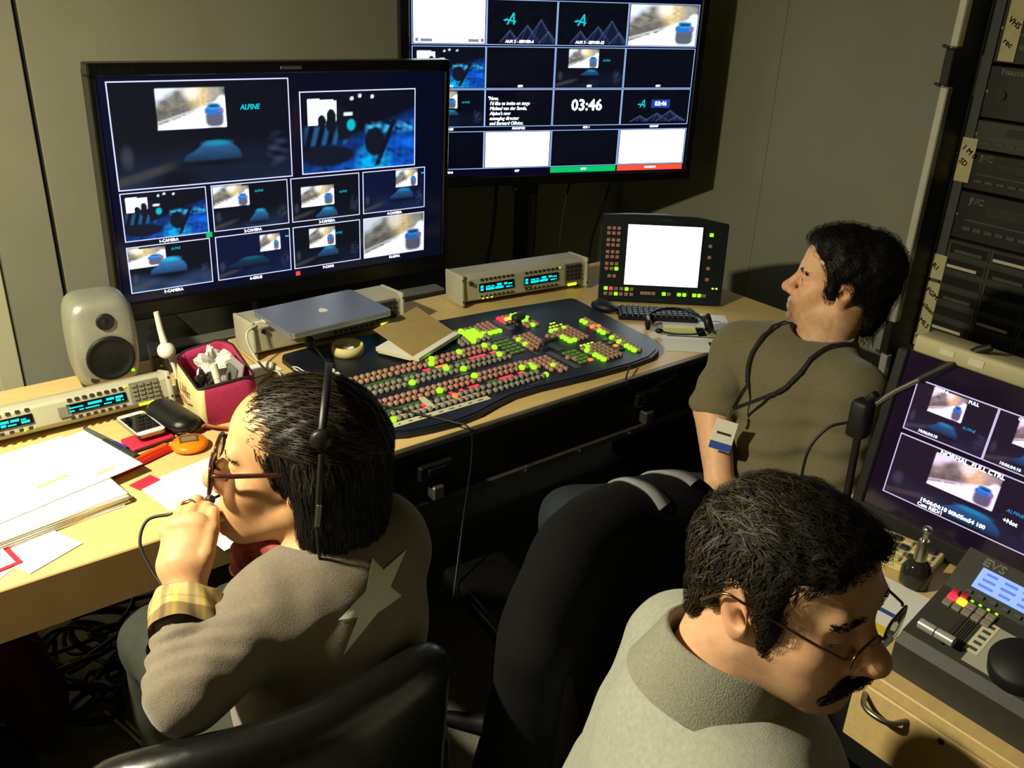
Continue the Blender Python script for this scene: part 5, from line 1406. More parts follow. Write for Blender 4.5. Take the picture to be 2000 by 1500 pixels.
# polo shirt
m_polo = mat('pale_grey_pique_cotton', rgb(164, 165, 150), 0.9, noise=0.10, nscale=160, bump=0.5, bscale=900, sheen=0.3)
g = Field((0.24, -0.05, 0.40), (1.0, 0.85, 1.12), 0.0055)
g.cone(T['Ls'], T['Rs'], 0.070, 0.072, 0.0).ell(T['ch'], (0.132, 0.195, 0.16), 0.05, R=TF.R).ell(T['be'], (0.145, 0.178, 0.18), 0.05, R=TF.R).ell(T['hip'], (0.15, 0.185, 0.11), 0.05, R=TF.R)
g.ell((0.602, 0.465, 0.865), (0.075, 0.14, 0.12), 0.05, R=TF.R)                                           # rounded upper back
g.cone((0.628, 0.432, 0.955), npv(T['Ls']) * 0.6 + npv((0.628, 0.432, 0.96)) * 0.4, 0.080, 0.066, 0.04).cone((0.628, 0.432, 0.955), npv(T['Rs']) * 0.6 + npv((0.628, 0.432, 0.96)) * 0.4, 0.080, 0.066, 0.04)
for a, b, c in (('Ls', 'Le', 'Lw'), ('Rs', 'Re', 'Rw')):
    g.cone(T[a], npv(T[a]) * 0.2 + npv(T[b]) * 0.8, 0.072, 0.060, 0.03)
nk0 = fr.pt((-0.030, 0, -0.055)); nkd = npv(T['neck']) - nk0; nkd /= np.linalg.norm(nkd)
g.cone(nk0, npv(T['neck']) + nkd * 0.02, 0.064, 0.062, 0.008, mode='cut')
g.wave([a[0] for a in g.ax], [a[-1] for a in g.ax], lambda X, Y, Z: 0.004 * fbm(X, Y, Z, 26, 21) + 0.0015 * fbm(X, Y, Z, 70, 22))
GV, GQ = g.polygonise(); GV = relax(GV, GQ, 2)
shirt = part_np('polo_shirt', GV, GQ, m_polo, man1)
# ribbed collar standing round the neck
m_rib = mat('grey_ribbed_collar', rgb(140, 139, 122), 0.9, noise=0.12, nscale=300, bump=0.6, bscale=600)
cax = -nkd; c_e1 = TF.R[:, 0] - cax * TF.R[:, 0].dot(cax); c_e1 /= np.linalg.norm(c_e1); c_e2 = np.cross(cax, c_e1)
cb = npv(T['neck']) - nkd * 0.016
n1 = 72; prof = [(0.090, -0.022), (0.080, 0.006), (0.0715, 0.034), (0.0690, 0.037), (0.0650, 0.035), (0.0630, 0.020), (0.0630, -0.02)]
vs = []; 
for r_, hh in prof:
    for i in range(n1):
        a = 2 * math.pi * i / n1
        gap = max(0.0, math.cos(a)) ** 6
        vs.append(cb + cax * (hh - 0.030 * gap + 0.004 * math.cos(a)) + (c_e1 * math.cos(a) * 1.02 + c_e2 * math.sin(a) * 0.97) * (r_ + 0.008 * gap))
qs = [(j * n1 + i, j * n1 + (i + 1) % n1, (j + 1) * n1 + (i + 1) % n1, (j + 1) * n1 + i) for j in range(len(prof) - 1) for i in range(n1)]
part_np('collar', np.array(vs), np.array(qs), m_rib, man1)
# trousers
jt = Field((0.40, -0.05, 0.0), (1.15, 0.80, 0.66), 0.008)
jt.ell(T['hip'], (0.15, 0.185, 0.105), 0.0, R=TF.R)
for hp, kn, an in (((0.72, 0.62, 0.53), (0.98, 0.44, 0.55), (0.90, 0.47, 0.08)), ((0.60, 0.46, 0.53), (0.88, 0.22, 0.55), (0.86, 0.22, 0.08))):
    jt.cone(hp, kn, 0.088, 0.066, 0.03).cone(kn, an, 0.064, 0.048, 0.02)
jt.wave([a[0] for a in jt.ax], [a[-1] for a in jt.ax], lambda X, Y, Z: 0.004 * fbm(X, Y, Z, 50, 31))
JV, JQ = jt.polygonise(); part_np('trousers', relax(JV, JQ, 1), JQ, m_jeans, man1)
m_shoe = mat('dark_leather_shoe', rgb(24, 20, 18), 0.45, noise=0.15)
for an in ((0.90, 0.47), (0.86, 0.22)):
    sh = Field((an[0] - 0.1, an[1] - 0.2, 0.0), (an[0] + 0.25, an[1] + 0.12, 0.16), 0.006)
    sh.cone((an[0] - 0.03, an[1] + 0.02, 0.042), (an[0] + 0.13, an[1] - 0.09, 0.036), 0.040, 0.034, 0.0).half((0, 0, 0.003), (0, 0, -1))
    sV, sQ = sh.polygonise(); part_np('shoe', sV, sQ, m_shoe, man1)

# his glasses
m_gold = mat('thin_metal_frame', rgb(120, 100, 78), 0.25, 1.0, noise=0.05)
m_lens = mat('clear_lens', (0.95, 0.95, 0.95), 0.02, trans=1.0, ior=1.1, noise=0.01)
def glasses(label, fr, m_, lens_m, x, z, w, hgt, rimless, r, base, drop=0.0):
    t = thing('eyeglasses', label, 'glasses', fr.pt((x, 0, z)), R=Matrix([list(map(float, row)) for row in fr.R]))
    def rr(s, n=28):
        pts = []
        for k in range(n):
            a = 2 * math.pi * k / n
            c, sn = math.cos(a), math.sin(a)
            pts.append((-0.008 * (abs(c * w / 2 + w * 0.62) / 0.06) ** 2 * 0.4, s * (w * 0.62 + w / 2 * math.copysign(abs(c) ** 0.55, c)), hgt / 2 * math.copysign(abs(sn) ** 0.6, sn)))
        return pts
    for s in (-1, 1):
        p = rr(s)
        MB().add(p + [(q[0] + 0.0015, q[1], q[2]) for q in p], [list(range(28)), list(range(28, 56))[::-1]]).build('lens', lens_m, t)
        if rimless: MB().tube(p[0:15], r, 6).build('upper_rim', m_, t)
        else: MB().tube(p + [p[0], p[1]], r, 6, cap=False).build('rim', m_, t)
        hx, hy = -0.006, s * (w * 1.14)
        MB().tube(spline([(hx, hy - s * 0.002, hgt * 0.28), (hx - 0.010, hy + s * 0.005, hgt * 0.30), (-x + 0.02, s * 0.0765, 0.010 - z + drop), (-x - 0.005, s * 0.0800, 0.012 - z + drop), (-x - 0.028, s * 0.081, -0.008 - z + drop)], 5), r * 1.05, 6).build('temple', m_, t)
        MB().tube([(-0.003, s * 0.009, -0.002), (-0.010, s * 0.0085, -0.006)], r * 0.8, 5).ball((-0.011, s * 0.008, -0.007), (0.0022, 0.0022, 0.005), 8, 6).build('nose_pad', m_, t)
    MB().tube(spline([(0, -w * 0.13, hgt * 0.15), (0.003, 0, hgt * 0.24), (0, w * 0.13, hgt * 0.15)], 4), r, 6).build('bridge', m_, t)
    return t
glasses('thin metal-framed glasses on the face of the person with a moustache', fr, m_gold, m_lens, 0.112, -0.008, 0.048, 0.031, True, 0.0013, base, 0.004)
# ================= the person in the taupe cardigan with a star on the back ==================
fw = Frame((0.439, 1.004, 1.063), (-0.860, 0.491, 0.139), (0.10, 0.05, 1), 0.95)
base = (0.45, 0.93, 0.0)
def cp(o, a, b, c): return npv(o) + a * CR + b * CU + c * CF
Lw = npv((0.268, 0.975, 0.940)); Le = npv((0.220, 0.853, 0.900)); Ls = npv((0.365, 0.912, 0.918)); Rs = npv((0.530, 0.952, 0.930)); Re = npv((0.66, 1.16, 0.78)); Rw = npv((0.56, 1.32, 0.80))
nk = npv((0.452, 0.948, 0.968))
f = Field((0.10, 0.65, 0.42), (0.80, 1.42, 1.25), 0.008, [((0.32, 0.88, 0.94), (0.60, 1.14, 1.23), 0.0026), ((0.22, 0.94, 0.92), (0.36, 1.12, 1.06), 0.003)])
build_head(f, fw, nose=1.08, chin=0.95, jaw=0.92, ear=0.9, brow=0.9, cheek=1.05, neck_to=nk, neck_r=0.046, eye_open=1.0, lips=1.1)
WF = Frame((0, 0, 0), (-0.13, 0.99, 0.0), (0, 0, 1))
f.cone(Ls, Rs, 0.045, 0.045, 0.03).ell((0.44, 0.925, 0.83), (0.085, 0.120, 0.15), 0.04, R=WF.R).ell((0.455, 0.93, 0.68), (0.09, 0.125, 0.14), 0.04, R=WF.R).ell((0.455, 0.93, 0.54), (0.11, 0.15, 0.10), 0.04, R=WF.R)
f.cone(Ls, Le, 0.040, 0.034, 0.02).cone(Le, Lw, 0.032, 0.023, 0.01).cone(Rs, Re, 0.040, 0.034, 0.02).cone(Re, Rw, 0.032, 0.023, 0.01)
def cpl(o, a, b, c): return cp(o, a * 0.82 - (0.006 if o is Lw else 0.0), b, c)
# left hand: palm rising from the wrist, fingers curled over toward the mouth, thumb along the near side
pal = cpl(Lw, -0.006, 0.060, 0.012)
f.cone(Lw, cpl(Lw, -0.004, 0.030, 0.004), 0.022, 0.026, 0.012, flat=(CF, 0.75)).cone(cpl(Lw, -0.010, 0.040, 0.006), cpl(Lw, -0.014, 0.078, 0.018), 0.026, 0.021, 0.014, flat=(CF, 0.6)).cone(cpl(Lw, 0.012, 0.040, 0.006), cpl(Lw, 0.014, 0.082, 0.016), 0.024, 0.020, 0.014, flat=(CF, 0.6))
for q, (a, b) in enumerate(((0.016, 0.094), (-0.001, 0.100), (-0.019, 0.096), (-0.035, 0.086))):
    k0 = cpl(Lw, a, b - 0.010, 0.018); Lq = (0.9, 1.0, 0.93, 0.75)[q]
    finger(f, [k0, cpl(k0, 0.004, 0.022 * Lq, 0.028 * Lq), cpl(k0, 0.016 * Lq, 0.010, 0.048 * Lq), cpl(k0, 0.030 * Lq, -0.012, 0.046 * Lq)], 0.0092, 0.0070)
finger(f, [cpl(Lw, 0.020, 0.022, 0.006), cpl(Lw, 0.034, 0.050, 0.006), cpl(Lw, 0.038, 0.080, 0.018), cpl(Lw, 0.034, 0.100, 0.034)], 0.0125, 0.0080)
# right hand resting flat
d = (Rw - Re) / np.linalg.norm(Rw - Re); sd = npv((0.8, 0.55, 0))
f.cone(Rw, Rw + d * 0.07, 0.022, 0.024, 0.012, flat=((0, 0, 1), 0.55))
for q in range(4):
    k0 = Rw + d * 0.08 + sd * (0.026 - 0.018 * q); finger(f, [k0, k0 + d * 0.03 - npv((0, 0, 0.008)), k0 + d * 0.052 - npv((0, 0, 0.02))], 0.0085, 0.0065)
k0 = Rw + d * 0.03 - sd * 0.03; finger(f, [k0, k0 + d * 0.03 - sd * 0.012, k0 + d * 0.055 - sd * 0.012], 0.010, 0.0075)
V, Q = f.polygonise()
col = paint_head(V, fw, rgb(208, 158, 112), lips=(0.40, 0.16, 0.11), iris=(0.003, -0.002), eye_open=1.0)
wom = make_person('person with dark hair and dark-rimmed glasses in a taupe cardigan with a star', V, Q, col, base)
# finger ring
rp = cp(Lw, -0.010, 0.106, 0.034)
MB().tube([tuple(rp + 0.0102 * (math.cos(a) * CU + math.sin(a) * CR) - npv(base)) for a in [2 * math.pi * k / 14 for k in range(15)]], 0.0014, 6, cap=False).build('finger_ring', m_steel, wom)
# hair: combed back into a long bob
h = Field((0.30, 0.80, 0.86), (0.70, 1.18, 1.24), 0.0038)
h.ell((-0.020, 0, 0.038), (0.107, 0.085, 0.094), 0.0, fw)
h.half(fw.pt((0.028, 0, 0.0)), fw.dirw((1.0, 0, -0.70)))
for s in (-1, 1):
    h.chain([(-0.018, s * 0.066, 0.045), (-0.036, s * 0.078, 0.0), (-0.050, s * 0.080, -0.06), (-0.058, s * 0.074, -0.11)], [0.020, 0.026, 0.030, 0.022], 0.03, fw)
h.chain([(-0.075, 0, 0.03), (-0.088, 0, -0.04), (-0.085, 0, -0.115)], [0.045, 0.042, 0.034], 0.03, fw)
h.chain([(-0.070, -0.04, 0.0), (-0.080, -0.045, -0.06), (-0.075, -0.04, -0.125)], [0.044, 0.042, 0.028], 0.03, fw)
h.chain([(-0.070, 0.04, 0.0), (-0.080, 0.045, -0.06), (-0.075, 0.045, -0.115)], [0.044, 0.042, 0.030], 0.03, fw)
h.ell((0.080, 0, -0.03), (0.082, 0.090, 0.085), 0.01, fw, mode='cut')
def comb(X, Y, Z):
    L = [(X - fw.o[0]) * fw.R[0, i] + (Y - fw.o[1]) * fw.R[1, i] + (Z - fw.o[2]) * fw.R[2, i] for i in range(3)]
    return 0.0014 * np.sin(L[1] * 420 + 6 * np.sin(L[0] * 30 + L[2] * 25)) + 0.0012 * fbm(X, Y, Z, 160, 12)
h.wave([a[0] for a in h.ax], [a[-1] for a in h.ax], comb)
HV, HQ = h.polygonise()
hair = part_np('hair', HV, HQ, m_hair_k, wom)
flw = lambda p: (lambda L: (np.stack([np.where(L[:, 2] > 0.045, -1.0, -0.25), 0.1 * np.sign(L[:, 1]), np.where(L[:, 2] > 0.045, -0.15, -1.0)], 1)) @ fw.R.T)(fw.loc(p))
hair_strands(h, HV, 5200, flw, m_hair_k, hair, 13, n_steps=8, step=0.009, lift=0.0022, jit=0.12, width=0.0010)
hair_strands(h, HV, 1500, flw, m_hair_ks, hair, 14, mask=lambda v: (fw.loc(v)[:, 2] > 0.04), n_steps=7, step=0.008, lift=0.0026, jit=0.14, width=0.0009)
for s in (-1, 1):
    brow_hairs(fw, f, [(0.089, s * 0.014, 0.017), (0.088, s * 0.030, 0.022), (0.078, s * 0.047, 0.016)], 90, 0.0008, m_hair_k, wom, seed=31 + s, flow=(0, s * 1.0, 0.05), spread=0.0012, jit=0.15, lift=0.0008, length=0.007)
# cardigan
m_card = mat('taupe_knit', rgb(116, 105, 90), 0.95, noise=0.10, nscale=220, bump=0.5, bscale=700, sheen=0.25)
g = Field((0.08, 0.68, 0.42), (0.80, 1.36, 1.08), 0.005)
g.cone(Ls, Rs, 0.062, 0.064, 0.0).ell((0.435, 0.918, 0.83), (0.112, 0.142, 0.165), 0.05, R=WF.R).ell((0.435, 0.920, 0.70), (0.112, 0.140, 0.16), 0.05, R=WF.R).ell((0.455, 0.93, 0.55), (0.135, 0.17, 0.10), 0.05, R=WF.R)
g.cone(nk - npv((-0.01, 0.015, 0.058)), Ls, 0.058, 0.052, 0.03).cone(nk - npv((0, 0.012, 0.045)), Rs, 0.062, 0.058, 0.04)
cuff_t = Le + (Lw - Le) * 0.60
g.cone(Ls, Le, 0.060, 0.046, 0.02).cone(Le, cuff_t, 0.045, 0.041, 0.008)
g.cone(Rs, Re, 0.060, 0.050, 0.03).cone(Re, Re + (Rw - Re) * 0.7, 0.048, 0.040, 0.012)
g.ell(nk + npv((0, 0.005, 0.03)), (0.062, 0.062, 0.06), 0.01, mode='cut')
axd = (cuff_t - Le) / np.linalg.norm(cuff_t - Le)
def creases(X, Y, Z):
    t_ = (X - Le[0]) * axd[0] + (Y - Le[1]) * axd[1] + (Z - Le[2]) * axd[2]
    fc = Le + (cuff_t - Le) * 0.75
    near = np.exp(-(((X - fc[0]) ** 2 + (Y - fc[1]) ** 2 + (Z - fc[2]) ** 2) / 0.058 ** 2))
    return 0.0038 * fbm(X, Y, Z, 24, 41) + 0.0012 * fbm(X, Y, Z, 80, 42) + near * (0.0060 * np.sin(t_ * 250 + 4.0 * fbm(X, Y, Z, 30, 43))) + 0.0030 * fbm(X + 0.6 * Z, Y - 0.4 * X, Z, 55, 44)
g.wave([a[0] for a in g.ax], [a[-1] for a in g.ax], creases)
GV, GQ = g.polygonise(); GV = relax(GV, GQ, 1)
part_np('cardigan', GV, GQ, m_card, wom)
# star patch sewn on the back
m_star = mat('pale_grey_felt', rgb(205, 210, 196), 0.95, noise=0.06, nscale=300, bump=0.3, bscale=800)
st2 = [(727, 1082), (747, 1107), (785, 1078), (760, 1140), (779, 1163), (740, 1183), (683, 1250), (708, 1183), (675, 1183), (720, 1138)]
c0 = npv((0.455, 0.83, 0.93)); sc = 1.20 / 1780
poly = [((x - 735) * sc, (1170 - y) * sc) for x, y in st2]
def inset_pts():
    V_, F_ = [], []
    n = len(poly); cen = np.mean(poly, 0); rings = 7
    dense = []
    for i in range(n):
        a, b = npv(poly[i]), npv(poly[(i + 1) % n])
        for k in range(6): dense.append(a + (b - a) * k / 6)
    m_ = len(dense)
    for r in range(rings + 1):
        for p in dense: V_.append(cen + (p - cen) * (1 - r / rings * 0.98))
    for r in range(rings):
        for i in range(m_): F_.append((r * m_ + i, r * m_ + (i + 1) % m_, (r + 1) * m_ + (i + 1) % m_, (r + 1) * m_ + i))
    return np.array(V_), np.array(F_), m_
pv, pq, m_ = inset_pts()
W3 = c0[None] + pv[:, :1] * CR[None] + pv[:, 1:] * CU[None]
for _ in range(60):
    fv = g.sample(W3); W3 = W3 + CF[None] * np.clip(fv - 0.0018, -0.02, 0.02)[:, None] * 0.6
part_np('star_patch', W3, pq, m_star, wom)
# collar scarf
m_scarf = mat('red_checked_scarf', rgb(140, 62, 52), 0.9, noise=0.45, nscale=70, bump=0.4, bscale=300)
sc_ = Field((0.34, 0.82, 0.90), (0.60, 1.06, 1.07), 0.0035)
for k in range(14):
    a0, a1 = 2 * math.pi * k / 14, 2 * math.pi * (k + 1) / 14
    pa = lambda a: nk + npv((0.062 * math.cos(a), 0.056 * math.sin(a) + 0.010, -0.006 + 0.012 * math.cos(a + 0.5)))
    sc_.cone(pa(a0), pa(a1), 0.020 + 0.004 * math.sin(3 * a0), 0.020 + 0.004 * math.sin(3 * a1), 0.01)
fp = nk + npv((-0.055, 0.055, -0.01)); sc_.chain([fp, fp + npv((-0.03, 0.02, -0.025)), fp + npv((-0.04, 0.03, -0.05))], [0.022, 0.020, 0.012], 0.01)
sc_.wave([a[0] for a in sc_.ax], [a[-1] for a in sc_.ax], lambda X, Y, Z: 0.0035 * fbm(X, Y, Z, 110, 51))
SV, SQ_ = sc_.polygonise(); part_np('scarf', SV, SQ_, m_scarf, wom)
# turned-back plaid cuff
m_plaid = mat('yellow_brown_plaid', rgb(186, 160, 104), 0.9, noise=0.06, nscale=200)
nt = m_plaid.node_tree; bs = nt.nodes['Principled BSDF']
at = nt.nodes.new('ShaderNodeAttribute'); at.attribute_name = 'tint'; nt.links.new(at.outputs['Color'], bs.inputs['Base Color'])
c0_, c1_ = Le + (Lw - Le) * 0.52, Le + (Lw - Le) * 0.98
axn = (c1_ - c0_) / np.linalg.norm(c1_ - c0_); ea = np.cross(axn, (0, 0, 1)); ea /= np.linalg.norm(ea); eb = np.cross(axn, ea)
n1, n2 = 72, 26
vs, cs = [], []
for j in range(n2 + 1):
    tt = j / n2
    for i in range(n1):
        a = 2 * math.pi * i / n1
        inner = 0.004 * math.sin(3 * a + 1) * (1 - tt)
        r_ = 0.050 - 0.006 * tt + inner + 0.0015 * math.sin(7 * a + 5 * tt)
        if j == n2: r_ -= 0.006
        vs.append(c0_ + axn * (0.056 * tt + 0.004 * math.sin(a * 2)) * 1.0 + (ea * math.cos(a) + eb * math.sin(a)) * r_)
        u = (a / (2 * math.pi) * 9) % 1; v = tt
        c_ = npv(rgb(184, 160, 108))
        if u < 0.22: c_ = c_ * 0.55
        if 0.45 < u < 0.55: c_ = npv(rgb(214, 198, 84))
        if 0.70 < u < 0.74 or 0.30 < u < 0.33: c_ = c_ * 0.5
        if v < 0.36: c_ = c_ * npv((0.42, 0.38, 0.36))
        if v > 0.93: c_ = npv(rgb(150, 104, 80))
        if 0.55 < v < 0.60 or 0.70 < v < 0.72: c_ = c_ * 0.7
        cs.append(c_)
qs = [(j * n1 + i, j * n1 + (i + 1) % n1, (j + 1) * n1 + (i + 1) % n1, (j + 1) * n1 + i) for j in range(n2) for i in range(n1)]
part_np('plaid_cuff', np.array(vs), np.array(qs), m_plaid, wom, np.array(cs))
# trousers
m_trw = mat('grey_green_trousers', rgb(50, 52, 43), 0.9, noise=0.12, nscale=60, bump=0.4, bscale=600)
jt = Field((0.12, 0.75, 0.0), (0.85, 1.75, 0.68), 0.008)
jt.ell((0.455, 0.93, 0.55), (0.135, 0.17, 0.10), 0.0, R=WF.R)
for hp, kn, an in (((0.38, 0.95, 0.55), (0.318, 1.38, 0.562), (0.33, 1.50, 0.10)), ((0.52, 0.95, 0.55), (0.455, 1.36, 0.56), (0.46, 1.46, 0.10))):
    jt.cone(hp, kn, 0.085, 0.064, 0.03).cone(kn, an, 0.062, 0.045, 0.02)
jt.wave([a[0] for a in jt.ax], [a[-1] for a in jt.ax], lambda X, Y, Z: 0.003 * fbm(X, Y, Z, 45, 61))
JV, JQ = jt.polygonise(); part_np('trousers', relax(JV, JQ, 1), JQ, m_trw, wom)
for an in ((0.33, 1.50), (0.46, 1.46)):
    sh = Field((an[0] - 0.1, an[1] - 0.1, 0.0), (an[0] + 0.1, an[1] + 0.25, 0.16), 0.006)
    sh.cone((an[0], an[1] - 0.03, 0.042), (an[0], an[1] + 0.14, 0.034), 0.038, 0.032, 0.0).half((0, 0, 0.003), (0, 0, -1))
    sV, sQ = sh.polygonise(); part_np('shoe', sV, sQ, m_shoe, wom)
# her glasses, headset and pen
m_tort = mat('dark_red_acetate', rgb(58, 22, 18), 0.2, noise=0.3, nscale=120, coat=0.5)
glasses('dark red plastic glasses on the face of the person writing', fw, m_tort, m_lens, 0.110, -0.010, 0.055, 0.044, False, 0.0030, base, 0.006)
t = thing('headset', 'black headset with round ear cup worn by the person with the star cardigan', 'headset', fw.pt((0, 0, 0)), R=Matrix([list(map(float, row)) for row in fw.R]))
arc = [(-0.030, 0.096 * math.cos(a), 0.060 + 0.076 * math.sin(a)) for a in [math.pi * (0.02 + 0.96 * k / 24) for k in range(25)]]
mb = MB(); n = len(arc)
vs = [(p[0] + dx, p[1], p[2]) for p in arc for dx in (-0.005, 0.005)] + [(p[0] + dx, p[1] * 1.03, p[2] * 1.02) for p in arc for dx in (-0.005, 0.005)]
fs = []
for i in range(n - 1):
    a, b, c, d_ = 2 * i, 2 * i + 1, 2 * i + 3, 2 * i + 2
    o2 = 2 * n
    fs += [(a, b, c, d_), (o2 + d_, o2 + c, o2 + b, o2 + a), (a, d_, o2 + d_, o2 + a), (b, o2 + b, o2 + c, c)]
mb.add(vs, fs, smooth=True).build('headband', m_hs, t)
Ry = Matrix.Rotation(math.radians(90), 3, 'X')
for s in (-1, 1):
    MB().lathe([(0.0, -0.008), (0.011, -0.008), (0.014, -0.003), (0.014, 0.003), (0.011, 0.008), (0.0, 0.008)], (-0.030, s * 0.092, 0.076), Ry, 22).build('temple_pad', m_hs, t)
    MB().tube(spline([(-0.032, s * 0.100, 0.060), (-0.034, s * 0.112, 0.015), (-0.036, s * 0.118, -0.030)], 5), 0.0042, 8).build('slider', m_darkmetal if s > 0 else m_hs, t)
    MB().box2((-0.039, s * 0.1215 - 0.0012, -0.028), (-0.033, s * 0.1215 + 0.0012, 0.002), 0.0005).build('slider_mark', m_steel, t)
MB().tube(spline([(-0.036, 0.118, -0.030), (-0.04, 0.118, -0.06), (-0.045, 0.11, -0.09), (-0.045, 0.10, -0.125)], 6), 0.0022, 6).build('cord', m_hs, t)
MB().tube(spline([(0.0, -0.112, -0.02), (0.04, -0.105, -0.05), (0.085, -0.06, -0.075), (0.108, -0.03, -0.078)], 6), 0.002, 6).ball((0.110, -0.027, -0.078), 0.007, 10, 8).build('microphone_boom', m_hs, t)
pn = cp(Lw, 0.018, 0.086, 0.046)
t = thing('pen', 'slim pen held between the fingers near the mouth', 'pen', pn)
MB().tube([(0, 0, 0), tuple(0.055 * CR + 0.015 * CU + 0.03 * CF)], 0.0042, 8).build('barrel', m_white, t)
MB().tube([tuple(0.055 * CR + 0.015 * CU + 0.03 * CF), tuple(0.064 * CR + 0.017 * CU + 0.036 * CF)], [0.004, 0.001], 8).build('tip', m_steel, t)
MB().tube([tuple(-0.012 * CR - 0.004 * CU - 0.007 * CF), (0, 0, 0)], 0.0044, 8).build('cap', m_key_dark, t)
cable('wrist_cord', 'dark cord hanging in a loop beside the raised hand', [cp(Lw, -0.030, 0.098, 0.03), cp(Lw, -0.062, 0.090, 0.03), cp(Lw, -0.068, 0.062, 0.02), cp(Lw, -0.050, 0.030, 0.01), cp(Lw, -0.028, 0.006, 0.0)], 0.0022, m_cable, 'cord')
# ================= the person in the olive sweater leaning back ===============================
fb_ = Frame((1.755, 1.056, 1.068), (-0.60, 0.785, 0.125), (0.04, -0.02, 1), 0.95)
base = (1.64, 1.0, 0.0)
Rs = npv((1.610, 1.175, 0.893)); Ls = npv((1.612, 0.895, 0.895)); Re = npv((1.500, 1.185, 0.785)); Rw = npv((1.415, 1.075, 0.690))
Re = npv((1.500, 1.152, 0.790)); Rw = npv((1.425, 1.050, 0.682))
Le = npv((1.535, 0.845, 0.66)); Lw_ = npv((1.40, 0.95, 0.60)); nk = npv((1.700, 1.035, 0.960))
BF = Frame((0, 0, 0), (-0.97, 0.12, 0.22), (0.22, 0, 1))
f = Field((1.25, 0.70, 0.40), (1.95, 1.35, 1.24), 0.008, [((1.62, 0.92, 0.93), (1.89, 1.19, 1.22), 0.003)])
build_head(f, fb_, nose=1.02, chin=1.0, jaw=1.0, ear=1.05, neck_to=nk, neck_r=0.056, eye_open=1.0)
f.cone(Rs, Ls, 0.05, 0.05, 0.03).ell((1.645, 1.01, 0.80), (0.10, 0.15, 0.16), 0.04, R=BF.R).ell((1.615, 1.0, 0.62), (0.11, 0.14, 0.14), 0.04, R=BF.R)
f.cone(Rs, Re, 0.045, 0.040, 0.02).cone(Re, Rw, 0.043, 0.031, 0.012).cone(Ls, Le, 0.045, 0.040, 0.02).cone(Le, Lw_, 0.038, 0.028, 0.012)
for w, e_ in ((Rw, Re), (Lw_, Le)):
    d = (w - e_) / np.linalg.norm(w - e_); d = d * 0.7 + npv((0.15, -0.45 if w is Rw else 0.3, -0.25)); d /= np.linalg.norm(d)
    sd = np.cross(d, CF); sd /= np.linalg.norm(sd)
    f.cone(w, w + d * 0.075, 0.026, 0.030, 0.014, flat=(CF, 0.6))
    for q in range(4):
        k0 = w + d * 0.085 + sd * (0.028 - 0.019 * q)
        finger(f, [k0, k0 + d * 0.030 + CF * 0.008, k0 + d * 0.045 + CF * 0.026, k0 + d * 0.040 + CF * 0.044], 0.0095, 0.0078)
    k0 = w + d * 0.02 + sd * 0.028; finger(f, [k0, k0 + d * 0.022 + sd * 0.022, k0 + d * 0.05 + sd * 0.026], 0.012, 0.009)
V, Q = f.polygonise()
goat = lambda x, y, z: np.clip(np.exp(-((y / 0.03) ** 2)) * np.clip((x - 0.05) / 0.02, 0, 1) * 1.6 + 0.35, 0, 1)
col = paint_head(V, fb_, rgb(222, 172, 132), lips=(0.36, 0.15, 0.11), stub=(0.05, 0.035, 0.025, 0.75), beard_mask=goat, iris=(0.003, 0.001), eye_open=1.0)
man2 = make_person('person in an olive sweater with a neck lanyard leaning back by the equipment rack', V, Q, col, base)
h = Field((1.58, 0.88, 0.96), (1.94, 1.24, 1.26), 0.004)
h.ell((-0.018, 0, 0.040), (0.106, 0.085, 0.092), 0.0, fb_).ell((-0.050, 0, 0.052), (0.084, 0.078, 0.080), 0.02, fb_).ell((0.03, 0, 0.085), (0.062, 0.066, 0.040), 0.03, fb_).ell((-0.07, 0, -0.01), (0.056, 0.068, 0.085), 0.02, fb_)
h.half(fb_.pt((0.0, 0, 0.014)), fb_.dirw((0.72, 0, -1.0)))
for s in (-1, 1):
    h.ell((-0.004, s * 0.090, -0.004), (0.025, 0.022, 0.034), 0.008, fb_, mode='cut')
    h.chain([(0.026, s * 0.066, 0.035), (0.022, s * 0.066, 0.0), (0.020, s * 0.064, -0.022)], [0.016, 0.012, 0.006], 0.01, fb_)
h.ell((-0.080, 0, -0.06), (0.030, 0.052, 0.055), 0.02, fb_)
h.ell((0.105, 0, -0.005), (0.052, 0.058, 0.060), 0.012, fb_, mode='cut')
h.wave([a[0] for a in h.ax], [a[-1] for a in h.ax], lambda X, Y, Z: 0.004 * fbm(X, Y, Z, 90, 71) + 0.0018 * fbm(X, Y, Z, 300, 72))
HV, HQ = h.polygonise(); hair = part_np('hair', HV, HQ, m_hair_k, man2)
flb = lambda p: (lambda L: (np.stack([np.where(L[:, 2] > 0.08, 0.4 * np.sign(L[:, 0] + 0.03), -0.5), 0.2 * np.sign(L[:, 1]), np.where(L[:, 2] > 0.08, 0.5, -0.8)], 1)) @ fb_.R.T)(fb_.loc(p))
hair_strands(h, HV, 3600, flb, m_hair_k, hair, 23, n_steps=6, step=0.007, lift=0.006, jit=0.45, width=0.0013)
for s in (-1, 1):
    brow_hairs(fb_, f, [(0.090, s * 0.014, 0.017), (0.089, s * 0.030, 0.022), (0.080, s * 0.047, 0.017)], 110, 0.0011, m_hair_k, man2, seed=51 + s, flow=(0, s * 1.0, 0.1), spread=0.0018, jit=0.2, lift=0.001, length=0.008)
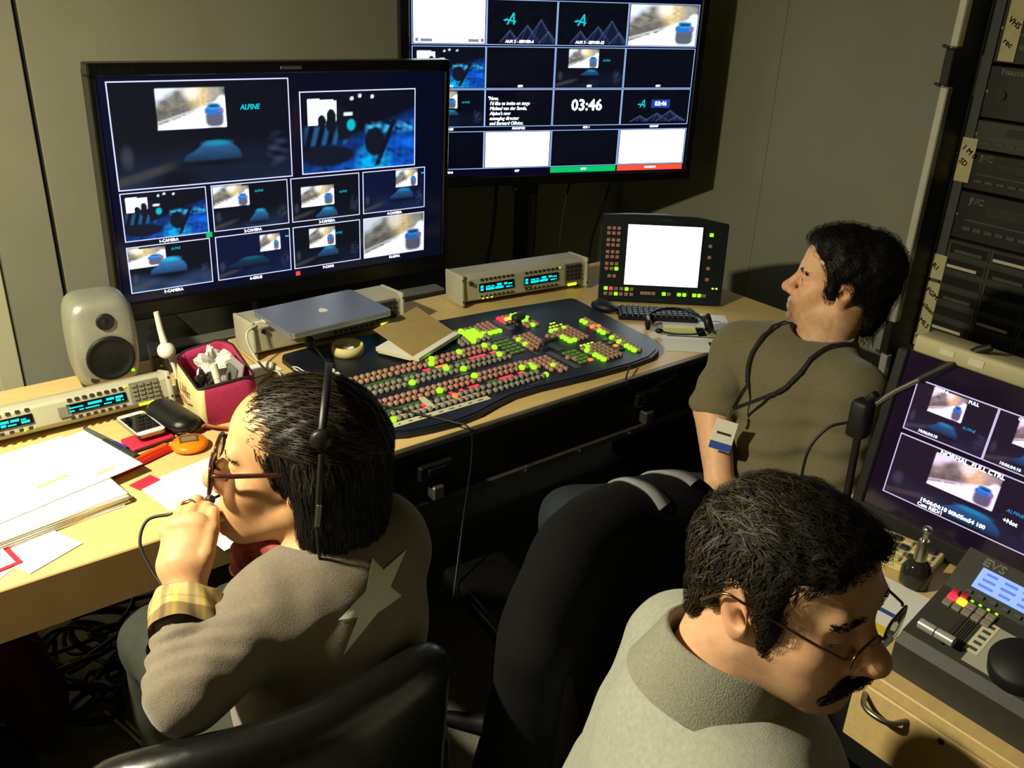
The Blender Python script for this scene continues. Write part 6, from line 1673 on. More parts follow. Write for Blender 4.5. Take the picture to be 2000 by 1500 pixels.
# sweater
m_sw = mat('olive_grey_jersey', rgb(104, 97, 72), 0.95, noise=0.10, nscale=200, bump=0.4, bscale=700, sheen=0.2)
g = Field((1.30, 0.68, 0.42), (1.95, 1.35, 1.06), 0.005)
g.cone(Rs, Ls, 0.068, 0.068, 0.0).ell((1.640, 1.03, 0.80), (0.125, 0.158, 0.17), 0.05, R=BF.R).ell((1.600, 1.015, 0.66), (0.138, 0.155, 0.16), 0.05, R=BF.R).ell((1.60, 1.0, 0.54), (0.15, 0.175, 0.10), 0.05, R=BF.R)
g.cone(nk - npv((0, 0, 0.035)), Rs, 0.068, 0.058, 0.04).cone(nk - npv((0, 0, 0.035)), Ls, 0.068, 0.058, 0.04)
ct_ = Re + (Rw - Re) * 0.12
g.cone(Rs, Rs + (Re - Rs) * 0.88, 0.066, 0.056, 0.02)
g.cone(Ls, Le, 0.066, 0.056, 0.03).cone(Le, Le + (Lw_ - Le) * 0.6, 0.054, 0.045, 0.01)
g.ell(nk + npv((-0.012, 0.004, 0.035)), (0.068, 0.068, 0.06), 0.01, mode='cut')
def folds(X, Y, Z):
    low = np.clip((0.90 - Z) / 0.15, 0.12, 1)
    return 0.0045 * fbm(X, Y, Z, 24, 81) + 0.0012 * fbm(X, Y, Z, 90, 82) + low * 0.006 * np.sin(Z * 105 + (Y - 1.0) * 26 + 2.4 * fbm(X, Y, Z, 14, 83))
g.wave([a[0] for a in g.ax], [a[-1] for a in g.ax], folds)
GV, GQ = g.polygonise(); part_np('sweater', relax(GV, GQ, 1), GQ, m_sw, man2)
# jeans
jt = Field((1.0, 0.72, 0.0), (1.85, 1.45, 0.70), 0.008)
jt.ell((1.60, 1.0, 0.54), (0.15, 0.175, 0.10), 0.0, R=BF.R)
for hp, kn, an in (((1.56, 1.09, 0.54), (1.185, 1.255, 0.565), (1.23, 1.30, 0.10)), ((1.54, 0.92, 0.54), (1.24, 1.06, 0.56), (1.22, 1.06, 0.10))):
    jt.cone(hp, kn, 0.090, 0.070, 0.03).cone(kn, an, 0.066, 0.050, 0.02)
jt.wave([a[0] for a in jt.ax], [a[-1] for a in jt.ax], lambda X, Y, Z: 0.004 * fbm(X, Y, Z, 45, 91))
JV, JQ = jt.polygonise(); part_np('jeans', relax(JV, JQ, 1), JQ, m_jeans, man2)
m_sneak = mat('white_canvas', rgb(190, 190, 185), 0.8, noise=0.1)
for an in ((1.23, 1.30), (1.22, 1.06)):
    sh = Field((an[0] - 0.28, an[1] - 0.1, 0.0), (an[0] + 0.1, an[1] + 0.15, 0.16), 0.006)
    sh.cone((an[0] + 0.03, an[1], 0.042), (an[0] - 0.15, an[1] + 0.03, 0.034), 0.040, 0.034, 0.0).half((0, 0, 0.003), (0, 0, -1))
    sV, sQ = sh.polygonise(); part_np('shoe', sV, sQ, m_shoe, man2)
# lanyard with a badge
m_strap = mat('black_webbing', rgb(22, 20, 20), 0.8, noise=0.1)
t = thing('lanyard', 'black neck lanyard with a white badge hanging on the olive sweater', 'lanyard', (1.50, 1.05, 0.83))
def on_surface(pts, off=0.007):
    P_ = np.array([tuple(p) for p in spline(pts, 8)])
    for _ in range(10): P_ = P_ - g.grad(P_, 0.008) * np.clip(g.sample(P_) - off, -0.02, 0.0)[:, None]
    return P_
def ribbon(pts, w, name, m_, root):
    N = g.grad(pts); T_ = np.gradient(pts, axis=0); S_ = np.cross(N, T_); S_ /= np.linalg.norm(S_, axis=1, keepdims=True)
    o_ = npv(root.location); a = pts - S_ * w / 2 - o_; b = pts + S_ * w / 2 - o_; up_ = N * 0.0012
    n = len(pts); vs = np.concatenate([a, b, b + up_, a + up_]).tolist(); fs = []
    for i in range(n - 1):
        for k in range(4): fs.append((k * n + i, ((k + 1) % 4) * n + i, ((k + 1) % 4) * n + i + 1, k * n + i + 1))
    MB().add(vs, fs, smooth=False).build(name, m_, root)
end = npv((1.462, 1.07, 0.835))
ribbon(on_surface([(1.735, 0.975, 0.985), (1.665, 0.955, 0.962), (1.59, 0.985, 0.905), (1.52, 1.035, 0.862), end]), 0.008, 'strap', m_strap, t)
ribbon(on_surface([(1.70, 1.105, 0.965), (1.63, 1.108, 0.940), (1.56, 1.095, 0.890), (1.50, 1.082, 0.855), end]), 0.008, 'strap', m_strap, t)
lp = npv(t.location)
pe = on_surface([end, end + npv((-0.01, 0.0, -0.01))], 0.006)[-1] - lp
nb = g.grad(np.array([pe + lp]))[0]; upb = npv((0.25, 0, 1)); upb -= nb * upb.dot(nb); upb /= np.linalg.norm(upb); sb = np.cross(upb, nb)
Rb = Matrix([[float(sb[i]), float(upb[i]), float(nb[i])] for i in range(3)])
MB().box(tuple(pe + nb * 0.004), (0.008, 0.022, 0.006), Rb, 0.001).build('clip', m_steel, t)
bd = pe - upb * 0.044 + nb * 0.020
MB().box(tuple(bd), (0.046, 0.066, 0.0016), Rb, 0.0005).build('badge', m_white, t)
MB().box(tuple(bd + nb * 0.001 - upb * 0.024), (0.046, 0.016, 0.0012), Rb).build('badge_band', m_blueprint, t)
MB().box(tuple(bd + nb * 0.001 + upb * 0.004), (0.030, 0.005, 0.0012), Rb).build('badge_print', m_key_dark, t)
# ------------------------------------------------------------------ replay desk on the right
t = thing('replay_desk', 'wooden drawer desk carrying the replay controller', 'desk', (1.42, 0.15, 0))
Li = Vector((1.42, 0.15, 0))
MB().box2(lo(1.082, -0.55, DZ - 0.022), lo(1.78, 0.795, DZ), 0.002).build('desktop', m_wood, t)
MB().box2(lo(1.10, -0.53, 0.56), lo(1.76, 0.66, DZ - 0.022)).build('carcass', m_black, t)
for y in (-0.50, 0.62):
    MB().box2(lo(1.30, y - 0.015, 0), lo(1.72, y + 0.015, 0.56)).build('leg_panel', m_black, t)
for a, b in ((-0.53, -0.13), (-0.12, 0.50)):
    d_ = MB().box2(lo(1.083, a, DZ - 0.135), lo(1.0995, b, DZ - 0.026), 0.002).build('drawer_front', m_wood, t)
    ym = 0.446 if a > -0.3 else -0.33
    MB().tube(spline([lo(1.083, ym - 0.034, DZ - 0.040), lo(1.062, ym - 0.022, DZ - 0.043), lo(1.056, ym, DZ - 0.043), lo(1.062, ym + 0.022, DZ - 0.043), lo(1.083, ym + 0.034, DZ - 0.040)], 5), 0.0042, 8).build('handle', m_steel, d_)
    MB().cyl(lo(1.0825, ym - 0.085, DZ - 0.036), lo(1.081, ym - 0.085, DZ - 0.036), 0.005, n=10).build('keyhole', m_key_dark, d_)

# replay controller
m_chrome = mat('bright_lever_metal', rgb(215, 213, 205), 0.22, 0.55, noise=0.03)
m_evs = mat('charcoal_metal', rgb(62, 61, 56), 0.5, 0.2, noise=0.08, nscale=40, bump=0.1, bscale=700)
m_evs_l = mat('grey_overlay', rgb(165, 165, 148), 0.5, noise=0.05)
t = thing('replay_controller', 'charcoal replay controller with a fader lever, jog wheel and blue display', 'controller', (1.112, 0.470, DZ + 0.001), math.radians(-90))
# local x runs along the front edge away from its near corner, y to the back
Wd, Dp = 0.43, 0.17
prof = [(0.0, 0.0), (0.0, 0.050), (0.014, 0.064), (0.115, 0.102), (Dp, 0.148), (Dp, 0.0)]
vs = [(x, a, b) for x in (0.0, Wd) for a, b in prof]; n = len(prof)
MB().add(vs, [(i, (i + 1) % n, n + (i + 1) % n, n + i)[::-1] for i in range(n)] + [list(range(n)), list(range(n, 2 * n))[::-1]]).build('housing', m_evs, t)
s1 = math.atan2(0.102 - 0.064, 0.101); s2 = math.atan2(0.148 - 0.102, Dp - 0.115)
R1 = Matrix.Rotation(s1, 3, 'X'); R2 = Matrix.Rotation(s2, 3, 'X')
def top1(x, v, dz=0.0): return Vector((x, 0.014, 0.064)) + R1 @ Vector((0, v, dz))
def top2(x, v, dz=0.0): return Vector((x, 0.115, 0.102)) + R2 @ Vector((0, v, dz))
MB().box(top1(0.215, 0.046, 0.0005), (0.26, 0.078, 0.001), R1).build('overlay', m_evs_l, t)
MB().box(top1(0.052, 0.055, 0.0005), (0.008, 0.066, 0.002), R1).build('fader_slot', m_key_dark, t)
for k in range(4): MB().box(top1(0.060 + 0.0032 * k, 0.052, 0.0012), (0.0010, 0.055, 0.001), R1).build('scale_line', m_steel, t)
MB().cyl(top1(0.018, 0.014, 0.018), top1(0.042, 0.014, 0.018), 0.0078, n=16).build('fader_lever', m_chrome, t)
MB().cyl(top1(0.044, 0.014, 0.018), top1(0.070, 0.014, 0.018), 0.0078, n=16).build('fader_lever', m_chrome, t)
MB().box(top1(0.052, 0.016, 0.006), (0.005, 0.008, 0.018), R1).build('lever_stem', m_key_dark, t)
MB().lathe([(0.040, 0.0), (0.040, 0.020), (0.036, 0.025), (0.0, 0.026)], top1(0.150, 0.038, 0.0012), R1, 36).build('jog_wheel', m_matblack, t)
mk_ = MB().box(top1(0.088, 0.055, 0.0012), (0.020, 0.060, 0.001), R1).build('legend_strip', m_strip, t)
for k in range(5): MB().box(top1(0.088, 0.032 + 0.0115 * k, 0.0020), (0.011, 0.005, 0.0006), R1).build('legend_mark', m_panelgrey, mk_)
caption(t, 'EVS', 0.017, top2(0.028, 0.060, 0.0012), mat('grey_lettering', rgb(150, 148, 138), 0.5, noise=0.03), bold=0.0006, sx=1.25, R=R2)
m_lcdb = mat('blue_lcd_light', (0.05, 0.08, 0.2), 0.3, emit=(0.23, 0.36, 0.95), estr=1.15)
lc = MB().box(top2(0.110, 0.034, 0.001), (0.155, 0.034, 0.002), R2).build('display', m_lcdb, t)
for j in range(3):
    for k in range(5):
        MB().box(top2(0.050 + 0.028 * k, 0.044 - 0.010 * j, 0.0023), (0.016 + 0.003 * ((k + j) % 3), 0.004, 0.0004), R2).build('display_text', mat('display_ink', rgb(70, 90, 190), 0.4, emit=(0.10, 0.16, 0.6), estr=0.8), lc)
for k in range(10):
    MB().box(top2(0.034 + 0.018 * k, 0.008, 0.002), (0.010, 0.006, 0.004), R2, 0.001).build('soft_key', m_panelgrey, t)
for k in range(4): MB().box(top1(0.046 + 0.012 * k, 0.1035, 0.0015), (0.004, 0.003, 0.001), R1).build('indicator_lamp', m_greenled, t)
cols_ = [m_redled, m_amberled, m_greybtn, m_greybtn, m_greybtn]
for k in range(5):
    MB().box(top1(0.022 + 0.0145 * k, 0.092, 0.003), (0.0128, 0.011, 0.006), R1, 0.0012).build('function_key', cols_[k], t)
    MB().box(top1(0.022 + 0.0145 * k, 0.079, 0.003), (0.0128, 0.011, 0.006), R1, 0.0012).build('function_key', m_greybtn, t)
for k in range(2): MB().box(top1(0.020 + 0.014 * k, 0.104, 0.0025), (0.011, 0.008, 0.004), R1, 0.001).build('function_key', m_red, t)
MB().box(top1(0.150, 0.092, 0.003), (0.014, 0.011, 0.006), R1, 0.001).build('function_key', m_redled, t)

# operator's monitor
MR = screen_R(math.radians(-86), math.radians(7), math.radians(-1.0))
t = thing('monitor', 'desk monitor with a beige top edge showing three replay pictures', 'monitor', (1.470, 0.565, 0.945), R=MR)
m_beig2 = mat('beige_monitor_plastic', rgb(176, 168, 130), 0.5, noise=0.05)
u0, u1, v0, v1 = -0.165, 0.28, -0.160, 0.142
MB().box2((u0 + 0.004, v1, -0.07), (u1, v1 + 0.032, 0.006), 0.006, 2).build('top_bezel', m_beig2, t)
MB().box2((u0 + 0.05, v1 + 0.012, 0.0062), (u0 + 0.075, v1 + 0.022, 0.007)).build('tape_label', m_strip, t)
MB().box2((u0 + 0.10, v1 + 0.010, 0.0062), (u0 + 0.125, v1 + 0.022, 0.007)).build('tape_label', m_strip, t)
MB().box2((u0 - 0.020, v0 - 0.012, -0.05), (u0, v1, 0.006), 0.003).build('side_bezel', m_matblack, t)
MB().box2((u1, v0 - 0.012, -0.05), (u1 + 0.02, v1, 0.006), 0.003).build('side_bezel', m_matblack, t)
MB().box2((u0 - 0.02, v0 - 0.035, -0.05), (u1 + 0.02, v0, 0.008), 0.003).build('bottom_bezel', m_matblack, t)
MB().box2((u0, v0, -0.06), (u1, v1, -0.012), 0.004).build('back_housing', m_matblack, t)
m_purple = mat('dark_purple_screen_glass', (0.006, 0.004, 0.012), 0.12, emit=(0.16, 0.06, 0.18), estr=0.035, noise=0.02)
ms = MB().box2((u0, v0, -0.012), (u1, v1, 0.0)).build('screen', m_purple, t)
m_frame3 = mat('lilac_frame_pixels', (0, 0, 0), 0.4, emit=(0.55, 0.48, 0.72), estr=0.95)
pst = lambda **k: (lambda U, V: p_stage(U, V, **k) * npv((1.1, 0.8, 1.0)))
tint = (0.010, 0.005, 0.016)
MT = [(-0.135, 0.002, 0.005, 0.096, pst(rect=(0.22, 0.02, 0.64, 0.52), car=(0.46, 0.74, 0.2, 0.14), tint=tint, seed=82), (72, 44)),
      (0.006, 0.143, 0.005, 0.096, pst(rect=(0.24, 0.02, 0.66, 0.52), car=(0.48, 0.74, 0.2, 0.14), tint=tint, seed=92), (72, 44)),
      (-0.135, 0.143, -0.122, -0.008, pst(rect=(0.24, 0.06, 0.65, 0.60), car=(0.52, 0.82, 0.22, 0.17), tint=tint, seed=102), (110, 60)),
      (0.149, 0.275, -0.122, -0.008, pst(rect=(0.24, 0.06, 0.65, 0.60), car=(0.52, 0.82, 0.22, 0.17), tint=tint, seed=112), (60, 40)),
      (0.147, 0.275, 0.005, 0.096, pst(rect=(0.24, 0.02, 0.66, 0.52), car=(0.48, 0.74, 0.2, 0.14), tint=tint, seed=122), (60, 40))]
for a0, a1, b0, b1, fn, (nx, ny) in MT:
    link('video_picture', tile_mesh('video_picture', a1 - a0, b1 - b0, nx, ny, fn), ms, ((a0 + a1) / 2, (b0 + b1) / 2, 0.0008))
    rect_frame(MB(), a0, a1, b0, b1, 0.0020, 0.0, 0.0011).build('picture_frame', m_frame3, ms)
m_cyan2 = mat('blue_cyan_pixels', (0, 0, 0), 0.4, emit=(0.02, 0.32, 0.75), estr=1.0)
def mcap(s, size, u, v, m_=m_white_e, **k): caption(ms, s, size, (u, v, 0.0016), m_, **k)
mcap('NORMAL  FULL CTRL', 0.0115, -0.062, -0.012, bold=0.0004); mcap('19:06:04:10 00h05m54 100', 0.0105, -0.070, -0.108, bold=0.0004)
mcap('Cam RED/1', 0.0095, -0.072, -0.117, bold=0.0003); mcap('ALPINE', 0.009, 0.066, -0.062, m_cyan2, shear=0.25); mcap('+Not', 0.0105, 0.066, -0.080, bold=0.0004)
for x in (-0.135, 0.006):
    mcap('ALPINE', 0.007, x + 0.093, 0.044, m_cyan2, shear=0.25); mcap('10:06:04:10', 0.0075, x + 0.025, 0.0105, bold=0.0002); mcap('CAM A', 0.008, x + 0.030, 0.092, bold=0.0003); mcap('FULL', 0.008, x + 0.090, 0.090, bold=0.0003)
MRi = MR.transposed(); fl_ = MRi @ (Vector((1.51, 0.47, DZ + 0.0008)) - Vector((1.470, 0.565, 0.945)))
MB().box2((-0.05, -0.14, 0), (0.08, 0.14, 0.008), 0.003).box2((0.0, -0.06, 0.008), (0.05, 0.06, 0.06), 0.003).build('foot', m_matblack, t, fl_, MRi)

# gooseneck talkback microphone on the monitor's edge
t = thing('gooseneck_microphone', 'black gooseneck talkback microphone on a stand beside the replay monitor', 'microphone', (1.450, 0.771, DZ + 0.0008))
MB().lathe([(0.022, 0.0), (0.022, 0.012), (0.010, 0.02)], n=24).build('base', m_matblack, t)
MB().cyl((0, 0, 0.02), (-0.01, 0.0, 0.18), 0.008, 0.007, 12).build('pole', m_matblack, t)
MB().box((-0.012, 0.0, 0.195), (0.036, 0.036, 0.075), None, 0.008, 2).build('clamp', m_matblack, t)
MB().box((0.0, -0.004, 0.235), (0.018, 0.014, 0.03), Matrix.Rotation(math.radians(35), 3, 'X'), 0.004, 2).build('joint', m_matblack, t)
MB().tube([(0.0, -0.006, 0.215), (0.012, -0.040, 0.260), (0.02, -0.075, 0.295)], [0.0055, 0.005, 0.005], 10).build('neck', m_steel, t)
MB().tube([(0.02, -0.075, 0.295), (0.035, -0.12, 0.340), (0.045, -0.150, 0.370), (0.050, -0.165, 0.380)], [0.0085, 0.0095, 0.009, 0.006], 12).build('capsule', m_matblack, t)
cable('microphone_cable', 'thin black cable drooping from the talkback microphone across the sweater', [(1.435, 0.792, 0.93), (1.41, 0.815, 0.915), (1.385, 0.83, 0.87), (1.37, 0.825, 0.80), (1.36, 0.815, 0.72), (1.36, 0.80, 0.60)], 0.0028)

# papers, keyboard and glass bottle on the replay desk
sheet('printed_schedule', 'printed schedule sheet with a yellow band beside the replay controller', (1.110, 0.495), math.radians(4), 0.21, 0.21, DZ + 0.0005,
      prints=((0.55, 0.60, 0.1, 0.9, m_blueprint), (0.30, 0.40, 0.05, 0.95, m_yelprint), (0.16, 0.29, 0.05, 0.95, m_greenprint)))
t = thing('small_keyboard', 'cream keyboard half hidden behind the glass bottle', 'keyboard', (1.385, 0.635, DZ + 0.001), math.radians(-80))
MB().box2((-0.08, -0.05, 0), (0.08, 0.05, 0.014), 0.003).build('tray', m_cream, t)
for j in range(4):
    for i in range(7): MB().box2((-0.07 + i * 0.0205, -0.042 + j * 0.0215, 0.014), (-0.054 + i * 0.0205, -0.026 + j * 0.0215, 0.019), 0.002).build('key', m_cream if (i + j) % 3 else m_key_dark, t)
m_glass = mat('dark_bottle_glass', (0.03, 0.025, 0.02), 0.05, trans=0.3, ior=1.45, noise=0.02)
t = thing('glass_bottle', 'small stoppered glass bottle with a metal neck on the replay desk', 'bottle', (1.335, 0.560, DZ + 0.0008))
MB().lathe([(0.020, 0.0), (0.025, 0.004), (0.025, 0.030), (0.018, 0.042), (0.011, 0.050)], n=24).build('body', m_glass, t)
MB().lathe([(0.0105, 0.050), (0.0105, 0.080), (0.008, 0.088)], n=18).build('neck', m_alu, t)
MB().lathe([(0.0045, 0.088), (0.0045, 0.104), (0.0075, 0.106), (0.0075, 0.112), (0.0, 0.114)], n=16).build('stopper', m_alu, t)

# ------------------------------------------------------------------ equipment rack
RX, RY = 2.35, 1.222
m_redge = mat('bright_case_edge', rgb(205, 203, 190), 0.3, 0.45, noise=0.05)
t = thing('equipment_rack', 'tall black flight-case rack with aluminium edges full of recorders', 'rack', (2.6, 0.8, 0))
Li = Vector((2.6, 0.8, 0))
MB().box2(lo(RX, RY, 0.02), lo(2.82, RY + 0.012, 1.98)).build('far_side', m_black, t)
MB().box2(lo(RX, RY - 0.56, 0.02), lo(2.82, RY - 0.548, 1.98)).build('near_side', m_black, t)
MB().box2(lo(RX, RY - 0.5479, 1.968), lo(2.82, RY - 0.0001, 1.98)).build('top', m_black, t)
MB().box2(lo(RX, RY - 0.5479, 0.02), lo(2.82, RY - 0.0001, 0.04)).build('bottom', m_black, t)
MB().box2(lo(2.81, RY - 0.5479, 0.041), lo(2.82, RY - 0.0001, 1.967)).build('back', m_black, t)
for z0, z1 in ((0.03, 0.70), (0.80, 1.435), (1.53, 1.96)):
    MB().box2(lo(RX - 0.006, RY - 0.004, z0), lo(RX + 0.02, RY + 0.018, z1), 0.003).build('edge_profile', m_redge, t)
for z0, z1 in ((0.70, 0.80), (1.435, 1.53)):
    MB().box2(lo(RX - 0.008, RY - 0.001, z0 + 0.004), lo(RX + 0.03, RY + 0.024, z1 - 0.004), 0.003).build('latch_plate', m_black, t)
    MB().cyl(lo(RX - 0.006, RY + 0.018, z0 + 0.002), lo(RX - 0.006, RY + 0.034, z0 + 0.006), 0.004, n=8).build('latch_hook', m_key_dark, t)
    MB().cyl(lo(RX - 0.006, RY + 0.018, z1 - 0.002), lo(RX - 0.006, RY + 0.034, z1 + 0.002), 0.004, n=8).build('latch_hook', m_key_dark, t)
XR = RX + 0.125
MB().box2(lo(XR, RY - 0.034, 0.045), lo(XR + 0.003, RY - 0.001, 1.96)).build('rack_rail', m_panelgrey, t)
MB().box2(lo(XR - 0.002, RY - 0.004, 0.045), lo(XR + 0.004, RY - 0.0008, 1.96)).build('rail_lip', m_redge, t)
m_vcr = mat('dark_grey_recorder', rgb(30, 30, 28), 0.45, noise=0.08, nscale=40)
m_vcr2 = mat('grey_rack_panel', rgb(62, 61, 56), 0.5, noise=0.06, nscale=40)
yl, yr = RY - 0.036, RY - 0.52
def rack_unit(label, z0, z1, m_, kind, group=None):
    t = thing('rack_recorder' if kind != 'slots' else 'rack_tape_tray', label, 'recorder' if kind != 'slots' else 'tray', (XR + 0.1, (yl + yr) / 2, z0), 0, group)
    Lh = Vector((XR + 0.1, (yl + yr) / 2, z0)); L = lambda *p: tuple(Vector(p) - Lh)
    MB().box2(L(XR - 0.001, yr, z0), L(XR + 0.28, yl, z1 - 0.002), 0.002).build('casing', m_, t)
    h = z1 - z0; xf = XR - 0.0012
    if kind == 'vcr':
        MB().box2(L(xf - 0.002, yr + 0.06, z0 + h * 0.55), L(xf, yl - 0.08, z0 + h * 0.80), 0.0008).build('cassette_slot', m_key_dark, t)
        for k in range(9): MB().box2(L(xf - 0.003, yl - 0.05 - k * 0.03, z0 + h * 0.20), L(xf, yl - 0.028 - k * 0.03, z0 + h * 0.28), 0.0006).build('key', m_panelgrey, t)
        MB().box2(L(xf - 0.0012, yr + 0.03, z0 + h * 0.40), L(xf, yl - 0.03, z0 + h * 0.43)).build('trim_line', m_panelgrey, t)
    elif kind == 'deck':
        MB().cyl(L(xf, yl - 0.045, z0 + h * 0.45), L(xf - 0.008, yl - 0.045, z0 + h * 0.45), 0.012, n=16).build('knob', m_key_dark, t)
        MB().box2(L(xf - 0.002, yr + 0.05, z0 + h * 0.55), L(xf, yl - 0.10, z0 + h * 0.78), 0.0008).build('cassette_slot', m_key_dark, t)
    elif kind == 'slots':
        for j in range(2):
            for i in range(5):
                pass
        n = max(1, round(h / 0.047))
        for j in range(n):
            zc = z0 + (j + 0.5) * h / n
            for i, (a, b) in enumerate(((0.012, 0.115), (0.13, 0.235), (0.25, 0.355), (0.37, 0.475))):
                MB().box2(L(xf - 0.0006, yl - b, zc - 0.0135), L(xf + 0.0, yl - a, zc + 0.0135)).build('slot', m_groove, t)
                rect_frame_y(t, L, xf, yl - b, yl - a, zc - 0.0135, zc + 0.0135)
                if (i * 3 + j * 5) % 4 == 0: MB().box2(L(xf - 0.003, yl - b + 0.02, zc - 0.010), L(xf - 0.0008, yl - a, zc - 0.002)).build('cassette_edge', m_strip, t)
                elif (i + j) % 3 == 0: MB().box2(L(xf - 0.002, yl - b + 0.015, zc - 0.012), L(xf - 0.0008, yl - a - 0.01, zc - 0.003)).build('cassette_edge', m_panelgrey, t)
    for yy in (yl - 0.006, yr + 0.006):
        MB().cyl(L(xf, yy, z0 + h / 2), L(xf - 0.003, yy, z0 + h / 2), 0.004, n=8).build('screw', m_steel, t)
    return t, L, xf
def rect_frame_y(t, L, x, y0, y1, z0, z1, w=0.004):
    mb = MB()
    mb.box2(L(x - 0.004, y0 - w, z1), L(x, y1 + w, z1 + w)); mb.box2(L(x - 0.004, y0 - w, z0 - w), L(x, y1 + w, z0)); mb.box2(L(x - 0.004, y0 - w, z0), L(x, y0, z1)); mb.box2(L(x - 0.004, y1, z0), L(x, y1 + w, z1))
    mb.build('slot_frame', m_vcr2, t)
RY_R = frame(Vector((0, -1, 0)), Vector((0, 0, 1)), Vector((-1, 0, 0)))
rack_unit('grey tape tray with open slots at the bottom of the rack', 0.30, 0.58, m_vcr2, 'slots')
rack_unit('grey tape tray with open slots below the dark recorders', 0.585, 1.035, m_vcr2, 'slots')
a, L, xf = rack_unit('black video recorder directly above the tape trays', 1.04, 1.17, m_vcr, 'vcr')
caption(a, 'JVC', 0.022, L(xf - 0.0006, yl - 0.03, 1.145), m_white, bold=0.0006, R=RY_R, sx=1.1)
a, L, xf = rack_unit('black video recorder second above the tape trays', 1.175, 1.275, m_vcr, 'vcr')
caption(a, 'JVC', 0.020, L(xf - 0.0006, yl - 0.03, 1.258), m_white, bold=0.0005, R=RY_R, sx=1.1)
rack_unit('grey recorder with a long front slot above the two black recorders', 1.28, 1.355, m_vcr2, 'vcr')
a, L, xf = rack_unit('dark cassette deck with a round knob high in the rack', 1.36, 1.49, m_vcr, 'deck')
caption(a, 'Panasonic', 0.018, L(xf - 0.0006, yl - 0.03, 1.475), m_white, bold=0.0005, R=RY_R)
rack_unit('dark recorder at the top of the rack', 1.495, 1.66, m_vcr, 'vcr')
rack_unit('dark panel closing the top of the rack', 1.665, 1.93, m_vcr2, 'deck')
m_tape = mat('cream_masking_tape', rgb(200, 192, 142), 0.8, noise=0.08, nscale=60)
def rail_tape(label, z0, z1, lines, dy=0.0, ang=0.0):
    t = thing('tape_label', label, 'label', (XR - 0.004, RY - 0.022 + dy, (z0 + z1) / 2))
    MB().box2((-0.0006, -0.022, -(z1 - z0) / 2), (0.0003, 0.019, (z1 - z0) / 2)).build('strip', m_tape, t)
    for s, z in lines:
        lg = MB(); text_into(lg, s, 0.020, frame(Vector((0, -0.85, -0.52)), Vector((0, -0.35, 0.93)), Vector((-1, 0, 0))), (-0.0012, 0.014, z), shear=0.2, bold=0.0005); lg.build('handwriting', m_ink, t)
rail_tape('long masking tape label strip handwritten in several lines on the rack rail', 0.70, 0.905, (('PGM', 0.08), ('clean', 0.035), ('MLS', -0.012), ('cam', -0.06)))
rail_tape('short masking tape label above the long label strip on the rack rail', 0.915, 0.985, (('R1', 0.005),))
rail_tape('broad masking tape label high on the rack rail with a scrawl', 1.19, 1.305, (('1 M 0', 0.035), ('SD', 0.0)), -0.006)
rail_tape('masking tape label on the front of the topmost rack gear', 1.50, 1.66, (('VHS', 0.02), ('rec', -0.03)), -0.045)

# ------------------------------------------------------------------ chairs
m_seatb = mat('black_chair_leather', rgb(14, 14, 14), 0.28, noise=0.15, nscale=40, bump=0.05, bscale=120)
m_seatf = mat('black_chair_fabric', rgb(18, 18, 18), 0.9, noise=0.2, nscale=120, bump=0.4, bscale=600)
def swivel_chair(label, loc, rz, back_h, back_w, m_, back_y=-0.22, back_z0=0.56, lean=8, arms=False):
    """faces local +y"""
    t = thing('swivel_chair', label, 'chair', loc, rz)
    sf = Field((-0.30, -0.30, 0.36), (0.30, 0.30, 0.50), 0.012)
    sf.ell((0, 0.0, 0.425), (0.29, 0.27, 0.055), 0.0); sf.half((0, 0, 0.445), (0, 0, 1))
    a, b = sf.polygonise(); link('seat', np_mesh('seat', a, b, m_), t)
    bf = Field((-0.34, -0.14, 0.0), (0.34, 0.14, back_h + 0.06), 0.011)
    for k in range(19):
        x = -1 + 2 * k / 18; zz = back_h - 0.03 - 0.022 * x ** 4
        bf.cone((x * (back_w / 2 - 0.035), 0.05 * x * x, 0.04), (x * (back_w / 2 - 0.03), 0.05 * x * x, zz), 0.030, 0.026, 0.03)
    a, b = bf.polygonise()
    R_ = Matrix.Rotation(math.radians(lean), 3, 'X'); a = a @ np.array(R_).T + npv((0, back_y, back_z0))
    link('backrest', np_mesh('backrest', a, b, m_), t)
    MB().tube(spline([(0, 0.0, 0.40), (0, -0.16, 0.39), (0, back_y - 0.045, 0.46), (0, back_y - 0.05 - 0.02, back_z0 + 0.15)], 5), 0.018, 8).build('back_bar', m_matblack, t)
    MB().cyl((0, 0, 0.10), (0, 0, 0.385), 0.026, 0.022, 16).build('gas_lift', m_darkmetal, t)
    for k in range(5):
        a_ = 2 * math.pi * k / 5 + 0.3; c, s = math.cos(a_), math.sin(a_)
        lg_ = MB().tube([(0.02 * c, 0.02 * s, 0.105), (0.27 * c, 0.27 * s, 0.075)], [0.028, 0.018], 8).build('base_arm', m_matblack, t)
        MB().lathe([(0.0, -0.018), (0.026, -0.018), (0.028, 0.0), (0.026, 0.018), (0.0, 0.018)], (0.27 * c, 0.27 * s, 0.029), Matrix.Rotation(a_, 3, 'Z') @ Matrix.Rotation(math.radians(90), 3, 'X'), 14).build('castor', m_matblack, lg_)
    if arms:
        for s in (-1, 1):
            MB().tube(spline([(s * 0.26, 0.05, 0.42), (s * 0.30, 0.05, 0.52), (s * 0.30, 0.02, 0.63)], 4), 0.014, 8).build('arm_post', m_matblack, t)
            MB().box((s * 0.30, 0.02, 0.645), (0.06, 0.25, 0.03), None, 0.010, 2).build('arm_pad', m_, t)
    return t
swivel_chair('black leather swivel chair of the person with the star cardigan', (0.335, 1.01, 0), math.radians(-6), 0.385, 0.46, m_seatb, back_y=-0.215, back_z0=0.50, lean=6)
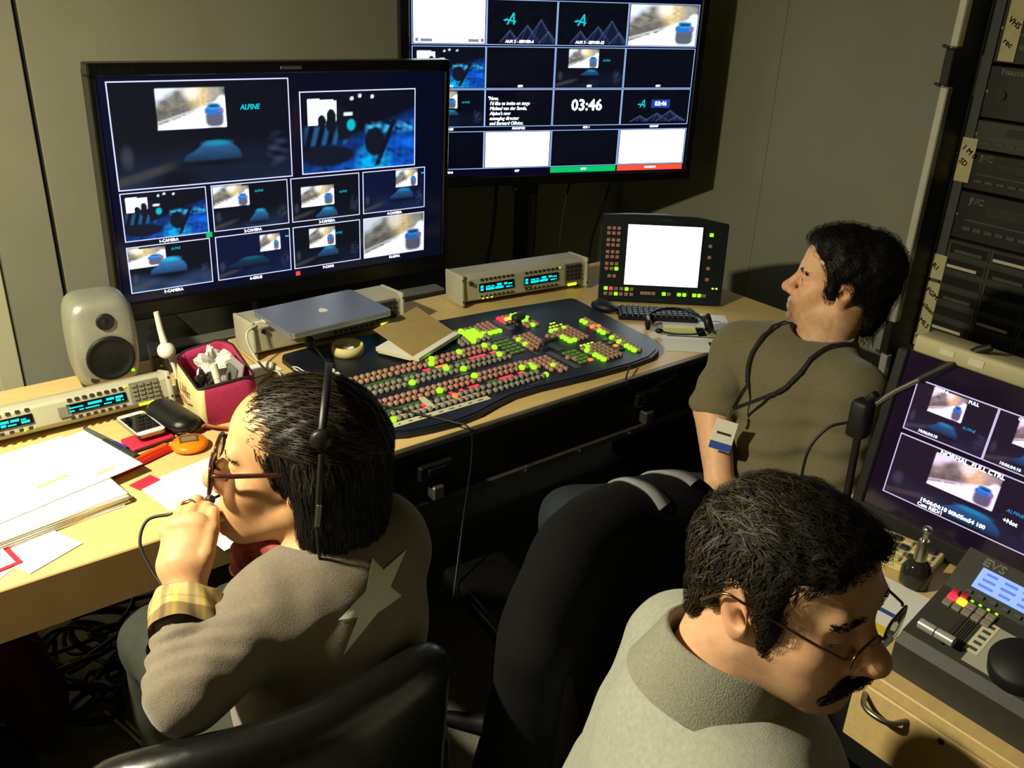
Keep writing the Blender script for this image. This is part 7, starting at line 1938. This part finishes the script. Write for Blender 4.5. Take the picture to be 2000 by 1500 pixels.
swivel_chair('black fabric swivel chair under the draped black jacket', (0.82, 0.56, 0), math.radians(187), 0.44, 0.34, m_seatf, back_y=-0.215, back_z0=0.50, lean=4)
swivel_chair('black swivel chair of the person in the olive sweater', (1.60, 1.03, 0), math.radians(83), 0.26, 0.40, m_seatf, back_y=-0.20, back_z0=0.50, lean=12)
# jacket over the chair back
m_jack = mat('black_jacket_cloth', rgb(7, 7, 8), 0.9, noise=0.2, nscale=80, bump=0.4, bscale=500, spec=0.2)
m_lining = mat('grey_jacket_lining', rgb(120, 120, 122), 0.8, noise=0.1, nscale=120)
JR = Matrix.Rotation(math.radians(187), 3, 'Z'); jo = Vector((0.82, 0.56, 0)) + JR @ Vector((0, -0.215, 0))
t = thing('jacket', 'black jacket with grey lining draped over the back of the chair', 'jacket', (jo.x, jo.y, 0), math.radians(187))
jf = Field((-0.36, -0.26, 0.10), (0.36, 0.20, 1.05), 0.008)
for k in range(11):
    x = -1 + 2 * k / 10
    top = 0.945 - 0.085 * max(0, x) ** 2 - 0.015 * x * x
    jf.cone((x * 0.172, -0.050 + 0.03 * x * x, 0.42 - 0.05 * abs(x)), (x * 0.165, -0.012 + 0.045 * x * x, top), 0.058, 0.050, 0.03)
jf.chain([(-0.185, -0.02, 0.88), (-0.205, -0.06, 0.70), (-0.20, -0.08, 0.48)], [0.050, 0.048, 0.040], 0.03)
jf.wave([a[0] for a in jf.ax], [a[-1] for a in jf.ax], lambda X, Y, Z: 0.010 * np.sin(X * 62 + 2.6 * fbm(X, Y, Z, 10, 95)) * np.clip((1.0 - Z) * 2.5, 0.1, 1) + 0.004 * fbm(X, Y, Z, 30, 96))
a, b = jf.polygonise(); link('cloth', np_mesh('cloth', relax(a, b, 1), b, m_jack), t)
for x, w in ((-0.075, 0.020), (-0.145, 0.030)):
    pts = np.array([tuple(p) for p in spline([(x + 0.01, -0.090, 0.74), (x + 0.006, -0.085, 0.85), (x, -0.05, 0.96), (x, 0.0, 1.0), (x - 0.01, 0.04, 0.97)], 10)])
    for _ in range(5): pts = pts - jf.grad(pts, 0.008) * np.clip(jf.sample(pts) - 0.0035, -0.03, 0.03)[:, None]
    N = jf.grad(pts, 0.008); T_ = np.gradient(pts, axis=0); S_ = np.cross(N, T_); S_ /= np.linalg.norm(S_, axis=1, keepdims=True)
    wv = (w / 2 * np.linspace(0.25, 1.15, len(pts)))[:, None]
    va = pts - S_ * wv; vb = pts + S_ * wv; n = len(pts)
    vs = np.concatenate([va, vb, vb - N * 0.004, va - N * 0.004]); fs = [(k * n + i, ((k + 1) % 4) * n + i, ((k + 1) % 4) * n + i + 1, k * n + i + 1) for i in range(n - 1) for k in range(4)]
    MB().add(vs.tolist(), fs, smooth=True).build('lining_stripe', m_lining, t)
m_tag = mat('dim_woven_label', rgb(70, 70, 66), 0.8, noise=0.1)
tp = np.array([(0.215, -0.12, 0.68)])
for _ in range(5): tp = tp - jf.grad(tp, 0.008) * np.clip(jf.sample(tp) - 0.002, -0.04, 0.04)[:, None]
nn = jf.grad(tp, 0.008)[0]; uu = npv((0, 0, 1)); uu -= nn * uu.dot(nn); uu /= np.linalg.norm(uu); ss = np.cross(uu, nn)
Rl = Matrix([[float(ss[i]), float(uu[i]), float(nn[i])] for i in range(3)])
for k in range(7): MB().box(tuple(tp[0] + uu * (0.009 * (k - 3))), (0.030, 0.0035, 0.0012), Rl).build('printed_bar', m_tag, t)
# low stool between the chairs
t = thing('stool', 'low black stool with a shiny seat edge standing below the desk front', 'stool', (1.0, 1.24, 0), math.radians(-6))
MB().box((0, 0, 0.425), (0.16, 0.30, 0.05), None, 0.016, 3).build('seat', m_seatb, t)
MB().cyl((0, 0, 0.06), (0, 0, 0.399), 0.024, 0.020, 14).build('column', m_darkmetal, t)
for k in range(4):
    a_ = math.pi / 4 + math.pi / 2 * k
    MB().tube([(0, 0, 0.07), (0.12 * math.cos(a_), 0.19 * math.sin(a_), 0.022)], [0.024, 0.016], 8).build('foot', m_matblack, t)

# ------------------------------------------------------------------ under the left desk
gp = 'loose cables under the desk'
rr = random.Random(4)
for i in range(12):
    cx, cy, r_ = 0.22 + 0.16 * rr.random(), 1.86 + 0.30 * rr.random(), 0.05 + 0.05 * rr.random()
    a0 = rr.random() * 6; pts = []
    for k in range(10):
        a = a0 + k * 0.75; pts.append((cx + r_ * math.cos(a), cy + r_ * 0.8 * math.sin(a), 0.008 + 0.012 * i + 0.02 * (1 + math.sin(a * 2 + i))))
    pts.append((cx + 0.25, cy + 0.1, 0.008 + 0.01 * i)); pts.append((cx + 0.5, cy + 0.15 + 0.02 * i, 0.006 + 0.01 * i))
    cable('floor_cable', 'black cable looping in the tangle on the floor under the desk', pts, 0.006 if i % 3 else 0.009, m_cable, 'cable', gp, 6)
m_wine = mat('dark_red_nylon', rgb(74, 22, 26), 0.8, noise=0.2, nscale=60)
def soft_bag(name, label, c, r, m_, seed, strap=True):
    t = thing(name, label, 'bag', c)
    bf = Field((-r[0] - 0.06, -r[1] - 0.06, -0.02), (r[0] + 0.06, r[1] + 0.06, 2 * r[2] + 0.08), 0.009)
    bf.ell((0, 0, r[2]), r, 0.0).ell((0, 0, r[2] * 0.6), (r[0] * 1.02, r[1] * 1.02, r[2] * 0.6), 0.05)
    bf.wave([a[0] for a in bf.ax], [a[-1] for a in bf.ax], lambda X, Y, Z: 0.012 * fbm(X, Y, Z, 26, seed))
    bf.half((0, 0, 0.002), (0, 0, -1))
    a, b = bf.polygonise(); link('body', np_mesh('body', a, b, m_), t)
    MB().tube(spline([(-r[0] * 0.5, 0, 2 * r[2] - 0.02), (-r[0] * 0.3, 0.0, 2 * r[2] + 0.05), (r[0] * 0.3, 0.02, 2 * r[2] + 0.05), (r[0] * 0.5, 0, 2 * r[2] - 0.02)], 6), 0.008, 7).build('handle', m_strap, t)
    MB().tube(spline([(-r[0] * 0.7, -r[1] * 0.35, 2 * r[2] * 0.86), (0, -r[1] * 0.3, 2 * r[2] * 0.97), (r[0] * 0.7, -r[1] * 0.35, 2 * r[2] * 0.86)], 6), 0.003, 5).build('zip', m_darkmetal, t)
    return t
soft_bag('rucksack', 'dark red soft bag on the floor under the wooden desk', (0.135, 1.90, 0.001), (0.075, 0.09, 0.16), m_wine, 3)
soft_bag('rucksack', 'black soft bag on the floor at the end of the wooden desk', (-0.02, 1.62, 0.001), (0.13, 0.13, 0.20), m_jack, 5)
m_blue_d = mat('faded_blue_grey_plastic', rgb(66, 72, 84), 0.6, noise=0.1)
t = thing('cable_box', 'blue grey plastic box behind the bags under the desk', 'box', (0.10, 2.30, 0.0005))
MB().box2((-0.14, -0.10, 0), (0.10, 0.10, 0.20), 0.01, 2).build('tub', m_blue_d, t)
MB().box2((-0.145, -0.105, 0.2005), (0.105, 0.105, 0.22), 0.006, 2).build('lid', m_blue_d, t)
for i, (x, y) in enumerate(((0.33, 1.62), (0.36, 1.66), (0.30, 1.68))):
    cable('floor_cable', ('pale cable running along the floor beside the chair', 'thin black cable lying between two pale cables on the floor', 'pale cable bending along the floor toward the cable tangle')[i], [(x - 0.02, y - 0.22, 0.005), (x, y - 0.1, 0.006 + 0.006 * i), (x + 0.03, y, 0.006 + 0.006 * i), (x - 0.01, y + 0.2, 0.006)], 0.004, m_wcable if i != 1 else m_cable, 'cable')
